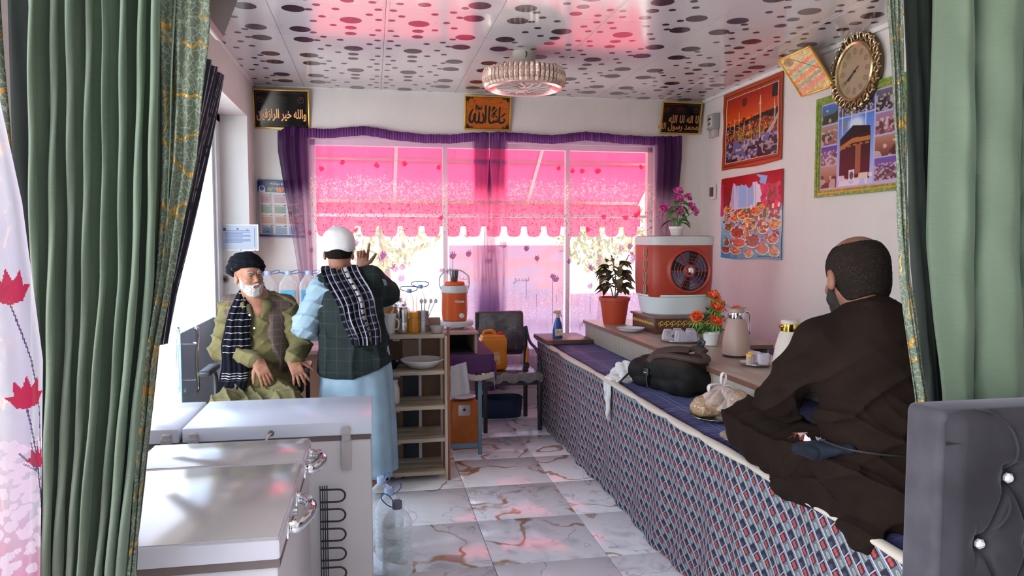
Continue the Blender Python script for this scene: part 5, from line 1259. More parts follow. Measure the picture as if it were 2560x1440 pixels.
def brush(strokes, ox, oy, s):
    """calligraphy strokes (x, y, width) in drawing units, y down -> flat ribbons in local x/z"""
    m = MB()
    for st in strokes:
        P = cr([(p[0], p[1], p[2]) for p in st], 5); L = []
        for i, p in enumerate(P):
            d = (P[min(i+1, len(P)-1)]-P[max(i-1, 0)]); d = Vector((d.x, d.y)).normalized(); n = Vector((-d.y, d.x)); w = p.z/2
            for sg in (1, -1): L.append(((p.x+n.x*w*sg-ox)*s, 0, -(p.y+n.y*w*sg-oy)*s))
        k = len(P); m.add(L, [(2*i, 2*i+1, 2*i+3, 2*i+2) for i in range(k-1)])
    return m
masha = [[(470, 600, 20), (400, 720, 60), (350, 880, 62), (375, 990, 72), (430, 1010, 60), (470, 950, 45), (485, 850, 45), (520, 755, 55), (530, 860, 45), (520, 965, 60), (565, 1020, 62), (620, 1000, 60), (645, 880, 62), (650, 690, 30)],
         [(640, 990, 50), (720, 1025, 62), (785, 985, 70), (800, 890, 55), (775, 790, 50), (745, 725, 25)], [(845, 490, 18), (845, 560, 68), (850, 700, 50), (850, 900, 46), (845, 1035, 12)],
         [(965, 505, 20), (968, 575, 68), (955, 700, 52), (950, 860, 52), (960, 965, 66), (1010, 1015, 66), (1075, 1000, 58), (1100, 945, 40), (1125, 995, 46), (1165, 960, 36), (1178, 900, 22)], [(1178, 960, 40), (1205, 990, 42), (1222, 950, 40), (1225, 890, 16)],
         [(1010, 825, 12), (1100, 725, 52), (1200, 605, 36)], [(1035, 685, 18), (1075, 610, 62), (1100, 560, 66), (1140, 595, 26)],
         [(1290, 515, 18), (1282, 585, 52), (1275, 720, 46), (1270, 870, 52), (1268, 965, 62), (1310, 1010, 56), (1380, 1000, 56), (1432, 945, 56), (1425, 890, 40), (1385, 890, 26)], [(1305, 855, 12), (1390, 780, 48), (1465, 705, 18)],
         [(550, 475, 18), (556, 580, 42), (548, 665, 12)], [(600, 500, 28), (612, 600, 44), (650, 615, 44), (665, 540, 24)], [(660, 600, 30), (708, 615, 42), (728, 515, 22)]]
M_pd = print_mat('dark glossy print', .10, .22)
# orange "masha allah" panel
c2 = Canvas(120, 90, asp=.72, col=(.72, .36, .03)); c2.speck(0, 0, 1, 1, .05, 20)
for x, y in ((0, 0), (1, 0), (0, 1), (1, 1)):
    c2.ell(x, y, .11, .15, (.16, .07, .01)); c2.ell(abs(x-.055), abs(y-.16), .014, .02, (.45, .08, .01)); c2.ell(abs(x-.14), abs(y-.05), .03, .03, (.30, .12, .01))
c2.line(.01, 0, .01, 1, .02, (.2, .08, .01)); c2.line(.99, 0, .99, 1, .02, (.2, .08, .01)); c2.line(0, .99, 1, .99, .02, (.3, .1, .01)); c2.line(0, .01, 1, .01, .02, (.3, .1, .01))
c2.ell(.19, .86, .035, .03, (.55, .13, .02), .7); c2.ell(.80, .84, .035, .03, (.55, .13, .02), .7)
for k in range(14): c2.line(.36+.02*k, .93, .372+.02*k, .935, .012, (.5, .12, .02), .8)
t, M = framed('calligraphy_picture', 'gold framed orange panel with bold black calligraphy over the middle of the window', (1.10, 7.055, 2.842), .450, .325, .17, c2)
sS = .415/1330
def lay(mb, name, mat, t, M, y=.0068, off=(0, 0)):
    mb.v = [tuple(M @ Vector((p[0]+off[0], y, p[2]+off[1]))) for p in mb.v]; return mb.build(name, mat, t, smooth=0)
M_inkr = plain('reddish calligraphy shadow', (.30, .05, .01), .35); M_ink = plain('black calligraphy ink', (.010, .008, .006), .3)
lay(brush(masha, 915, 725, sS), 'lettering_shadow', M_inkr, t, M, .0072, (.002, .0015)); lay(brush(masha, 915, 725, sS), 'lettering', M_ink, t, M, .0064)
m = brush([], 0, 0, 1)
for (x, y) in ((1130, 765), (1088, 830), (1180, 830)): m.add([((x+dx-915)*sS, 0, -(y+dy-725)*sS) for dx, dy in ((-38, 0), (0, -42), (38, 0), (0, 42))], [(0, 1, 2, 3)])
lay(m, 'lettering_dots', M_ink, t, M, .0064)
# two black and gold panels
M_cop = plain('copper gold lettering', (.62, .27, .09), .35, .4, var=.1)
def black_panel():
    c = Canvas(120, 86, asp=.7, col=(.08, .07, .07)); 
    for k in range(22):
        c.line(.04+.042*k, .945, .066+.042*k, .95, .012, (.45, .33, .26), .8); c.line(.04+.042*k, .05, .066+.042*k, .055, .012, (.45, .33, .26), .8)
    for k in range(15): c.line(.03, .08+.06*k, .035, .11+.06*k, .012, (.42, .32, .25), .8); c.line(.97, .08+.06*k, .965, .11+.06*k, .012, (.42, .32, .25), .8)
    for x in (.12, .87):
        for r_ in (.06, .045): c.ell(x, .76, r_, r_*1.5, (.36, .22, .15) if r_ > .05 else (.06, .06, .07))
        c.line(x-.02, .76, x+.02, .79, .012, (.5, .32, .2))
    for k in range(4): c.line(.38, .70+.045*k, .62-.03*(k % 2), .705+.045*k, .010, (.34, .22, .16), .8)
    return c
def arab(txt, size, t, M, x, z, mat, sx=1.0, sy=1.0):
    o = text_mb(arabic(txt), size, mat, 'lettering', t, (M @ rotm(PI/2)) @ Matrix.Diagonal((sx, sy, 1)), M @ Vector((x, .0062, z)), bold=size*.022); return o
t, M = framed('calligraphy_picture', 'gold framed black panel with one line of copper calligraphy above the calendar', (-.790, 7.045, 2.815), .495, .352, .20, black_panel(), M_pd)
arab('والله خير الرازقين', .105, t, M, 0, -.045, M_cop, .62, 1.05)
t, M = framed('calligraphy_picture', 'gold framed black panel with crowded copper calligraphy near the right corner', (3.050, 7.035, 2.850), .425, .318, .24, black_panel(), M_pd)
arab('لا اله الا الله', .10, t, M, .03, -.015, M_cop, .72, 1.0); arab('محمد رسول الله', .085, t, M, -.02, -.085, M_cop, .78, 1.0)
# ---- posters on the right wall (facing -x): u runs toward the viewer
def wall_sheet(name, lab, cv, y0, y1, z0, z1, cat='poster', mat=M_print, bulge=.006, sd=0):
    t = thing(name, lab, cat, (XR-.004, (y0+y1)/2, (z0+z1)/2))
    def fn(u, v):
        y = y0+(y1-y0)*u-(y0+y1)/2+.006*np.sin(v*7+sd)*(u < .03); z = (z0-(z0+z1)/2)+(z1-z0)*v+.008*np.sin(u*6+sd)*(v < .03)
        x = -.004-bulge*np.abs(np.sin(u*5+v*2+sd))-.004*np.sin(v*9+sd)**2; return x, y, z
    paint_sheet('printed_sheet', cv, fn, mat, t); return t
rg = np.random.default_rng(4)
c = Canvas(200, 150, asp=.72, col=(.60, .22, .06))       # mosque at sunset
c.rect(.012, .015, .988, .985, (.70, .28, .08)); c.rect(.03, .04, .97, .96, (.50, .17, .06)); c.rect(.045, .06, .955, .94, (.66, .26, .09)); c.rect(.062, .085, .938, .915, (.85, .78, .76))
x0, x1, yb, yt = .07, .93, .095, .905
c.rect(x0, yb, x1, yt, (.30, .18, .20)); c.grad(.56, yt, (.88, .36, .07), (.62, .10, .06), x0, x1)
c.put((c.nz(5) > .62) & (c.V > .70) & (c.V < .86) & (c.U > .22) & (c.U < .5), (.25, .10, .09), .7); c.put((c.U > .84) & (c.U < x1) & (c.V > .74+.1*(1-c.U)) & (c.V < yt) & (c.nz(6) > .3), (.15, .09, .09), .9)
c.ell(.60, .60, .05, .03, (1, .62, .15), .9, soft=.9)
c.poly([(x0, .50), (.3, .56), (.6, .605), (.8, .62), (x1, .63), (x1, .42), (x0, .42)], (.24, .13, .12)); c.speck(x0, .42, x1, .62, .35, 30)
c.poly([(x0, .42), (.25, .48), (.5, .54), (.75, .56), (x1, .50), (x1, .36), (x0, .34)], (.55, .24, .13)); c.speck(x0, .34, x1, .56, .4, 45)
for _ in range(130): c.ell(rg.uniform(x0, .9), rg.uniform(.38, .53), .006, .005, (.98, .66, .28), .8)
c.poly([(.16, .40), (.34, .33), (.60, .31), (.74, .36), (.74, .44), (.5, .44), (.2, .46)], (.60, .42, .20)); c.speck(.16, .31, .74, .46, .3, 40)
for k in range(7): c.rect(.36+.045*k, .33, .375+.045*k, .39, (.35, .2, .08))
c.poly([(.74, .33), (.93, .56), (.93, .50), (.80, .31)], (.72, .66, .68)); c.put((c.nz(18) > .52) & (c.V < .36) & (c.V > yb) & (c.U > x0) & (c.U < x1), (.45, .42, .60), .9)
c.put((c.nz(30) > .62) & (c.V < .34) & (c.V > yb) & (c.U > x0) & (c.U < x1), (.80, .74, .76), .7); c.put((c.nz(12) > .60) & (c.V < .22) & (c.V > yb) & (c.U > x0) & (c.U < x1), (.14, .10, .14), .8)
for (x, h0, h1, w_) in ((.10, .42, .56, .008), (.21, .42, .64, .011), (.30, .42, .70, .013), (.39, .45, .61, .010), (.49, .45, .60, .010), (.66, .33, .82, .020), (.88, .46, .72, .016)):
    c.line(x, h0, x, h1-.05, w_, (.80, .66, .56)); c.line(x, h1-.06, x, h1, w_*.5, (.88, .72, .62)); c.line(x-w_*.8, h1-.09, x+w_*.8, h1-.09, .010, (.86, .74, .64)); c.line(x-w_*.7, (h0+h1)/2, x+w_*.7, (h0+h1)/2, .008, (.50, .30, .22))
wall_sheet('mosque_poster', 'poster of a mosque with tall minarets under a red sky in a printed orange border', c, 6.60, 5.565, 2.285, 3.0, sd=1)
c = Canvas(200, 180, asp=.72, col=(.35, .66, .82))       # table of dishes
c.grad(0, .55, (.16, .52, .72), (.72, .85, .92)); c.rect(0, .62, 1, 1, (.60, .06, .06)); c.rect(.22, .40, .78, .92, (.55, .72, .92)); c.put((c.nz(6) > .5) & (c.U > .24) & (c.U < .76) & (c.V > .62) & (c.V < .9), (.93, .95, .98), .8)
c.rect(.22, .48, .78, .60, (.22, .42, .10)); c.put((c.nz(9) > .5) & (c.U > .24) & (c.U < .76) & (c.V > .56) & (c.V < .66), (.13, .26, .10), .9)
for x in (.30, .455, .60, .72): c.rect(x-.011, .42, x+.011, .95, (.80, .76, .80))
c.rect(.22, .60, .78, .617, (.82, .78, .8)); 
for k in range(11): c.ell(.05+.09*k, .945-.02*(k % 2), .06, .045+.02*(k % 3), (.66, .05+.03*(k % 2), .06))
c.poly([(0, .93), (.04, .93), (.055, .52), (.0, .52)], (.82, .10, .36)); c.poly([(.22, .93), (.26, .9), (.30, .62), (.26, .46), (.18, .46), (.16, .66)], (.78, .78, .92)); c.poly([(.60, .99), (.68, .93), (.66, .90), (.74, .80), (.78, .95)], (.45, .74, .93))
for k in range(9): c.line(.02+.026*k, .95, .05+.022*k, .62, .006, (.45, .03, .04), .7)
for _ in range(60): c.ell(rg.uniform(.70, .97), rg.uniform(.58, .86), .028, .028, (rg.uniform(.7, .9), rg.uniform(.08, .35), rg.uniform(.25, .45)), .9)
for _ in range(12): c.ell(rg.uniform(.78, .9), rg.uniform(.48, .8), .012, .05, (.30, .36, .12), .8)
def dish(x, y, rx, ry, f1, f2, n=26):
    c.ell(x, y-.012, rx*1.04, ry*1.04, (.30, .36, .40), .45); c.ell(x, y, rx, ry, (.93, .91, .88)); c.ell(x, y, rx*.86, ry*.84, (.66, .42, .26))
    for _ in range(n):
        a, q = rg.uniform(0, 6.28), rg.uniform(0, .74)**.6; col = f1 if rg.random() > .4 else f2
        c.ell(x+rx*q*math.cos(a), y+ry*q*math.sin(a)+.008, rx*.24, ry*.22, [min(1, max(0, k_*rg.uniform(.75, 1.25))) for k_ in col])
for _ in range(260):
    x, y = rg.uniform(.06, .96), rg.uniform(.03, .60); c.ell(x, y, rg.uniform(.012, .03), rg.uniform(.01, .025), [(.62, .26, .12), (.80, .40, .16), (.75, .16, .08), (.88, .66, .40), (.50, .20, .10)][int(rg.integers(0, 5))], .9 if y > .12 and not (x < .12 and y < .4) else .25)
brn, rd_, yl, gr = (.52, .20, .10), (.72, .14, .07), (.88, .58, .20), (.30, .42, .14)
for (x, y, rx, ry, a, b) in ((.13, .60, .075, .05, yl, brn), (.12, .50, .07, .045, (.8, .6, .35), brn), (.26, .49, .08, .05, yl, rd_), (.40, .52, .10, .06, brn, yl), (.62, .56, .09, .055, (.95, .5, .08), rd_), (.70, .60, .05, .035, yl, (.9, .75, .1)), (.14, .38, .07, .05, rd_, gr),
        (.50, .41, .12, .075, brn, yl), (.30, .31, .115, .075, brn, rd_), (.72, .36, .095, .07, (.85, .75, .62), brn), (.90, .40, .085, .06, yl, brn), (.46, .30, .05, .05, yl, brn), (.34, .19, .12, .06, rd_, (.85, .3, .08)), (.56, .21, .12, .08, brn, rd_),
        (.88, .24, .085, .065, (.75, .5, .4), rd_), (.10, .10, .085, .05, rd_, brn), (.28, .085, .10, .042, (.8, .3, .15), yl), (.50, .065, .075, .05, yl, rd_), (.72, .12, .11, .068, (.85, .35, .22), rd_), (.90, .085, .08, .055, yl, rd_), (.12, .19, .06, .05, (.5, .1, .06), gr)): dish(x, y, rx, ry, a, b)
for (x, y, h_) in ((.53, .56, .09), (.95, .57, .08), (.87, .56, .08), (.47, .37, .05), (.66, .44, .06)): c.line(x, y-h_/2, x, y+h_/2, .030, (.72, .25, .10)); c.line(x, y+h_/2, x, y+h_/2+.01, .034, (.95, .88, .78))
wall_sheet('food_poster', 'colourful poster of a table crowded with dishes beside a red curtained window', c, 6.61, 5.535, 1.470, 2.215, sd=3)
c = Canvas(190, 150, asp=.80, col=(.66, .68, .86))       # framed collage with the black cube shrine
def cell(x0, y0, x1, y1, a, b, k): c.grad(y0, y1, a, b, x0, x1); c.put((c.nz(k) > .5) & (c.U > x0) & (c.U < x1) & (c.V > y0) & (c.V < y0+(y1-y0)*.6), [q*.55 for q in a], .8); c.put((c.nz(k*2) > .62) & (c.U > x0) & (c.U < x1) & (c.V > y0) & (c.V < y0+(y1-y0)*.75), (.86, .80, .78), .7)
cell(.01, .76, .235, .98, (.38, .40, .22), (.25, .45, .78), 12); cell(.01, .52, .235, .74, (.55, .36, .30), (.66, .55, .50), 22); cell(.01, .29, .235, .50, (.60, .45, .44), (.38, .28, .60), 24); cell(.01, .02, .235, .27, (.50, .26, .16), (.72, .58, .50), 10)
cell(.255, .80, .70, .98, (.32, .30, .40), (.36, .42, .62), 30); cell(.72, .76, .99, .98, (.25, .20, .24), (.42, .40, .46), 22); cell(.72, .52, .99, .74, (.60, .36, .38), (.62, .48, .62), 20); cell(.72, .29, .99, .50, (.42, .24, .18), (.70, .50, .42), 9); cell(.72, .04, .99, .27, (.46, .34, .36), (.38, .32, .66), 26)
c.grad(.02, .78, (.72, .76, .90), (.30, .50, .84), .255, .70); c.ell(.48, .68, .13, .12, (.90, .93, .95), .85, soft=.5); c.ell(.33, .70, .05, .08, (.55, .50, .52), .8, soft=.6)
for x in (.30, .42, .60): c.line(x, .60, x, .93, .010, (.86, .88, .92))
c.poly([(.275, .08), (.275, .55), (.44, .68), (.66, .64), (.665, .08)], (.20, .10, .09)); c.poly([(.275, .50), (.275, .55), (.44, .68), (.66, .64), (.66, .57), (.44, .56)], (.10, .09, .08))
c.poly([(.275, .42), (.275, .47), (.44, .54), (.66, .53), (.66, .49), (.44, .49)], (.70, .45, .22)); c.rect(.48, .14, .545, .46, (.58, .36, .22)); 
for k in range(5): c.rect(.30+.075*k, .435+.01*min(k, 2), .345+.075*k, .455+.01*min(k, 2), (.66, .42, .2))
c.put((c.V < .14) & (c.V > .02) & (c.U > .26) & (c.U < .70) & (c.nz(16) > .45), (.88, .84, .88), .9); c.rect(.40, .07, .475, .19, (.85, .85, .86)); c.ell(.437, .13, .025, .045, (.3, .3, .34)); c.rect(.54, .08, .64, .15, (.84, .78, .70))
gfm = MT('green and gold moulding', (.1, .3, .06), .35); v = gfm.coords(); x, y, z = gfm.xyz(v); n = gfm.noise(v, 40, 2)
gfm.set('Base Color', gfm.mix(n.step(.35, .7), (.07, .26, .04), (.30, .42, .07)))
pg = thing('shrine_picture', 'large green framed collage around a black cube shrine, hung under the clock', 'picture', (XR-.012, 4.60, 2.315))
Wp, Hp = .94, .725
def fnp(u, v): return (u*0-.006, (.5-u)*(Wp-.10), (v-.5)*(Hp-.10))
paint_sheet('print', c, fnp, M_print, pg)
for (o1, o2, dpt, mt) in ((.0, .022, .020, gfm.m), (.022, .030, .014, M_gf), (.030, .046, .017, gfm.m), (.046, .052, .010, M_gf)):
    m = MB(); W2, H2 = Wp/2, Hp/2
    m.b2((-dpt, -W2+o1, -H2+o1), (.008, W2-o1, -H2+o2)).b2((-dpt, -W2+o1, H2-o2), (.008, W2-o1, H2-o1)).b2((-dpt, -W2+o1, -H2+o2), (.008, -W2+o2, H2-o2)).b2((-dpt, W2-o2, -H2+o2), (.008, W2-o1, H2-o2)); m.build('frame_moulding', mt, pg, smooth=0)
# tilted pastel picture
c = Canvas(90, 110, asp=.82, col=(.86, .72, .36)); c.speck(0, 0, 1, 1, .12, 12)
for (a, b, col) in ((.72, .60, (.93, .42, .30)), (.58, .48, (.56, .70, .62)), (.46, .34, (.92, .46, .22)), (.33, .22, (.62, .56, .46)), (.20, .06, (.90, .45, .40))): c.poly([(0, a-.08), (1, a+.16), (1, b+.18), (0, b-.06)], col, .9)
c.poly([(0, 1), (1, 1), (1, .86), (0, .62)], (.82, .72, .44)); c.ell(.22, .86, .15, .10, (.62, .42, .06)); c.ell(.22, .86, .06, .05, (.5, .32, .05)); c.line(.25, .98, .98, .45, .016, (.12, .10, .05)); c.line(.05, .70, .4, .56, .01, (.2, .16, .08)); c.speck(0, 0, 1, 1, .10, 25)
t, M = framed('tilted_picture', 'small gold framed pastel picture leaning forward beside the clock', (3.155, 5.06, 2.868), .42, .345, .66, c, yaw=-PI/2, bw=.014, fm=plain('yellow gold moulding', (.78, .47, .06), .3, .5))
MB().bar((0, .19, .17), (.0, .13, .02), .004).build('hanging_wire', M_black, t, smooth=0)
# ---- clock
ck = thing('wall_clock', 'round gilt wall clock with an openwork scrolled rim on the right wall', 'clock', (XR-.035, 4.61, 2.785))
Mc = rotm(0, -PI/2, 0) @ rotm(0, 0, 0); M_gilt = plain('pale antique gilt', (.56, .42, .24), .24, .85, var=.12, scale=40); M_gilt2 = plain('brushed champagne face', (.52, .44, .29), .32, .55, var=.05)
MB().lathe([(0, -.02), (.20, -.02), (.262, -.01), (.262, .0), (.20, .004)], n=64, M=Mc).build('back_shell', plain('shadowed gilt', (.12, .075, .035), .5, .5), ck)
MB().lathe([(.175, .004), (.180, .024), (.192, .030), (.200, .022), (.202, .004)], n=64, M=Mc).build('bezel', M_gilt, ck)
MB().lathe([(0, .010), (.177, .010), (.180, .006)], n=64, M=Mc).build('face', M_gilt2, ck)
for k in range(22):
    a = 2*PI*k/22; m = MB(); c0 = Vector((.231*math.cos(a), .231*math.sin(a), .012)); rd = Vector((math.cos(a), math.sin(a), 0)); tn_ = Vector((-math.sin(a), math.cos(a), 0))
    pts = [c0+rd*.026*math.cos(w)+tn_*.022*math.sin(w)+Vector((0, 0, .006*math.cos(w))) for w in [2*PI*q/12 for q in range(13)]]
    m.tube([Mc @ p for p in pts], .0068, 6); pts2 = [c0+rd*(.030-.02*q)+tn_*(.030+.006*math.sin(q*6))+Vector((0, 0, .008)) for q in (0, .4, .8, 1.2)]
    m.tube([Mc @ p for p in pts2], .006, 6); m.ball(Mc @ (c0+rd*.034+tn_*.014), .008, 8, 6); m.build('scroll', M_gilt, ck)
for k in range(12):
    a = PI/2-2*PI*k/12; p = Mc @ Vector((.133*math.cos(a), .133*math.sin(a), .0125))
    MB().lathe([(.018, 0), (.020, .002), (.022, 0)], p, 18, Mc @ rotm(0, 0, a), sx=1.0, sy=.75).add([(q[0], q[1], 0) for q in ((-.010, -.002), (.010, -.002), (.010, .002), (-.010, .002))], [(0, 1, 2, 3)], Mc @ rotm(0, 0, a), p).build('numeral', plain('bronze numeral', (.30, .22, .12), .4, .3), ck)
for (a, L, w_) in ((2.30, .085, .008), (2.15, .125, .005), (-1.0, .05, .006)):
    d = Vector((math.cos(a), math.sin(a), 0)); MB().bar(Mc @ Vector((0, 0, .016)), Mc @ (d*L+Vector((0, 0, .016))), w_, .002).build('clock_hand', plain('dark hand', (.08, .06, .05), .4), ck, smooth=0)
MB().lathe([(0, .02), (.008, .018), (.010, .010)], n=14, M=Mc).build('hub', M_black, ck)
# ---- ceiling fan lamp
lp = thing('ceiling_lamp', 'round crystal ceiling lamp with a slatted fan centre', 'lamp', (1.13, 5.50, 3.03))
MB().lathe([(0, 0), (.085, 0), (.085, -.105), (0, -.105)], n=36).build('canopy', plain('off white motor housing', (.55, .50, .46), .4), lp)
MB().lathe([(0, -.10), (.16, -.105), (.25, -.125), (.292, -.135), (.292, -.150), (0, -.148)], n=48).build('top_shell', plain('dark brass', (.12, .08, .05), .4, .4), lp)
M_cry = MT('rose crystal', (.80, .62, .56), .10, .15, .8); v = M_cry.coords(); M_cry.set('Base Color', M_cry.mix(M_cry.noise(v, 60, 2).step(.35, .65), (.50, .30, .22), (.98, .78, .68))); M_cry = M_cry.m
me = None
for k in range(48):
    a = 2*PI*k/48
    if me is None:
        m = MB(); w = .017; prof = [(.0, -.132), (.010, -.150), (.014, -.20), (.008, -.238), (-.01, -.262)]
        vs = []; fs = []
        for (dr_, z) in prof: vs += [(.286+dr_, -w, z), (.300+dr_, 0, z), (.286+dr_, w, z), (.270+dr_*.5, 0, z)]
        for i in range(len(prof)-1):
            for j in range(4): fs.append((i*4+j, i*4+(j+1) % 4, (i+1)*4+(j+1) % 4, (i+1)*4+j))
        fs += [(3, 2, 1, 0), tuple(len(vs)-4+j for j in range(4))]; m.add(vs, fs); o = m.build('crystal', M_cry, lp, smooth=0); me = o.data
    else: o = bpy.data.objects.new('crystal', me); COL.objects.link(o); o.parent = lp
    o.rotation_euler = (0, 0, a)
MB().lathe([(.205, -.252), (.235, -.268), (.262, -.276), (.285, -.268), (.285, -.258), (.26, -.262), (.21, -.245)], n=96, rip=lambda a, z: 1+.012*math.sin(a*48)).build('beaded_ring', plain('pink gilt ring', (.80, .52, .44), .2, .6, var=.25, scale=60), lp)
MB().lathe([(0, -.262), (.205, -.258), (.21, -.245), (0, -.24)], n=48).build('centre_disc', plain('satin disc', (.42, .36, .33), .45, .2), lp)
me = None
for k in range(16):
    a = 2*PI*k/16
    if me is None:
        pts = cr([(.045, 0, -.266), (.09, .022, -.268), (.14, .030, -.268), (.198, .018, -.266)], 4); m = MB(); m.tube(pts, .0065, 6, flat=.6); o = m.build('grille_vane', plain('pale vane', (.62, .56, .53), .4), lp); me = o.data
    else: o = bpy.data.objects.new('grille_vane', me); COL.objects.link(o); o.parent = lp
    o.rotation_euler = (0, 0, a)
MB().tube(cr([(-.08, -.02, -.08), (-.13, -.03, -.10), (-.15, -.03, -.085), (-.18, -.02, -.115), (-.235, -.02, -.125)], 5), .006, 6).tube([(-.005, -.086, -.01), (.002, -.090, -.03), (-.004, -.088, -.055)], .004, 6).build('wiring', M_black, lp)
# ---- calendar
c = Canvas(130, 165, asp=1.27, col=(.74, .70, .71)); c.rect(0, .80, 1, 1, (.05, .12, .32)); c.rect(0, 0, 1, .03, (.06, .12, .33)); c.rect(0, .03, .02, .8, (.6, .6, .68))
for x in (.10, .90): c.rect(x-.07, .80, x+.07, .86, (.80, .80, .86)); c.ell(x, .86, .07, .055, (.80, .80, .86)); c.ell(x, .865, .05, .040, (.06, .25, .60)); c.ell(x, .87, .02, .012, (.2, .45, .75))
for k in range(11): x = .24+.052*k; hh = (.04, .05, .05, .045, .06, .055, .06, .05, .05, .045, .04)[k]; col = ((.35, .36, .16), (.55, .55, .3), (.10, .35, .45), (.1, .3, .14), (.85, .40, .08), (.88, .44, .1), (.80, .35, .08), (.2, .3, .65), (.85, .5, .1), (.9, .55, .15), (.75, .6, .1))[k]; c.rect(x-.022, .81, x+.022, .81+hh*1.3, col); c.rect(x-.010, .81+hh*1.3, x+.010, .822+hh*1.3, (.85, .85, .85))
cols = [((.66, .52, .55), (.60, .18, .26)), ((.46, .52, .44), (.10, .32, .16)), ((.68, .48, .38), (.62, .25, .10)), ((.42, .52, .62), (.12, .25, .52))]
for r_ in range(4):
    for q in range(3):
        x = .06+.305*q; y = .62-.188*r_; c.rect(x, y, x+.25, y+.105, cols[r_][0]); c.line(x, y-.005, x+.25, y-.005, .010, cols[r_][1]); c.line(x, y+.125, x+.22, y+.122, .014, cols[r_][1], .8); c.rect(x+.20, y+.128, x+.25, y+.142, (.12, .14, .2), .8)
c.rect(.19, .645, .225, .675, (.65, .12, .2)); c.rect(.17, .075, .20, .095, (.15, .2, .4))
cl = thing('wall_calendar', 'blue headed wall calendar with twelve coloured month blocks beside the curtain', 'calendar', (-.815, 7.085, 1.925), 0)
paint_sheet('printed_sheet', c, lambda u, v: ((u-.5)*.395+.012*(.5-v), -.006-.010*np.sin(u*3.1)*v, (v-.5)*.50-.012*u), M_print, cl)
MB().box((.0, -.004, .252), (.392, .008, .012), rotm(0, .03)).build('binding', plain('blue binding', (.03, .06, .2), .4), cl, smooth=0)
MB().box((.012, -.004, -.256), (.41, .008, .014), rotm(0, .03)).build('bottom_strip', plain('blue binding', (.03, .06, .2), .4), cl, smooth=0)
for k in range(9): pass
text_mb(arabic('روزنامه'.replace('ز', 'ز'))+' '+arabic('سال نو'), .030, M_let, 'lettering', cl, rotm(PI/2), (0, -.016, .225))
# ================================================================== GREY TUFTED CHAIR
def velv(name, c):
    t = MT(name, c, .8, spec=.2); v = t.coords(); t.set('Sheen Weight', .35); t.set('Sheen Roughness', .35); t.set('Sheen Tint', (.75, .72, .85, 1))
    n = t.noise(v, 7, 4); t.set('Base Color', t.mix(n.step(.3, .7), tuple(q*.72 for q in c), tuple(q*1.15 for q in c))); t.bump(t.noise(v, 400, 2), .15, .001); return t.m
M_gv = velv('grey velvet', (.036, .033, .040))
ch = thing('tufted_chair', 'grey velvet chair with a tall tufted back and crystal buttons at the lower right', 'chair', (1.68, 1.30, 0))
X0, X1, YF, YK, ZTc = 1.322, 2.02, 1.508, 1.632, 1.232
btn = [(1.424+.144*i, .908) for i in range(5)]+[(1.496+.144*i, 1.065) for i in range(4)]+[(1.496+.144*i, .751) for i in range(4)]+[(1.424+.144*i, .594) for i in range(5)]
def face(u, v):
    x = X0+.012+(X1-X0-.024)*u; z = .50+(ZTc-.50)*v
    e = min(u, 1-u)*(X1-X0); et = (1-v)*(ZTc-.5); y = YF-.030
    for bx_, bz_ in btn:
        d = math.hypot(x-bx_, z-bz_); y += .026*math.exp(-(d/.030)**2)
    # diamond creases between buttons
    if e > .06 and z < 1.10:
        a = ((x-1.424)/.144+(z-.908)/.314); b = ((x-1.424)/.144-(z-.908)/.314)
        for q in (a, b): f = abs(q-round(q)); y += .016*math.exp(-(f/.06)**2)*min(1, (e-.06)/.05)
    y += .03*max(0, 1-e/.035)**2+.03*max(0, 1-et/.035)**2
    zz = z-.018*max(0, 1-e/.05)**2*(v > .9)
    return (x, y, zz)
MB().sheet(face, 130, 110).build('tufted_front', M_gv, ch, world=True, smooth=80)
m = MB(); m.box(((X0+X1)/2, (YF+YK)/2+.006, (.42+ZTc)/2-.003), (X1-X0, YK-YF, ZTc-.42), None, .022); m.build('back_frame', velv('lit grey velvet side', (.075, .070, .082)), ch, world=True)  # same velvet in a lighter colour: light from the left painted in
for (pts) in ([(1.405, ZTc+.001), (1.45, 1.222), (1.487, 1.18), (1.500, 1.12), (1.496, 1.065)], [(1.496, 1.065), (1.488, 1.01), (1.46, .955), (1.424, .908)], [(1.424, .908), (1.45, .85), (1.496, .751)]):
    P_ = [];
    for (x, z) in pts:
        u = (x-X0-.012)/(X1-X0-.024); v = min(1, (z-.5)/(ZTc-.5)); q = face(u, v); P_.append((x, q[1]-.003, z))
    MB().tube(cr(P_, 8), .0032, 6).build('piping', M_gv, ch, world=True)
M_cr = MT('cut crystal', (.78, .72, .76), .05, .3, 1.0).m
for (x, z) in btn: 
    if z > .8: MB().ball((x, YF-.014, z), .0135, 7, 5, rotm(PI/2), (1, 1, .8)).build('crystal_button', M_cr, ch, world=True, smooth=0)
MB().box((1.67, 1.25, .46), (.66, .56, .12), None, .04).build('seat', M_gv, ch, world=True)
for x, y in ((1.38, 1.02), (1.96, 1.02), (1.38, 1.58), (1.96, 1.58)): MB().lathe([(0, 0), (.014, 0), (.024, .41), (0, .41)], (x, y, 0), 14).build('leg', M_black, ch, world=True)
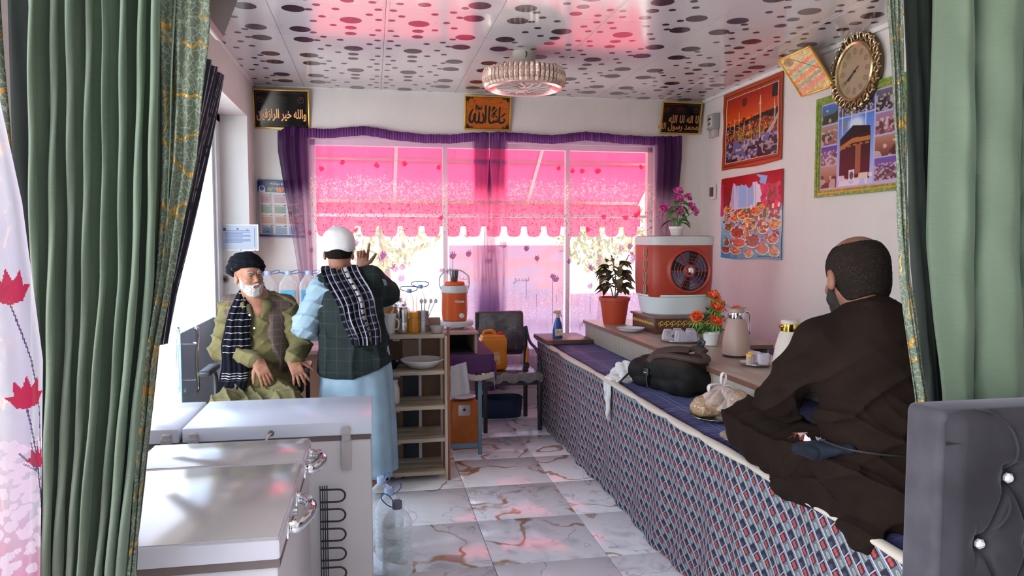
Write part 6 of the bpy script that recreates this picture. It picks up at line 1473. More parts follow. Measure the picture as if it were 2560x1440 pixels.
# ================================================================== BACKPACK
bk = thing('backpack', 'slumped dark brown backpack with loose straps lying on the navy throw', 'backpack', (1.700, 4.03, ZT))
d = Vector((.32, -.947, 0)); ang = math.atan2(d.y, d.x); RB = np.array(rotm(0, 0, ang))
def Bp(a, b, z): return tuple(Vector((1.700, 4.03, ZT))+d*a+Vector((.947, .32, 0))*b+Vector((0, 0, z)))
def bag_mat():
    t = MT('black brown nylon', (.02, .016, .016), .72, spec=.2); v = t.coords(); n = t.noise(v, 9, 4); x, y, z = t.xyz(v)
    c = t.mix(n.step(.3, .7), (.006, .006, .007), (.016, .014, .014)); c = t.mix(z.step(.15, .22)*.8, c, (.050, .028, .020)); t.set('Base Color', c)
    t.bump(t.noise(t.warp(v, 5, .1), 11, 4), .35, .010); return t.m
M_bag = bag_mat()
RB3 = rotm(0, 0, ang)
def bdisp(P): return .006*vnoise(P, 34, 2)+.008*fold(P, (.6, .3, .8), 42, 1.2, 1)
sculpt('bag_body', [rbx(Bp(0, 0, .085), (.255, .120, .080), .07, RB3, k=.05), rbx(Bp(.06, .0, .165), (.165, .105, .070), .06, RB3, k=.06), ell(Bp(-.17, -.01, .10), (.085, .12, .085), RB3, k=.06),
                    rbx(Bp(.09, .01, .245), (.115, .055, .035), .03, RB3, k=.02, op='sub')], M_bag, bk, .006, bdisp, world=True)
M_strap = plain('brown padded strap', (.060, .034, .026), .7, var=.1, bump=.3)
def strap(pts, w, th, name='strap', mat=M_strap):
    P_ = cr([Bp(*p) for p in pts], 6); m = MB(); m.tube(P_, w, 10, flat=th); return m.build(name, mat, bk, world=True)
strap([(-.27, -.02, .07), (-.24, .02, .14), (-.14, .06, .19), (.0, .09, .225), (.10, .11, .255), (.17, .10, .24)], .030, .42, 'shoulder_strap')
strap([(-.06, -.115, .10), (-.055, -.10, .19), (-.02, -.05, .235), (.05, .0, .25), (.10, .05, .25)], .030, .45, 'shoulder_strap')
strap([(-.02, -.10, .205), (.08, -.095, .225), (.20, -.075, .225), (.255, .0, .21), (.22, .075, .215), (.12, .10, .235)], .022, .8, 'collar_roll')
strap([(-.055, -.122, .03), (-.058, -.128, .08), (-.055, -.12, .14)], .013, .4, 'webbing', M_black)
MB().box(Bp(-.056, -.128, .115), (.045, .02, .045), RB3, .005).build('buckle', M_black, bk, world=True)
MB().box(Bp(-.056, -.140, .112), (.026, .003, .004), RB3).build('buckle_mark', plain('pale mark', (.5, .5, .55), .4), bk, world=True)
strap([(-.26, -.05, .10), (-.285, -.09, .06), (-.29, -.13, .025), (-.26, -.15, .035), (-.235, -.12, .075), (-.245, -.07, .11)], .010, .5, 'hanging_loop', M_black)
m = MB(); m.box(Bp(.13, .115, .285), (.05, .012, .06), RB3 @ rotm(0, .5), .008); m.lathe([(0, .008), (.006, .007), (.007, 0)], Bp(.13, .10, .29), 10, rotm(PI/2)); m.build('grab_tab', M_black, bk, world=True)
# ================================================================== CRUMPLED CLOTH
M_wc = plain('creased white cotton', (.70, .68, .66), .85, var=.05)
wc = thing('crumpled_cloth', 'crumpled white cloth by the backpack, one end hanging over the platform edge', 'cloth', (1.53, 4.42, ZT))
sculpt('bunched_cloth', [ell((1.575, 4.45, ZT+.045), (.075, .095, .060), k=.03), ell((1.62, 4.40, ZT+.035), (.06, .06, .045), k=.03), ell((1.57, 4.38, ZT+.016), (.10, .10, .020), k=.03), ell((1.515, 4.44, ZT+.012), (.05, .075, .016), k=.03)], M_wc, wc, .004,
       lambda P: .012*fold(P, (.3, .9, .3), 120, 2.2, 3, 1.2)+.008*fold(P, (1, -.2, .6), 95, 2, 7, 1.2), world=True)
def tail(u, v):
    y = 4.385+.12*u*(1-.55*v)+.03*v; q = v*.36
    if q < .085: x = 1.545-q; z = ZT+.016-.0*q
    else: x = 1.458-.010*math.sin(u*14)*min(1, (q-.085)*12); z = ZT+.012-(q-.085)*(.55+.45*math.sin(PI*(u*.8+.25)))
    return (x+.006*math.sin(u*22+v*3), y+.004*math.sin(v*20), z+.006*math.sin(u*24)*(q < .085))
MB().sheet(tail, 30, 30).build('hanging_end', M_wc, wc, world=True, smooth=80, solid=.003)
# ================================================================== RICE BAGS ON A PLATE
def steel_plate(loc, r_, lab):
    t = thing('steel_plate', lab, 'plate', loc); MB().lathe([(0, .003), (r_*.72, .002), (r_*.93, .016), (r_, .020), (r_, .023), (r_*.92, .020), (r_*.7, .007), (0, .007)], n=48).build('dish', M_steel, t); return t
steel_plate((1.655, 3.33, ZT+.003), .135, 'wide steel plate under the tied bags of rice on the platform edge')
q = steel_plate((1.600, 2.93, ZT+.003), .120, 'steel plate beside the knee of the man in brown')
def rice():
    t = MT('cooked rice in clear plastic', (.5, .36, .2), .25, spec=.6); v = t.coords(); n = t.voro(v, 170, 'F1', 0); n2 = t.noise(v, 14, 3)
    c = t.mix(n.step(.1, .6), (.60, .44, .28), (.34, .21, .11)); c = t.mix(n2.step(.5, .75)*.5, c, (.70, .60, .48)); t.set('Base Color', c); t.set('Coat Weight', .7); t.set('Coat Roughness', .08); t.bump(n2, .6, .01); return t.m
M_rice = rice(); M_film2 = clear('thin plastic film', (.95, .88, .86), .12, .16)
def rbag(name, lab, prims, top, sd):
    t = thing(name, lab, 'bag', prims[0][1].tolist() if False else (float(prims[0][1][0]), float(prims[0][1][1]), ZT+.012)); 
    sculpt('rice_fill', prims, M_rice, t, .004, lambda P: .0025*vnoise(P, 160, sd)+.005*vnoise(P, 45, sd), world=True)
    c = prims[0][1]; top = Vector(top); rr = random.Random(sd)
    def neck(u, v):
        a = 2*PI*u; r0 = .058*(1-v)**.8+.010; p = Vector(c).lerp(top, .25+.75*v); w = 1+.22*math.sin(a*7+sd)*v+.1*math.sin(a*3)
        return (p.x+r0*w*math.cos(a), p.y+r0*w*math.sin(a), p.z+.0)
    MB().sheet(neck, 48, 10).build('bag_neck', M_film2, t, world=True, smooth=80); return t, top
b1, tp = rbag('rice_bag', 'left clear bag of rice tied with a knot on the steel plate', [ell((1.605, 3.36, ZT+.060), (.075, .07, .052), k=.03), ell((1.65, 3.34, ZT+.085), (.045, .05, .055), k=.04)], (1.675, 3.33, ZT+.165), 3)
m = MB()
def loop(pts, w0):
    P_ = cr([tuple(tp+Vector(p)) for p in pts], 6); m.tube(P_, [w0*(.5+.9*math.sin(PI*i/(len(P_)-1))) for i in range(len(P_))], 8, flat=.3)
loop([(0, 0, -.01), (-.008, 0, .03), (.0, 0, .062), (.016, 0, .060), (.018, 0, .03), (.004, 0, 0)], .010)
loop([(0, 0, 0), (-.03, -.01, .014), (-.07, -.01, .008), (-.075, -.01, -.018), (-.05, 0, -.024)], .012)
loop([(0, 0, 0), (.03, -.005, .004), (.055, 0, -.012), (.075, 0, -.03)], .011); loop([(0, 0, -.005), (.0, -.02, -.02), (.01, -.03, -.055)], .010); m.build('knot', plain('milky plastic film', (.78, .68, .66), .25, var=.1), b1, world=True, smooth=80)
rbag('rice_bag', 'right clear bag of rice leaning against the low table', [ell((1.745, 3.315, ZT+.090), (.065, .062, .062), k=.03), ell((1.73, 3.31, ZT+.045), (.05, .05, .035), k=.04)], (1.680, 3.33, ZT+.168), 6)
rbag('rice_bag', 'small clear bag of rice in front on the steel plate', [ell((1.695, 3.255, ZT+.043), (.042, .042, .035), k=.02)], (1.688, 3.29, ZT+.11), 9)
# ================================================================== PEOPLE
def skin(name, c, c2):
    t = MT(name, c, .55, spec=.35); v = t.coords(); n = t.noise(v, 22, 4); t.set('Base Color', t.mix(n.step(.3, .7), c2, c)); t.set('Subsurface Weight', .08); t.set('Subsurface Radius', (.02, .008, .004)); t.set('Subsurface Scale', .3)
    t.bump(t.noise(v, 120, 3), .25, .002); return t.m
def fabric(name, c, rough=.85, v2=.18, bump=.25, sheen=.03):
    t = MT(name, c, rough, spec=.12); v = t.coords(); n = t.noise(v, 6, 4); t.set('Base Color', t.mix(n.step(.3, .7), tuple(q*(1-v2) for q in c), tuple(min(1, q*(1+v2)) for q in c)))
    t.set('Sheen Weight', sheen); t.bump(t.noise(v, 320, 3), bump, .0015); return t.m
class Fr:
    """local frame: x = person's right, y = forward, z = up"""
    def __init__(s, o, fwd, tilt=0, roll=0, k=1.0):
        f = Vector((fwd[0], fwd[1], 0)).normalized(); r = Vector((f.y, -f.x, 0)); M = Matrix((r, f, Vector((0, 0, 1)))).transposed()
        s.M = M @ Matrix.Rotation(-tilt, 3, 'X') @ Matrix.Rotation(roll, 3, 'Y'); s.o = Vector(o); s.k = k
    def p(s, *a): return tuple(s.o+s.M @ (Vector(a)*s.k))
    def e(s, c, r, k=.012, op='add'): return ell(s.p(*c), [q*s.k for q in r], s.M, k*s.k, op)
    def c(s, a, b, ra, rb=None, k=.01, op='add'): return cap(s.p(*a), s.p(*b), ra*s.k, (ra if rb is None else rb)*s.k, k*s.k, op)
def head(F, face=True):
    P = [F.e((0, -.014, .036), (.076, .098, .084), .02), F.e((0, .018, -.030), (.060, .070, .078), .03), F.e((0, .055, -.092), (.028, .024, .020), .02)]
    P += [F.e((s*.080, -.010, -.004), (.011, .019, .031), .006) for s in (-1, 1)]+[F.e((s*.089, -.004, .002), (.008, .010, .016), .006, 'sub') for s in (-1, 1)]
    if face:
        P += [F.c((-.036, .080, .032), (.036, .080, .032), .010, k=.014), F.c((0, .086, .020), (0, .106, -.020), .008, .0125, .010)]
        P += [F.e((s*.0105, .096, -.026), (.0085, .010, .008), .006) for s in (-1, 1)]+[F.e((s*.040, .062, -.018), (.022, .020, .018), .02) for s in (-1, 1)]
        P += [F.e((s*.031, .096, .012), (.017, .017, .011), .010, 'sub') for s in (-1, 1)]+[F.e((s*.031, .076, .012), (.0145, .0125, .0115), .004) for s in (-1, 1)]
        P += [F.c((-.019, .084, -.055), (.019, .084, -.055), .0065, k=.006), F.c((-.016, .083, -.066), (.016, .083, -.066), .0075, k=.006), F.c((-.022, .093, -.0605), (.022, .093, -.0605), .0025, k=.003, op='sub')]
    return P
def hand(w, d, n, side, curl=(.25, .3, .35, .4), spread=.12, thumb=.6, s=1.0, bend0=.25):
    """w wrist, d direction of the fingers, n back-of-hand normal, side=+1: thumb lies towards +d x n"""
    d = Vector(d).normalized(); n = Vector(n); n = (n-d*n.dot(d)).normalized(); t = d.cross(n)*side; w = Vector(w); M = Matrix((t, d, n)).transposed(); P = []
    P.append(rbx(w+d*.045*s, (.037*s, .048*s, .0125*s), .012*s, M, .012)); P.append(cap(w-d*.02*s, w+d*.02*s, .026*s, .024*s, .015, fl=(n, .75)))
    for i, (L, off) in enumerate(((.070, .028), (.078, .010), (.073, -.009), (.057, -.027))):
        a = bend0*.5; q = w+d*.088*s+t*off*s; dirv = (d+t*spread*(1.5-i)).normalized(); pts = [q-d*.02*s, q]; rs = [.0098*s, .0092*s]
        for j, fr in enumerate((.42, .32, .26)):
            a += curl[i]*(.7, 1, .8)[j]; dd = dirv*math.cos(a)-n*math.sin(a); q = q+dd*L*fr*s; pts.append(q); rs.append((.0085, .0078, .0068)[j]*s)
        P += chain(pts, rs, .0035)
    q = w+d*.022*s+t*.030*s-n*.004; td = (d*math.cos(thumb)+t*math.sin(thumb)-n*.25).normalized(); pts = [q-t*.012*s, q+td*.034*s, q+td*.064*s+d*.004*s, q+td*.088*s+d*.012*s]
    P += chain(pts, [.015*s, .0115*s, .0100*s, .0078*s], .006); return P
def figure(j, F, face=True, hands=(None, None)):
    """one continuous skin body from joints"""
    P = head(F, face); P.append(cap(F.p(0, -.022, -.05), j['neck'], .056*F.k, .060, .02))
    P += [cap(j['neck'], j['chest'], .075, .135, .05), ell(j['chest'], (.165, .115, .16), j['TM'], .06), ell(j['belly'], (.145, .115, .14), j['TM'], .06), ell(j['pelvis'], (.165, .125, .11), j['TM'], .05)]
    for s in 'LR':
        P += [cap(j['neck'], j['sh'+s], .055, .055, .04), cap(j['sh'+s], j['el'+s], .050, .040, .02), cap(j['el'+s], j['wr'+s], .040, .026, .012)]
        P += [cap(j['hip'+s], j['kn'+s], .082, .058, .04), cap(j['kn'+s], j['an'+s], .055, .036, .02)]
        a = Vector(j['an'+s]); fd = Vector(j['ft'+s])
        P += [cap(a+Vector((0, 0, -.03))-fd*.03, a+Vector((0, 0, -.035))+fd*.12, .030, .026, .02), cap(a+Vector((0, 0, -.045))+fd*.10, a+Vector((0, 0, -.05))+fd*.17, .026, .020, .02)]
    for h_ in hands:
        if h_: P += h_
    return P
# ---------------------------------------------------------------- seated old man
pm_ = thing('person', 'seated old bearded man in black turban, olive clothes and brown waistcoat, hands on thighs', 'person', (-.70, 4.8, 0))
M_sk1 = skin('weathered skin', (.36, .175, .108), (.24, .105, .066))
F1 = Fr((-.752, 4.805, 1.405), (.56, -.83), tilt=-.06, roll=.10, k=.99)
TM1 = Fr((0, 0, 0), (.15, -1)).M
j = dict(neck=(-.725, 4.885, 1.265), chest=(-.72, 4.93, 1.10), belly=(-.715, 4.91, .88), pelvis=(-.71, 4.93, .68), TM=TM1,
         shR=(-.885, 4.92, 1.205), shL=(-.555, 4.92, 1.205), elR=(-.940, 4.84, .945), elL=(-.455, 4.86, .955), wrR=(-.690, 4.665, .905), wrL=(-.485, 4.665, .905),
         hipR=(-.80, 4.90, .675), hipL=(-.62, 4.90, .675), knR=(-.845, 4.46, .665), knL=(-.505, 4.46, .665), anR=(-.83, 4.44, .10), anL=(-.50, 4.44, .10), ftR=Vector((-.1, -1, 0)), ftL=Vector((.1, -1, 0)))
hR = hand(j['wrR'], (.42, -.20, -.86), (.25, -.90, .35), 1, (.18, .22, .25, .28), .10, .5, 1.06, .1)
hL = hand(j['wrL'], (.34, -.25, -.85), (.10, -.93, .36), -1, (.22, .2, .2, .2), .22, .75, 1.06, .1)
sculpt('body', figure(j, F1, True, (hR, hL)), M_sk1, pm_, .0042, lambda P: .0006*vnoise(P, 150, 1), world=True)
M_eye = plain('eye white', (.36, .30, .27), .2, var=.02); M_iris = plain('dark iris', (.03, .015, .01), .15, var=0)
for s in (-1, 1):
    MB().ball(F1.p(s*.031, .0785, .0125), .0122, 14, 10).build('eye', M_eye, pm_, world=True); e_ = pm_.children[-1]
    MB().ball(Vector(F1.p(s*.031+.004, .0885, .0115))-pm_.location, .0052, 10, 8).build('iris', M_iris, e_)
    MB().tube(cr([F1.p(s*.012, .100, .026), F1.p(s*.03, .098, .0335), F1.p(s*.052, .082, .026)], 5), [.003, .005, .0055, .0055, .005, .005, .005, .0045, .004, .003, .002], 6).build('eyebrow', plain('grey eyebrow', (.28, .25, .23), .9), pm_, world=True)
    MB().tube(cr([F1.p(s*.014, .0925, .017), F1.p(s*.031, .0955, .0195), F1.p(s*.047, .084, .013)], 5), .0058, 8).build('eyelid', M_sk1, pm_, world=True)
MB().tube(cr([F1.p(-.019, .0885, -.0585), F1.p(0, .0945, -.0570), F1.p(.019, .0885, -.0585)], 5), [.002, .0035, .0045, .005, .005, .0045, .005, .0045, .004, .003, .002], 6).build('lips', plain('lips', (.34, .13, .10), .5), pm_, world=True)
M_beard = plain('white beard', (.42, .39, .37), .95, var=.25, scale=60, bump=.9, bscale=150)
def beard(F, mat, par, h=.0035, thin=0):
    P = [F.e((0, .028, -.066), (.0605-thin, .066-thin, .056), .02), F.e((0, .056, -.100), (.032, .028, .022), .03)]+[F.c((s*.062, .012, .004), (s*.058, .030, -.050), .010, .020, .02) for s in (-1, 1)]
    P += [F.c((s*.003, .102, -.043), (s*.026, .090, -.058), .008, .007, .008) for s in (-1, 1)]
    P += [F.e((0, .096, -.060), (.020, .016, .0085), .008, 'sub'), F.e((0, .075, -.018), (.048, .034, .032), .012, 'sub'), F.e((0, -.05, -.03), (.10, .075, .12), .02, 'sub')]
    return sculpt('beard', P, mat, par, h, lambda Q: .0025*vnoise(Q, 260, 4), world=True)
beard(F1, M_beard, pm_)
def turb():
    t = MT('black turban cloth', (.012, .013, .018), .9, spec=.08); v = t.coords(); n = t.voro(t.coords(scale=(1, 1, 2.2)), 75, 'F1', 0); m_ = t.noise(v, 9, 2).step(.50, .58); x, y, z = t.xyz(v)
    f = n.lt(.16)*m_*x.step(-.085, -.11); t.set('Base Color', t.mix(f, (.006, .007, .010), (.40, .38, .36))); t.bump(t.noise(v, 200, 2), .3, .002); return t.m
P = [F1.e((0, -.026, .098), (.096, .112, .066), .03)]
for k in range(14):
    a0, a1 = 2*PI*k/14, 2*PI*(k+1)/14
    def q(a): return F1.p(.080*math.sin(a), -.024+.092*math.cos(a), .064+.024*math.cos(a)+.012*math.sin(a))
    rr_ = lambda a: .025+.018*(1-math.cos(a))*.5-.004*math.sin(a)
    P.append(cap(q(a0), q(a1), rr_(a0), rr_(a1), .012))
P += [F1.c((-.06, -.09, .04), (-.02, -.11, -.02), .030, .022, .02)]
sculpt('turban', P, turb(), pm_, .0045, lambda Q: .004*fold(Q, (.25, .2, 1), 190, 1.6, 5, 1.4), world=True)
M_olv = fabric('olive cotton', (.135, .120, .052), .8)
# tunic: torso, sleeves and the cloth over the lap
def olive_disp(Q): return -.009*fold(Q, (.45, .2, .9), 62, 1.5, 2, 2.2)-.004*fold(Q, (-.7, .3, .6), 105, 2, 8, 2)
TP = [ell((-.72, 4.925, 1.10), (.190, .145, .17), TM1, .05), ell((-.715, 4.905, .90), (.185, .165, .18), TM1, .06), ell((-.71, 4.88, .74), (.21, .20, .10), TM1, .06), cap((-.725, 4.89, 1.25), (-.72, 4.92, 1.16), .070, .11, .05)]
for s in 'LR': TP += [cap(j['neck'], j['sh'+s], .068, .070, .05), cap(j['sh'+s], j['el'+s], .074, .064, .03)]
def toward(a, b, f): a, b = Vector(a), Vector(b); return tuple(a+(b-a)*f)
TP += [cap(j['elR'], toward(j['elR'], j['wrR'], .90), .062, .056, .03), cap(j['elL'], toward(j['elL'], j['wrL'], .90), .062, .056, .03)]
TP += [F1.c((0, .0, -.085), (0, .20, -.20), .064, .040, .02, 'sub')]
TP += [cap((-.712, 4.79, 1.27), (-.715, 4.765, 1.11), .062, .014, .012, 'sub')]
sculpt('tunic', TP, M_olv, pm_, .0055, olive_disp, world=True)
LP_ = []
for s in 'LR': LP_ += [cap(j['hip'+s], j['kn'+s], .112, .088, .04), cap(j['kn'+s], toward(j['kn'+s], j['an'+s], .55), .090, .10, .04), cap(toward(j['kn'+s], j['an'+s], .55), toward(j['kn'+s], j['an'+s], .93), .10, .07, .04)]
LP_ += [cap((-.71, 4.78, .70), (-.69, 4.50, .64), .075, .060, .06), cap((-.69, 4.50, .64), (-.68, 4.42, .40), .060, .07, .06)]
sculpt('trousers', LP_, M_olv, pm_, .006, lambda Q: -.012*fold(Q, (1, .35, .25), 75, 1.4, 4, 2)-.007*fold(Q, (.2, .9, .5), 70, 1.8, 9, 2), world=True)
# collar flaps
for s, pts in ((-1, [(-.790, 4.83, 1.262), (-.770, 4.785, 1.225), (-.735, 4.775, 1.165)]), (1, [(-.665, 4.82, 1.268), (-.640, 4.775, 1.235), (-.675, 4.765, 1.150)])):
    MB().tube(cr(pts, 6), [.022, .024, .026, .028, .030, .030, .028, .026, .024, .020, .016, .012, .008], 8, flat=.28).build('collar', M_olv, pm_, world=True, smooth=80)
for (x, y, z) in ((-.745, 4.752, 1.175), (-.717, 4.738, 1.095)): MB().lathe([(0, .003), (.006, .0025), (.0065, 0)], (x, y, z), 12, rotm(PI/2)).build('button', M_wpl, pm_, world=True)
# waistcoat
def plaid(name, c, c2, s, w=.06, a=.5, rot=0, axes=('x', 'z')):
    t = MT(name, c, .85, spec=.2); v = t.coords(rot=(0, rot, 0)); x, y, z = t.xyz(t.warp(v, 4, .012)); D = dict(x=x, y=y, z=z)
    l = (D[axes[0]]/s).frac().lt(w).mx((D[axes[1]]/s).frac().lt(w)); n = t.noise(v, 8, 3)
    t.set('Base Color', t.mix(l*a, t.mix(n, tuple(q*.75 for q in c), tuple(q*1.25 for q in c)), c2)); t.bump(t.noise(v, 300, 2), .25, .0015); return t.m
VP = [ell((-.72, 4.93, 1.10), (.214, .172, .185), TM1, .05), ell((-.715, 4.91, .90), (.212, .196, .18), TM1, .06), cap((-.80, 4.895, 1.225), (-.885, 4.925, 1.212), .076, .078, .05), cap((-.65, 4.895, 1.225), (-.555, 4.925, 1.212), .076, .078, .05)]
VP += [cap((-.705, 4.765, 1.32), (-.690, 4.725, .98), .088, .080, .01, 'sub'), cap((-.690, 4.725, .98), (-.630, 4.70, .78), .080, .12, .01, 'sub'), cap((-.725, 4.87, 1.38), (-.725, 4.86, 1.27), .10, .08, .01, 'sub')]
VP += [cap((-1.03, 4.80, 1.06), (-.955, 4.88, 1.15), .07, .06, .01, 'sub'), cap((-.41, 4.80, 1.06), (-.485, 4.88, 1.15), .07, .06, .01, 'sub')]
sculpt('waistcoat', VP, plaid('brown waistcoat wool', (.085, .060, .050), (.22, .18, .165), .045, .07, .45), pm_, .0055, lambda Q: .004*fold(Q, (.3, .2, 1), 45, 1.5, 6), mask=lambda Q: .79-Q[:, 2], world=True)
# black scarf with pale stripes over his right side
def scarf_mat():
    t = MT('black scarf with pale stripes', (.010, .012, .022), .9, spec=.08); u_ = t.n('ShaderNodeUVMap'); x, y, z = t.xyz(u_.outputs[0])
    a = ((y*19).frac().lt(.10))*(y.gt(.44)); b = ((y*52).frac().lt(.30))*(y.gt(.255))*(y.lt(.325)); c = ((y*50).frac().lt(.25))*(y.gt(.09))*(y.lt(.13))
    t.set('Base Color', t.mix(a.mx(b).mx(c)*(x.gt(.06))*.9, (.006, .007, .012), (.42, .41, .40))); return t.m
cx_ = [(.62, -.850, 4.50, .150), (.72, -.842, 4.575, .150), (.80, -.828, 4.66, .160), (.90, -.828, 4.715, .165), (1.0, -.825, 4.730, .165), (1.12, -.815, 4.745, .15), (1.22, -.800, 4.790, .115), (1.30, -.790, 4.850, .09), (1.34, -.775, 4.92, .08)]
def fn(u, v):
    z = .60+.74*v; x, y, w = lerp_tab(cx_, z); e = (u-.5)
    return (x+e*w+.004*math.sin(z*30+u*4), y-.016*(1-(2*e)**2)-.010*math.sin(u*15+z*3)-.005*math.sin(u*31+z*5), z)
uv_sheet('scarf', fn, 44, 80, scarf_mat(), pm_, world=True, solid=.005)
def fn(u, v): a = -1.2+2.6*v; return (-.735+.082*math.sin(a)*1.0, 4.905+.070*math.cos(a), 1.318-.045*u-.02*math.cos(a)+.006*math.sin(v*20))
uv_sheet('scarf_neck', fn, 10, 40, M_dark, pm_, world=True, solid=.012)
# swivel chair
oc = thing('office_chair', 'black swivel armchair under the seated old man', 'chair', (-.71, 4.98, 0))
MB().box((-.71, 4.93, .545), (.50, .48, .08), None, .035).build('seat', M_black, oc, world=True)
MB().box((-.70, 5.165, .895), (.47, .07, .60), rotm(-.06, 0, 0), .033).build('backrest', plain('black mesh fabric', (.03, .03, .032), .7, bump=.4), oc, world=True)
for s in (-1, 1):
    x = -.71+s*.285
    m = MB(); m.tube(cr([(x-.0*s, 4.98, .56), (x, 4.98, .74), (x, 4.93, .80)], 5), .014, 8); m.build('arm_post', M_black, oc, world=True)
    MB().box((x, 4.80, .835), (.075, .30, .035), None, .016).build('armrest', M_black, oc, world=True)
MB().lathe([(.03, .09), (.03, .30), (.022, .30), (.022, .51)], (-.71, 4.93, 0), 16).build('gas_column', M_black, oc, world=True)
for k in range(5):
    a = 2*PI*k/5+.3; c, s = math.cos(a), math.sin(a); MB().bar((-.71+.02*c, 4.93+.02*s, .11), (-.71+.26*c, 4.93+.26*s, .075), .04, .03, bev=.006).build('base_spoke', M_black, oc, world=True)
    MB().lathe([(0, -.012), (.026, -.012), (.028, 0), (.026, .012), (0, .012)], (-.71+.26*c, 4.93+.26*s, .028), 14, rotm(PI/2, 0, a)).build('castor', M_black, oc, world=True)
# ---------------------------------------------------------------- standing man
ps = thing('person', 'standing man seen from behind in white cap, green waistcoat and pale blue clothes, finger raised', 'person', (-.14, 4.78, 0))
M_sk2 = skin('brown skin', (.38, .185, .12), (.27, .115, .07))
F2 = Fr((-.203, 4.745, 1.545), (.10, 1), tilt=.12, k=1.06)
TM2 = Fr((0, 0, 0), (.05, 1)).M
j2_ = dict(neck=(-.175, 4.775, 1.405), chest=(-.145, 4.775, 1.22), belly=(-.13, 4.78, 1.05), pelvis=(-.12, 4.79, .90), TM=TM2, shL=(-.315, 4.765, 1.345), shR=(.015, 4.745, 1.365), elL=(-.415, 4.76, 1.10), elR=(.100, 5.00, 1.255),
           wrL=(-.300, 4.98, 1.02), wrR=(-.068, 5.08, 1.445), hipL=(-.21, 4.79, .88), hipR=(-.03, 4.79, .88), knL=(-.22, 4.76, .48), knR=(-.0, 4.76, .48), anL=(-.235, 4.81, .085), anR=(.012, 4.815, .085), ftL=Vector((-.1, 1, 0)), ftR=Vector((.15, 1, 0)))
hR2 = hand(j2_['wrR'], (.10, .02, 1), (.25, 1, 0), -1, (.02, 1.35, 1.45, 1.5), .05, .7, 1.08, .0)
hL2 = hand(j2_['wrL'], (.7, .5, -.1), (-.3, .2, 1), 1, (.4, .45, .5, .5), .06, .5, 1.05)
sculpt('body', figure(j2_, F2, True, (hR2, hL2)), M_sk2, ps, .0045, None, world=True)
P = [F2.e((0, -.016, .034), (.083, .104, .088), .02)]
hair_mask = lambda F, z0, y0: (lambda Q: np.maximum(-((Q-_np(F.o))@np.array(F.M)[:, 2]/F.k-z0), (Q-_np(F.o))@np.array(F.M)[:, 1]/F.k-y0))
sculpt('hair', P, plain('black hair', (.014, .010, .008), .9, 0, .1, var=.3, scale=60, bump=.8, bscale=200), ps, .004, lambda Q: .0015*vnoise(Q, 300, 2), mask=hair_mask(F2, -.052, .045), world=True)
P = [rbx(F2.p(0, -.018, .070), (.086*1.06, .102*1.06, .060*1.06), .060, F2.M, .02), F2.e((0, -.018, .088), (.084, .100, .078), .03), F2.e((0, -.022, .045), (.090, .106, .055), .03)]
sculpt('cap', P, plain('white knitted cap', (.80, .79, .80), .85, var=.04, bump=.5, bscale=220), ps, .004, lambda Q: .0022*vnoise(Q, 55, 3), mask=lambda Q: -((Q-_np(F2.o))@np.array(F2.M)[:, 2]/F2.k+.020-.06*((Q-_np(F2.o))@np.array(F2.M)[:, 1])), world=True)
M_pb = fabric('pale blue cotton', (.28, .40, .49), .8, .12)
KP = [ell((-.145, 4.78, 1.21), (.185, .135, .18), TM2, .05), ell((-.13, 4.78, 1.0), (.190, .145, .2), TM2, .06), cap((-.175, 4.775, 1.42), (-.16, 4.775, 1.32), .066, .10, .04)]
for s in 'LR': KP += [cap(j2_['neck'], j2_['sh'+s], .066, .068, .05)]
KP += [cap(j2_['shL'], j2_['elL'], .072, .080, .03), cap(j2_['elL'], toward(j2_['elL'], j2_['wrL'], .85), .080, .060, .03), cap(j2_['shR'], j2_['elR'], .056, .064, .03), cap(j2_['elR'], toward(j2_['elR'], j2_['wrR'], .72), .066, .052, .03)]
sculpt('tunic', KP, M_pb, ps, .0055, lambda Q: -.008*fold(Q, (.3, .4, .85), 70, 1.6, 5, 2.2)-.004*fold(Q, (-.6, .3, .7), 110, 2, 2, 2), world=True)
def skirt(u, v):
    a = 2*PI*u; z = .150+.86*v; c = (-.115+.012*v, 4.785); rx = float(np.interp(z, [.15, .5, .8, 1.01], [.248, .240, .222, .19])); ry = float(np.interp(z, [.15, .5, .8, 1.01], [.175, .165, .155, .14]))
    q = 1+(.055*math.sin(a*7+z*1.5)+.03*math.sin(a*13+z*3+1)+.02*math.sin(a*3+z*6))*(1-.75*v)
    return (c[0]+rx*q*math.cos(a), c[1]+ry*q*math.sin(a), z+(.02*math.sin(a*2) if v < .01 else 0))
MB().sheet(skirt, 120, 50).build('tunic_skirt', M_pb, ps, world=True, smooth=80, solid=.004)
TL = []
for s in 'LR': TL += [cap(j2_['hip'+s], j2_['kn'+s], .10, .095, .03), cap(j2_['kn'+s], toward(j2_['kn'+s], j2_['an'+s], .78), .095, .070, .03)]
sculpt('trousers', TL, M_pb, ps, .008, lambda Q: .008*fold(Q, (1, .3, .2), 50, 1.4, 4), world=True)
WP = [ell((-.14, 4.775, 1.20), (.210, .155, .21), TM2, .05), ell((-.125, 4.775, .98), (.222, .170, .24), TM2, .06), ell((-.12, 4.775, .84), (.236, .178, .14), TM2, .06), cap((-.22, 4.775, 1.385), (-.290, 4.765, 1.365), .070, .072, .05), cap((-.12, 4.765, 1.392), (-.015, 4.745, 1.385), .072, .080, .05), cap((-.015, 4.745, 1.385), (.085, 4.93, 1.285), .088, .094, .04),  # runs down the right arm: dark cloth stands in for the shaded blue sleeve
      cap((-.17, 4.80, 1.52), (-.175, 4.785, 1.44), .10, .072, .01, 'sub'), cap((-.42, 4.72, 1.14), (-.38, 4.72, 1.25), .055, .045, .015, 'sub')]
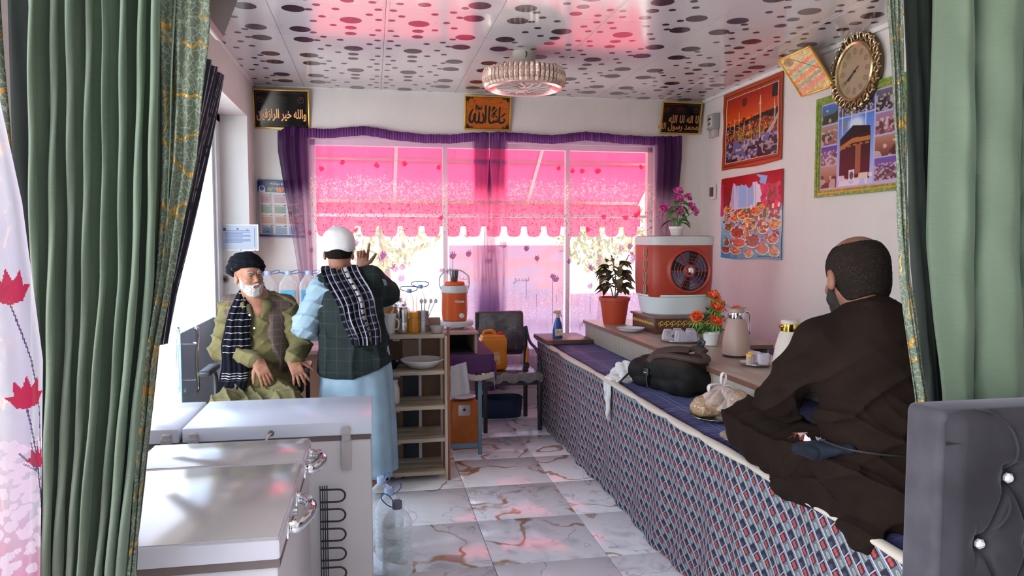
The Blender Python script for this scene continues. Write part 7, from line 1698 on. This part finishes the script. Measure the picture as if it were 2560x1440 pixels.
def wmask(Q): return np.maximum((.775+.34*(Q[:, 0]+.13)*(Q[:, 0] > -.13)+.10*np.clip(-.24-Q[:, 0], 0, 1))-Q[:, 2], (Q[:, 1]-5.2))
sculpt('waistcoat', WP, plaid('dark green waistcoat', (.018, .026, .025), (.065, .085, .080), .075, .035, .5), ps, .0055, lambda Q: (-.010*fold(Q, (1, .2, .12), 44, 1.2, 3, 2)-.006*fold(Q, (.3, .1, .9), 50, 1.5, 8, 2))*np.clip((1.42-Q[:, 2])*4, 0, 1), mask=wmask, world=True)
def sh_mat():
    t = MT('navy and white checked shawl', (.02, .02, .05), .9, spec=.1); u_ = t.n('ShaderNodeUVMap'); x, y, z = t.xyz(u_.outputs[0]); o = t.coords()
    s1 = ((x*7+.3).frac().lt(.17)); s2 = ((y*14).frac().lt(.22))*.18; band = (x.gt(.60))*(x.lt(.69)); blk = (y*17).frac().lt(.72); fl = ((x*160).sin()*(y*420).sin()).gt(0)
    c = t.mix((s1*.85).mx(s2), (.010, .010, .020), (.44, .44, .50)); c = t.mix(band*blk, c, t.mix(fl, (.16, .15, .17), (.62, .60, .58)))
    t.set('Base Color', c); t.bump(t.noise(o, 240, 2), .3, .002); return t.m
def shawl(u, v):
    # v: 0 over the shoulder front -> 1 lower end on the back; u across
    e = u-.5
    c = lerp_tab([(0, -.215, 4.90, 1.40), (.12, -.215, 4.80, 1.475), (.24, -.195, 4.690, 1.462), (.40, -.150, 4.635, 1.365), (.60, -.095, 4.598, 1.24), (.80, -.060, 4.590, 1.11), (1, -.045, 4.592, 1.01)], v)
    w = lerp_tab([(0, .18), (.2, .235), (.45, .235), (.75, .215), (1, .19)], v)[0]
    wx, wz = .95, .22*min(1, v*2)
    r = .014*math.sin(u*20+v*3+.5*math.sin(v*9))+.009*math.sin(u*37+v*6)
    return (c[0]+e*w*wx+.006*math.sin(v*15), c[1]-r-.020*(1-(2*e)**2)*min(1, v*4), c[2]+e*w*wz*(1 if v > .2 else v*5)-.020*abs(math.sin(u*10))*(v > .97)-(.03*e if v > .9 else 0))
uv_sheet('shawl', shawl, 90, 90, sh_mat(), ps, world=True, solid=.006)
# ---------------------------------------------------------------- man sitting cross-legged on the platform
pc = thing('person', 'man in dark brown seen from behind, sitting cross-legged on the platform edge', 'person', (1.60, 2.1, 0))
M_sk3 = skin('deep brown skin', (.30, .14, .09), (.20, .085, .055))
F3 = Fr((1.578, 2.200, 1.505), (.12, 1), tilt=.30, k=1.15)
TM3 = Fr((0, 0, 0), (.34, 1)).M
j3 = dict(neck=(1.585, 2.125, 1.365), chest=(1.605, 2.135, 1.19), belly=(1.615, 2.11, 1.02), pelvis=(1.625, 2.08, .86), TM=TM3, shL=(1.435, 2.175, 1.300), shR=(1.790, 2.055, 1.300), elL=(1.405, 2.36, 1.085), elR=(1.93, 2.20, 1.06),
          wrL=(1.545, 2.600, 1.005), wrR=(1.86, 2.44, 1.03), hipL=(1.55, 2.13, .845), hipR=(1.72, 2.08, .845), knL=(1.475, 2.665, .885), knR=(2.13, 2.40, .865), anL=(1.80, 2.74, .805), anR=(1.72, 2.57, .815), ftL=Vector((.9, -.2, 0)), ftR=Vector((-.9, .3, 0)))
hL3 = hand(j3['wrL'], (.35, .75, -.45), (-.3, .3, .9), 1, (.5, .55, .6, .6), .06, .5, 1.05); hR3 = hand(j3['wrR'], (-.25, .8, -.4), (.2, .2, .9), -1, (.5, .55, .6, .6), .06, .5, 1.05)
sculpt('body', figure(j3, F3, True, (hL3, hR3)), M_sk3, pc, .005, None, world=True)
P = [F3.e((0, -.018, .034), (.0815, .1035, .0865), .02), F3.e((0, -.045, -.03), (.068, .060, .065), .03)]
def hm3(Q):
    L = (Q-_np(F3.o))@np.array(F3.M)/F3.k; crown = .062-np.sqrt(((L[:, 0])/1.0)**2+((L[:, 1]+.030)/1.15)**2+((L[:, 2]-.118)/1.0)**2)
    return np.maximum(np.maximum(-(L[:, 2]+.062+.02*np.abs(L[:, 0]*12)), L[:, 1]-.035+.3*np.clip(-L[:, 2], 0, 1)), crown)
t = MT('cropped dark hair', (.03, .02, .016), .9, spec=.1); v = t.coords(); n = t.noise(v, 260, 3); n2 = t.noise(v, 14, 2); t.set('Base Color', t.mix(n.step(.50, .75)*n2.step(.35, .6)*.55, (.016, .011, .009), (.085, .068, .056))); t.bump(n, .7, .003)
sculpt('hair', P, t.m, pc, .0045, lambda Q: .0012*vnoise(Q, 300, 2), mask=hm3, world=True)
P = [F3.e((0, .034, -.066), (.0625, .066, .058), .02)]+[F3.c((s*.064, .010, -.004), (s*.060, .030, -.050), .010, .018, .02) for s in (-1, 1)]+[F3.e((0, .08, -.02), (.055, .045, .045), .01, 'sub'), F3.e((0, -.06, -.03), (.10, .075, .12), .02, 'sub')]
sculpt('beard', P, plain('black beard', (.022, .016, .014), .9, bump=.8, bscale=220), pc, .0045, None, world=True)
M_br = fabric('dark brown cotton', (.016, .009, .0065), .9, .15, .2, 0)
def bdis(Q):
    z = Q[:, 2]; up = np.clip((z-1.0)*5, 0, 1)
    return (-.010*fold(Q, (-.5, .2, .8), 46, 1.6, 4, 2.2)-.003*fold(Q, (.8, .2, .5), 90, 1.8, 1, 2))*(.25+.75*(1-np.clip((z-1.15)*5, 0, 1)))-.017*fold(Q, (.55, .25, .75), 46, 1.5, 9, 2.4)*(1-up)
BP = [ell((1.607, 2.130, 1.20), (.205, .145, .185), TM3, .06), ell((1.617, 2.105, 1.02), (.200, .160, .17), TM3, .06), ell((1.625, 2.07, .880), (.235, .205, .135), TM3, .06), cap((1.585, 2.125, 1.375), (1.60, 2.13, 1.29), .072, .12, .06)]
for s in 'LR': BP += [cap(j3['neck'], j3['sh'+s], .078, .078, .06), cap(j3['sh'+s], j3['el'+s], .080, .074, .03), cap(j3['el'+s], toward(j3['el'+s], j3['wr'+s], .8), .074, .058, .03)]
# tail of the tunic that falls over the platform edge
BP += [cap((1.60, 1.93, .82), (1.70, 1.86, .78), .10, .06, .05), cap((1.475, 2.05, .80), (1.448, 1.97, .70), .050, .022, .05), cap((1.52, 1.98, .79), (1.455, 1.935, .69), .060, .018, .05)]
sculpt('tunic', BP, M_br, pc, .0055, bdis, world=True)
SP_ = [cap(j3['hipL'], j3['knL'], .125, .098, .05), cap(j3['hipR'], j3['knR'], .12, .095, .05), cap(j3['knL'], j3['anL'], .092, .075, .05), cap(j3['knR'], j3['anR'], .092, .075, .05), cap((1.52, 2.25, .79), (1.47, 2.58, .83), .070, .065, .06), cap((1.49, 2.10, .775), (1.455, 2.40, .745), .045, .030, .05), cap((1.75, 2.25, .80), (1.80, 2.50, .81), .07, .07, .08), cap((1.47, 2.55, .90), (1.445, 2.68, .93), .075, .070, .05)]
sculpt('trousers', SP_, M_br, pc, .006, lambda Q: -.013*fold(Q, (.75, .1, .65), 56, 1.2, 3, 2.2)-.005*fold(Q, (.2, .8, .5), 90, 1.8, 5, 2), world=True)
def collar(u, v):
    a = 2*PI*u; f = F3; c = Vector((1.582, 2.118, 1.392)); return (c.x+.083*math.cos(a)*(1-.10*v), c.y+.080*math.sin(a)*(1-.10*v)+.012*v, c.z+.034*v-.020*math.sin(a)+.004*math.sin(a*5))
MB().sheet(collar, 48, 6).build('collar', M_br, pc, world=True, smooth=80, solid=.006)
# cord and pouch at the waist
m = MB(); m.tube(cr([(1.395, 2.10, 1.0), (1.43, 1.995, .995), (1.52, 1.935, .990), (1.64, 1.915, .985), (1.75, 1.93, .985)], 6), .0035, 6); m.build('waist_cord', M_black, pc, world=True)
M_nv = fabric('navy pouch cloth', (.012, .016, .026), .7, .2)
sculpt('waist_pouch', [cap((1.455, 2.03, .985), (1.395, 2.115, .960), .016, .030, .02, fl=((0, 0, 1), .8)), cap((1.395, 2.115, .960), (1.365, 2.17, .955), .028, .020, .02)], M_nv, pc, .004, lambda Q: .003*fold(Q, (1, .3, .2), 160, 1.5, 2), world=True)
m = MB(); rr = random.Random(5)
for k in range(5): c0 = Vector((1.378+.012*k, 2.165-.014*k, .985+.004*(k % 2))); m.add([c0+Vector((rr.uniform(-.022, .022), rr.uniform(-.01, .01), rr.uniform(-.012, .024))) for _ in range(4)], [(0, 1, 2, 3)])
m.build('paper_scrap', plain('white paper scrap', (.70, .66, .68), .6), pc, world=True, smooth=0, solid=.001)
m = MB()
for k in range(4): c0 = Vector((1.360+.010*k, 2.20-.014*k, .990)); m.add([c0+Vector((rr.uniform(-.02, .02), rr.uniform(-.01, .01), rr.uniform(-.012, .016))) for _ in range(4)], [(0, 1, 2, 3)])
m.build('wrapper', plain('rust red wrapper', (.30, .06, .03), .5), pc, world=True, smooth=0, solid=.001)
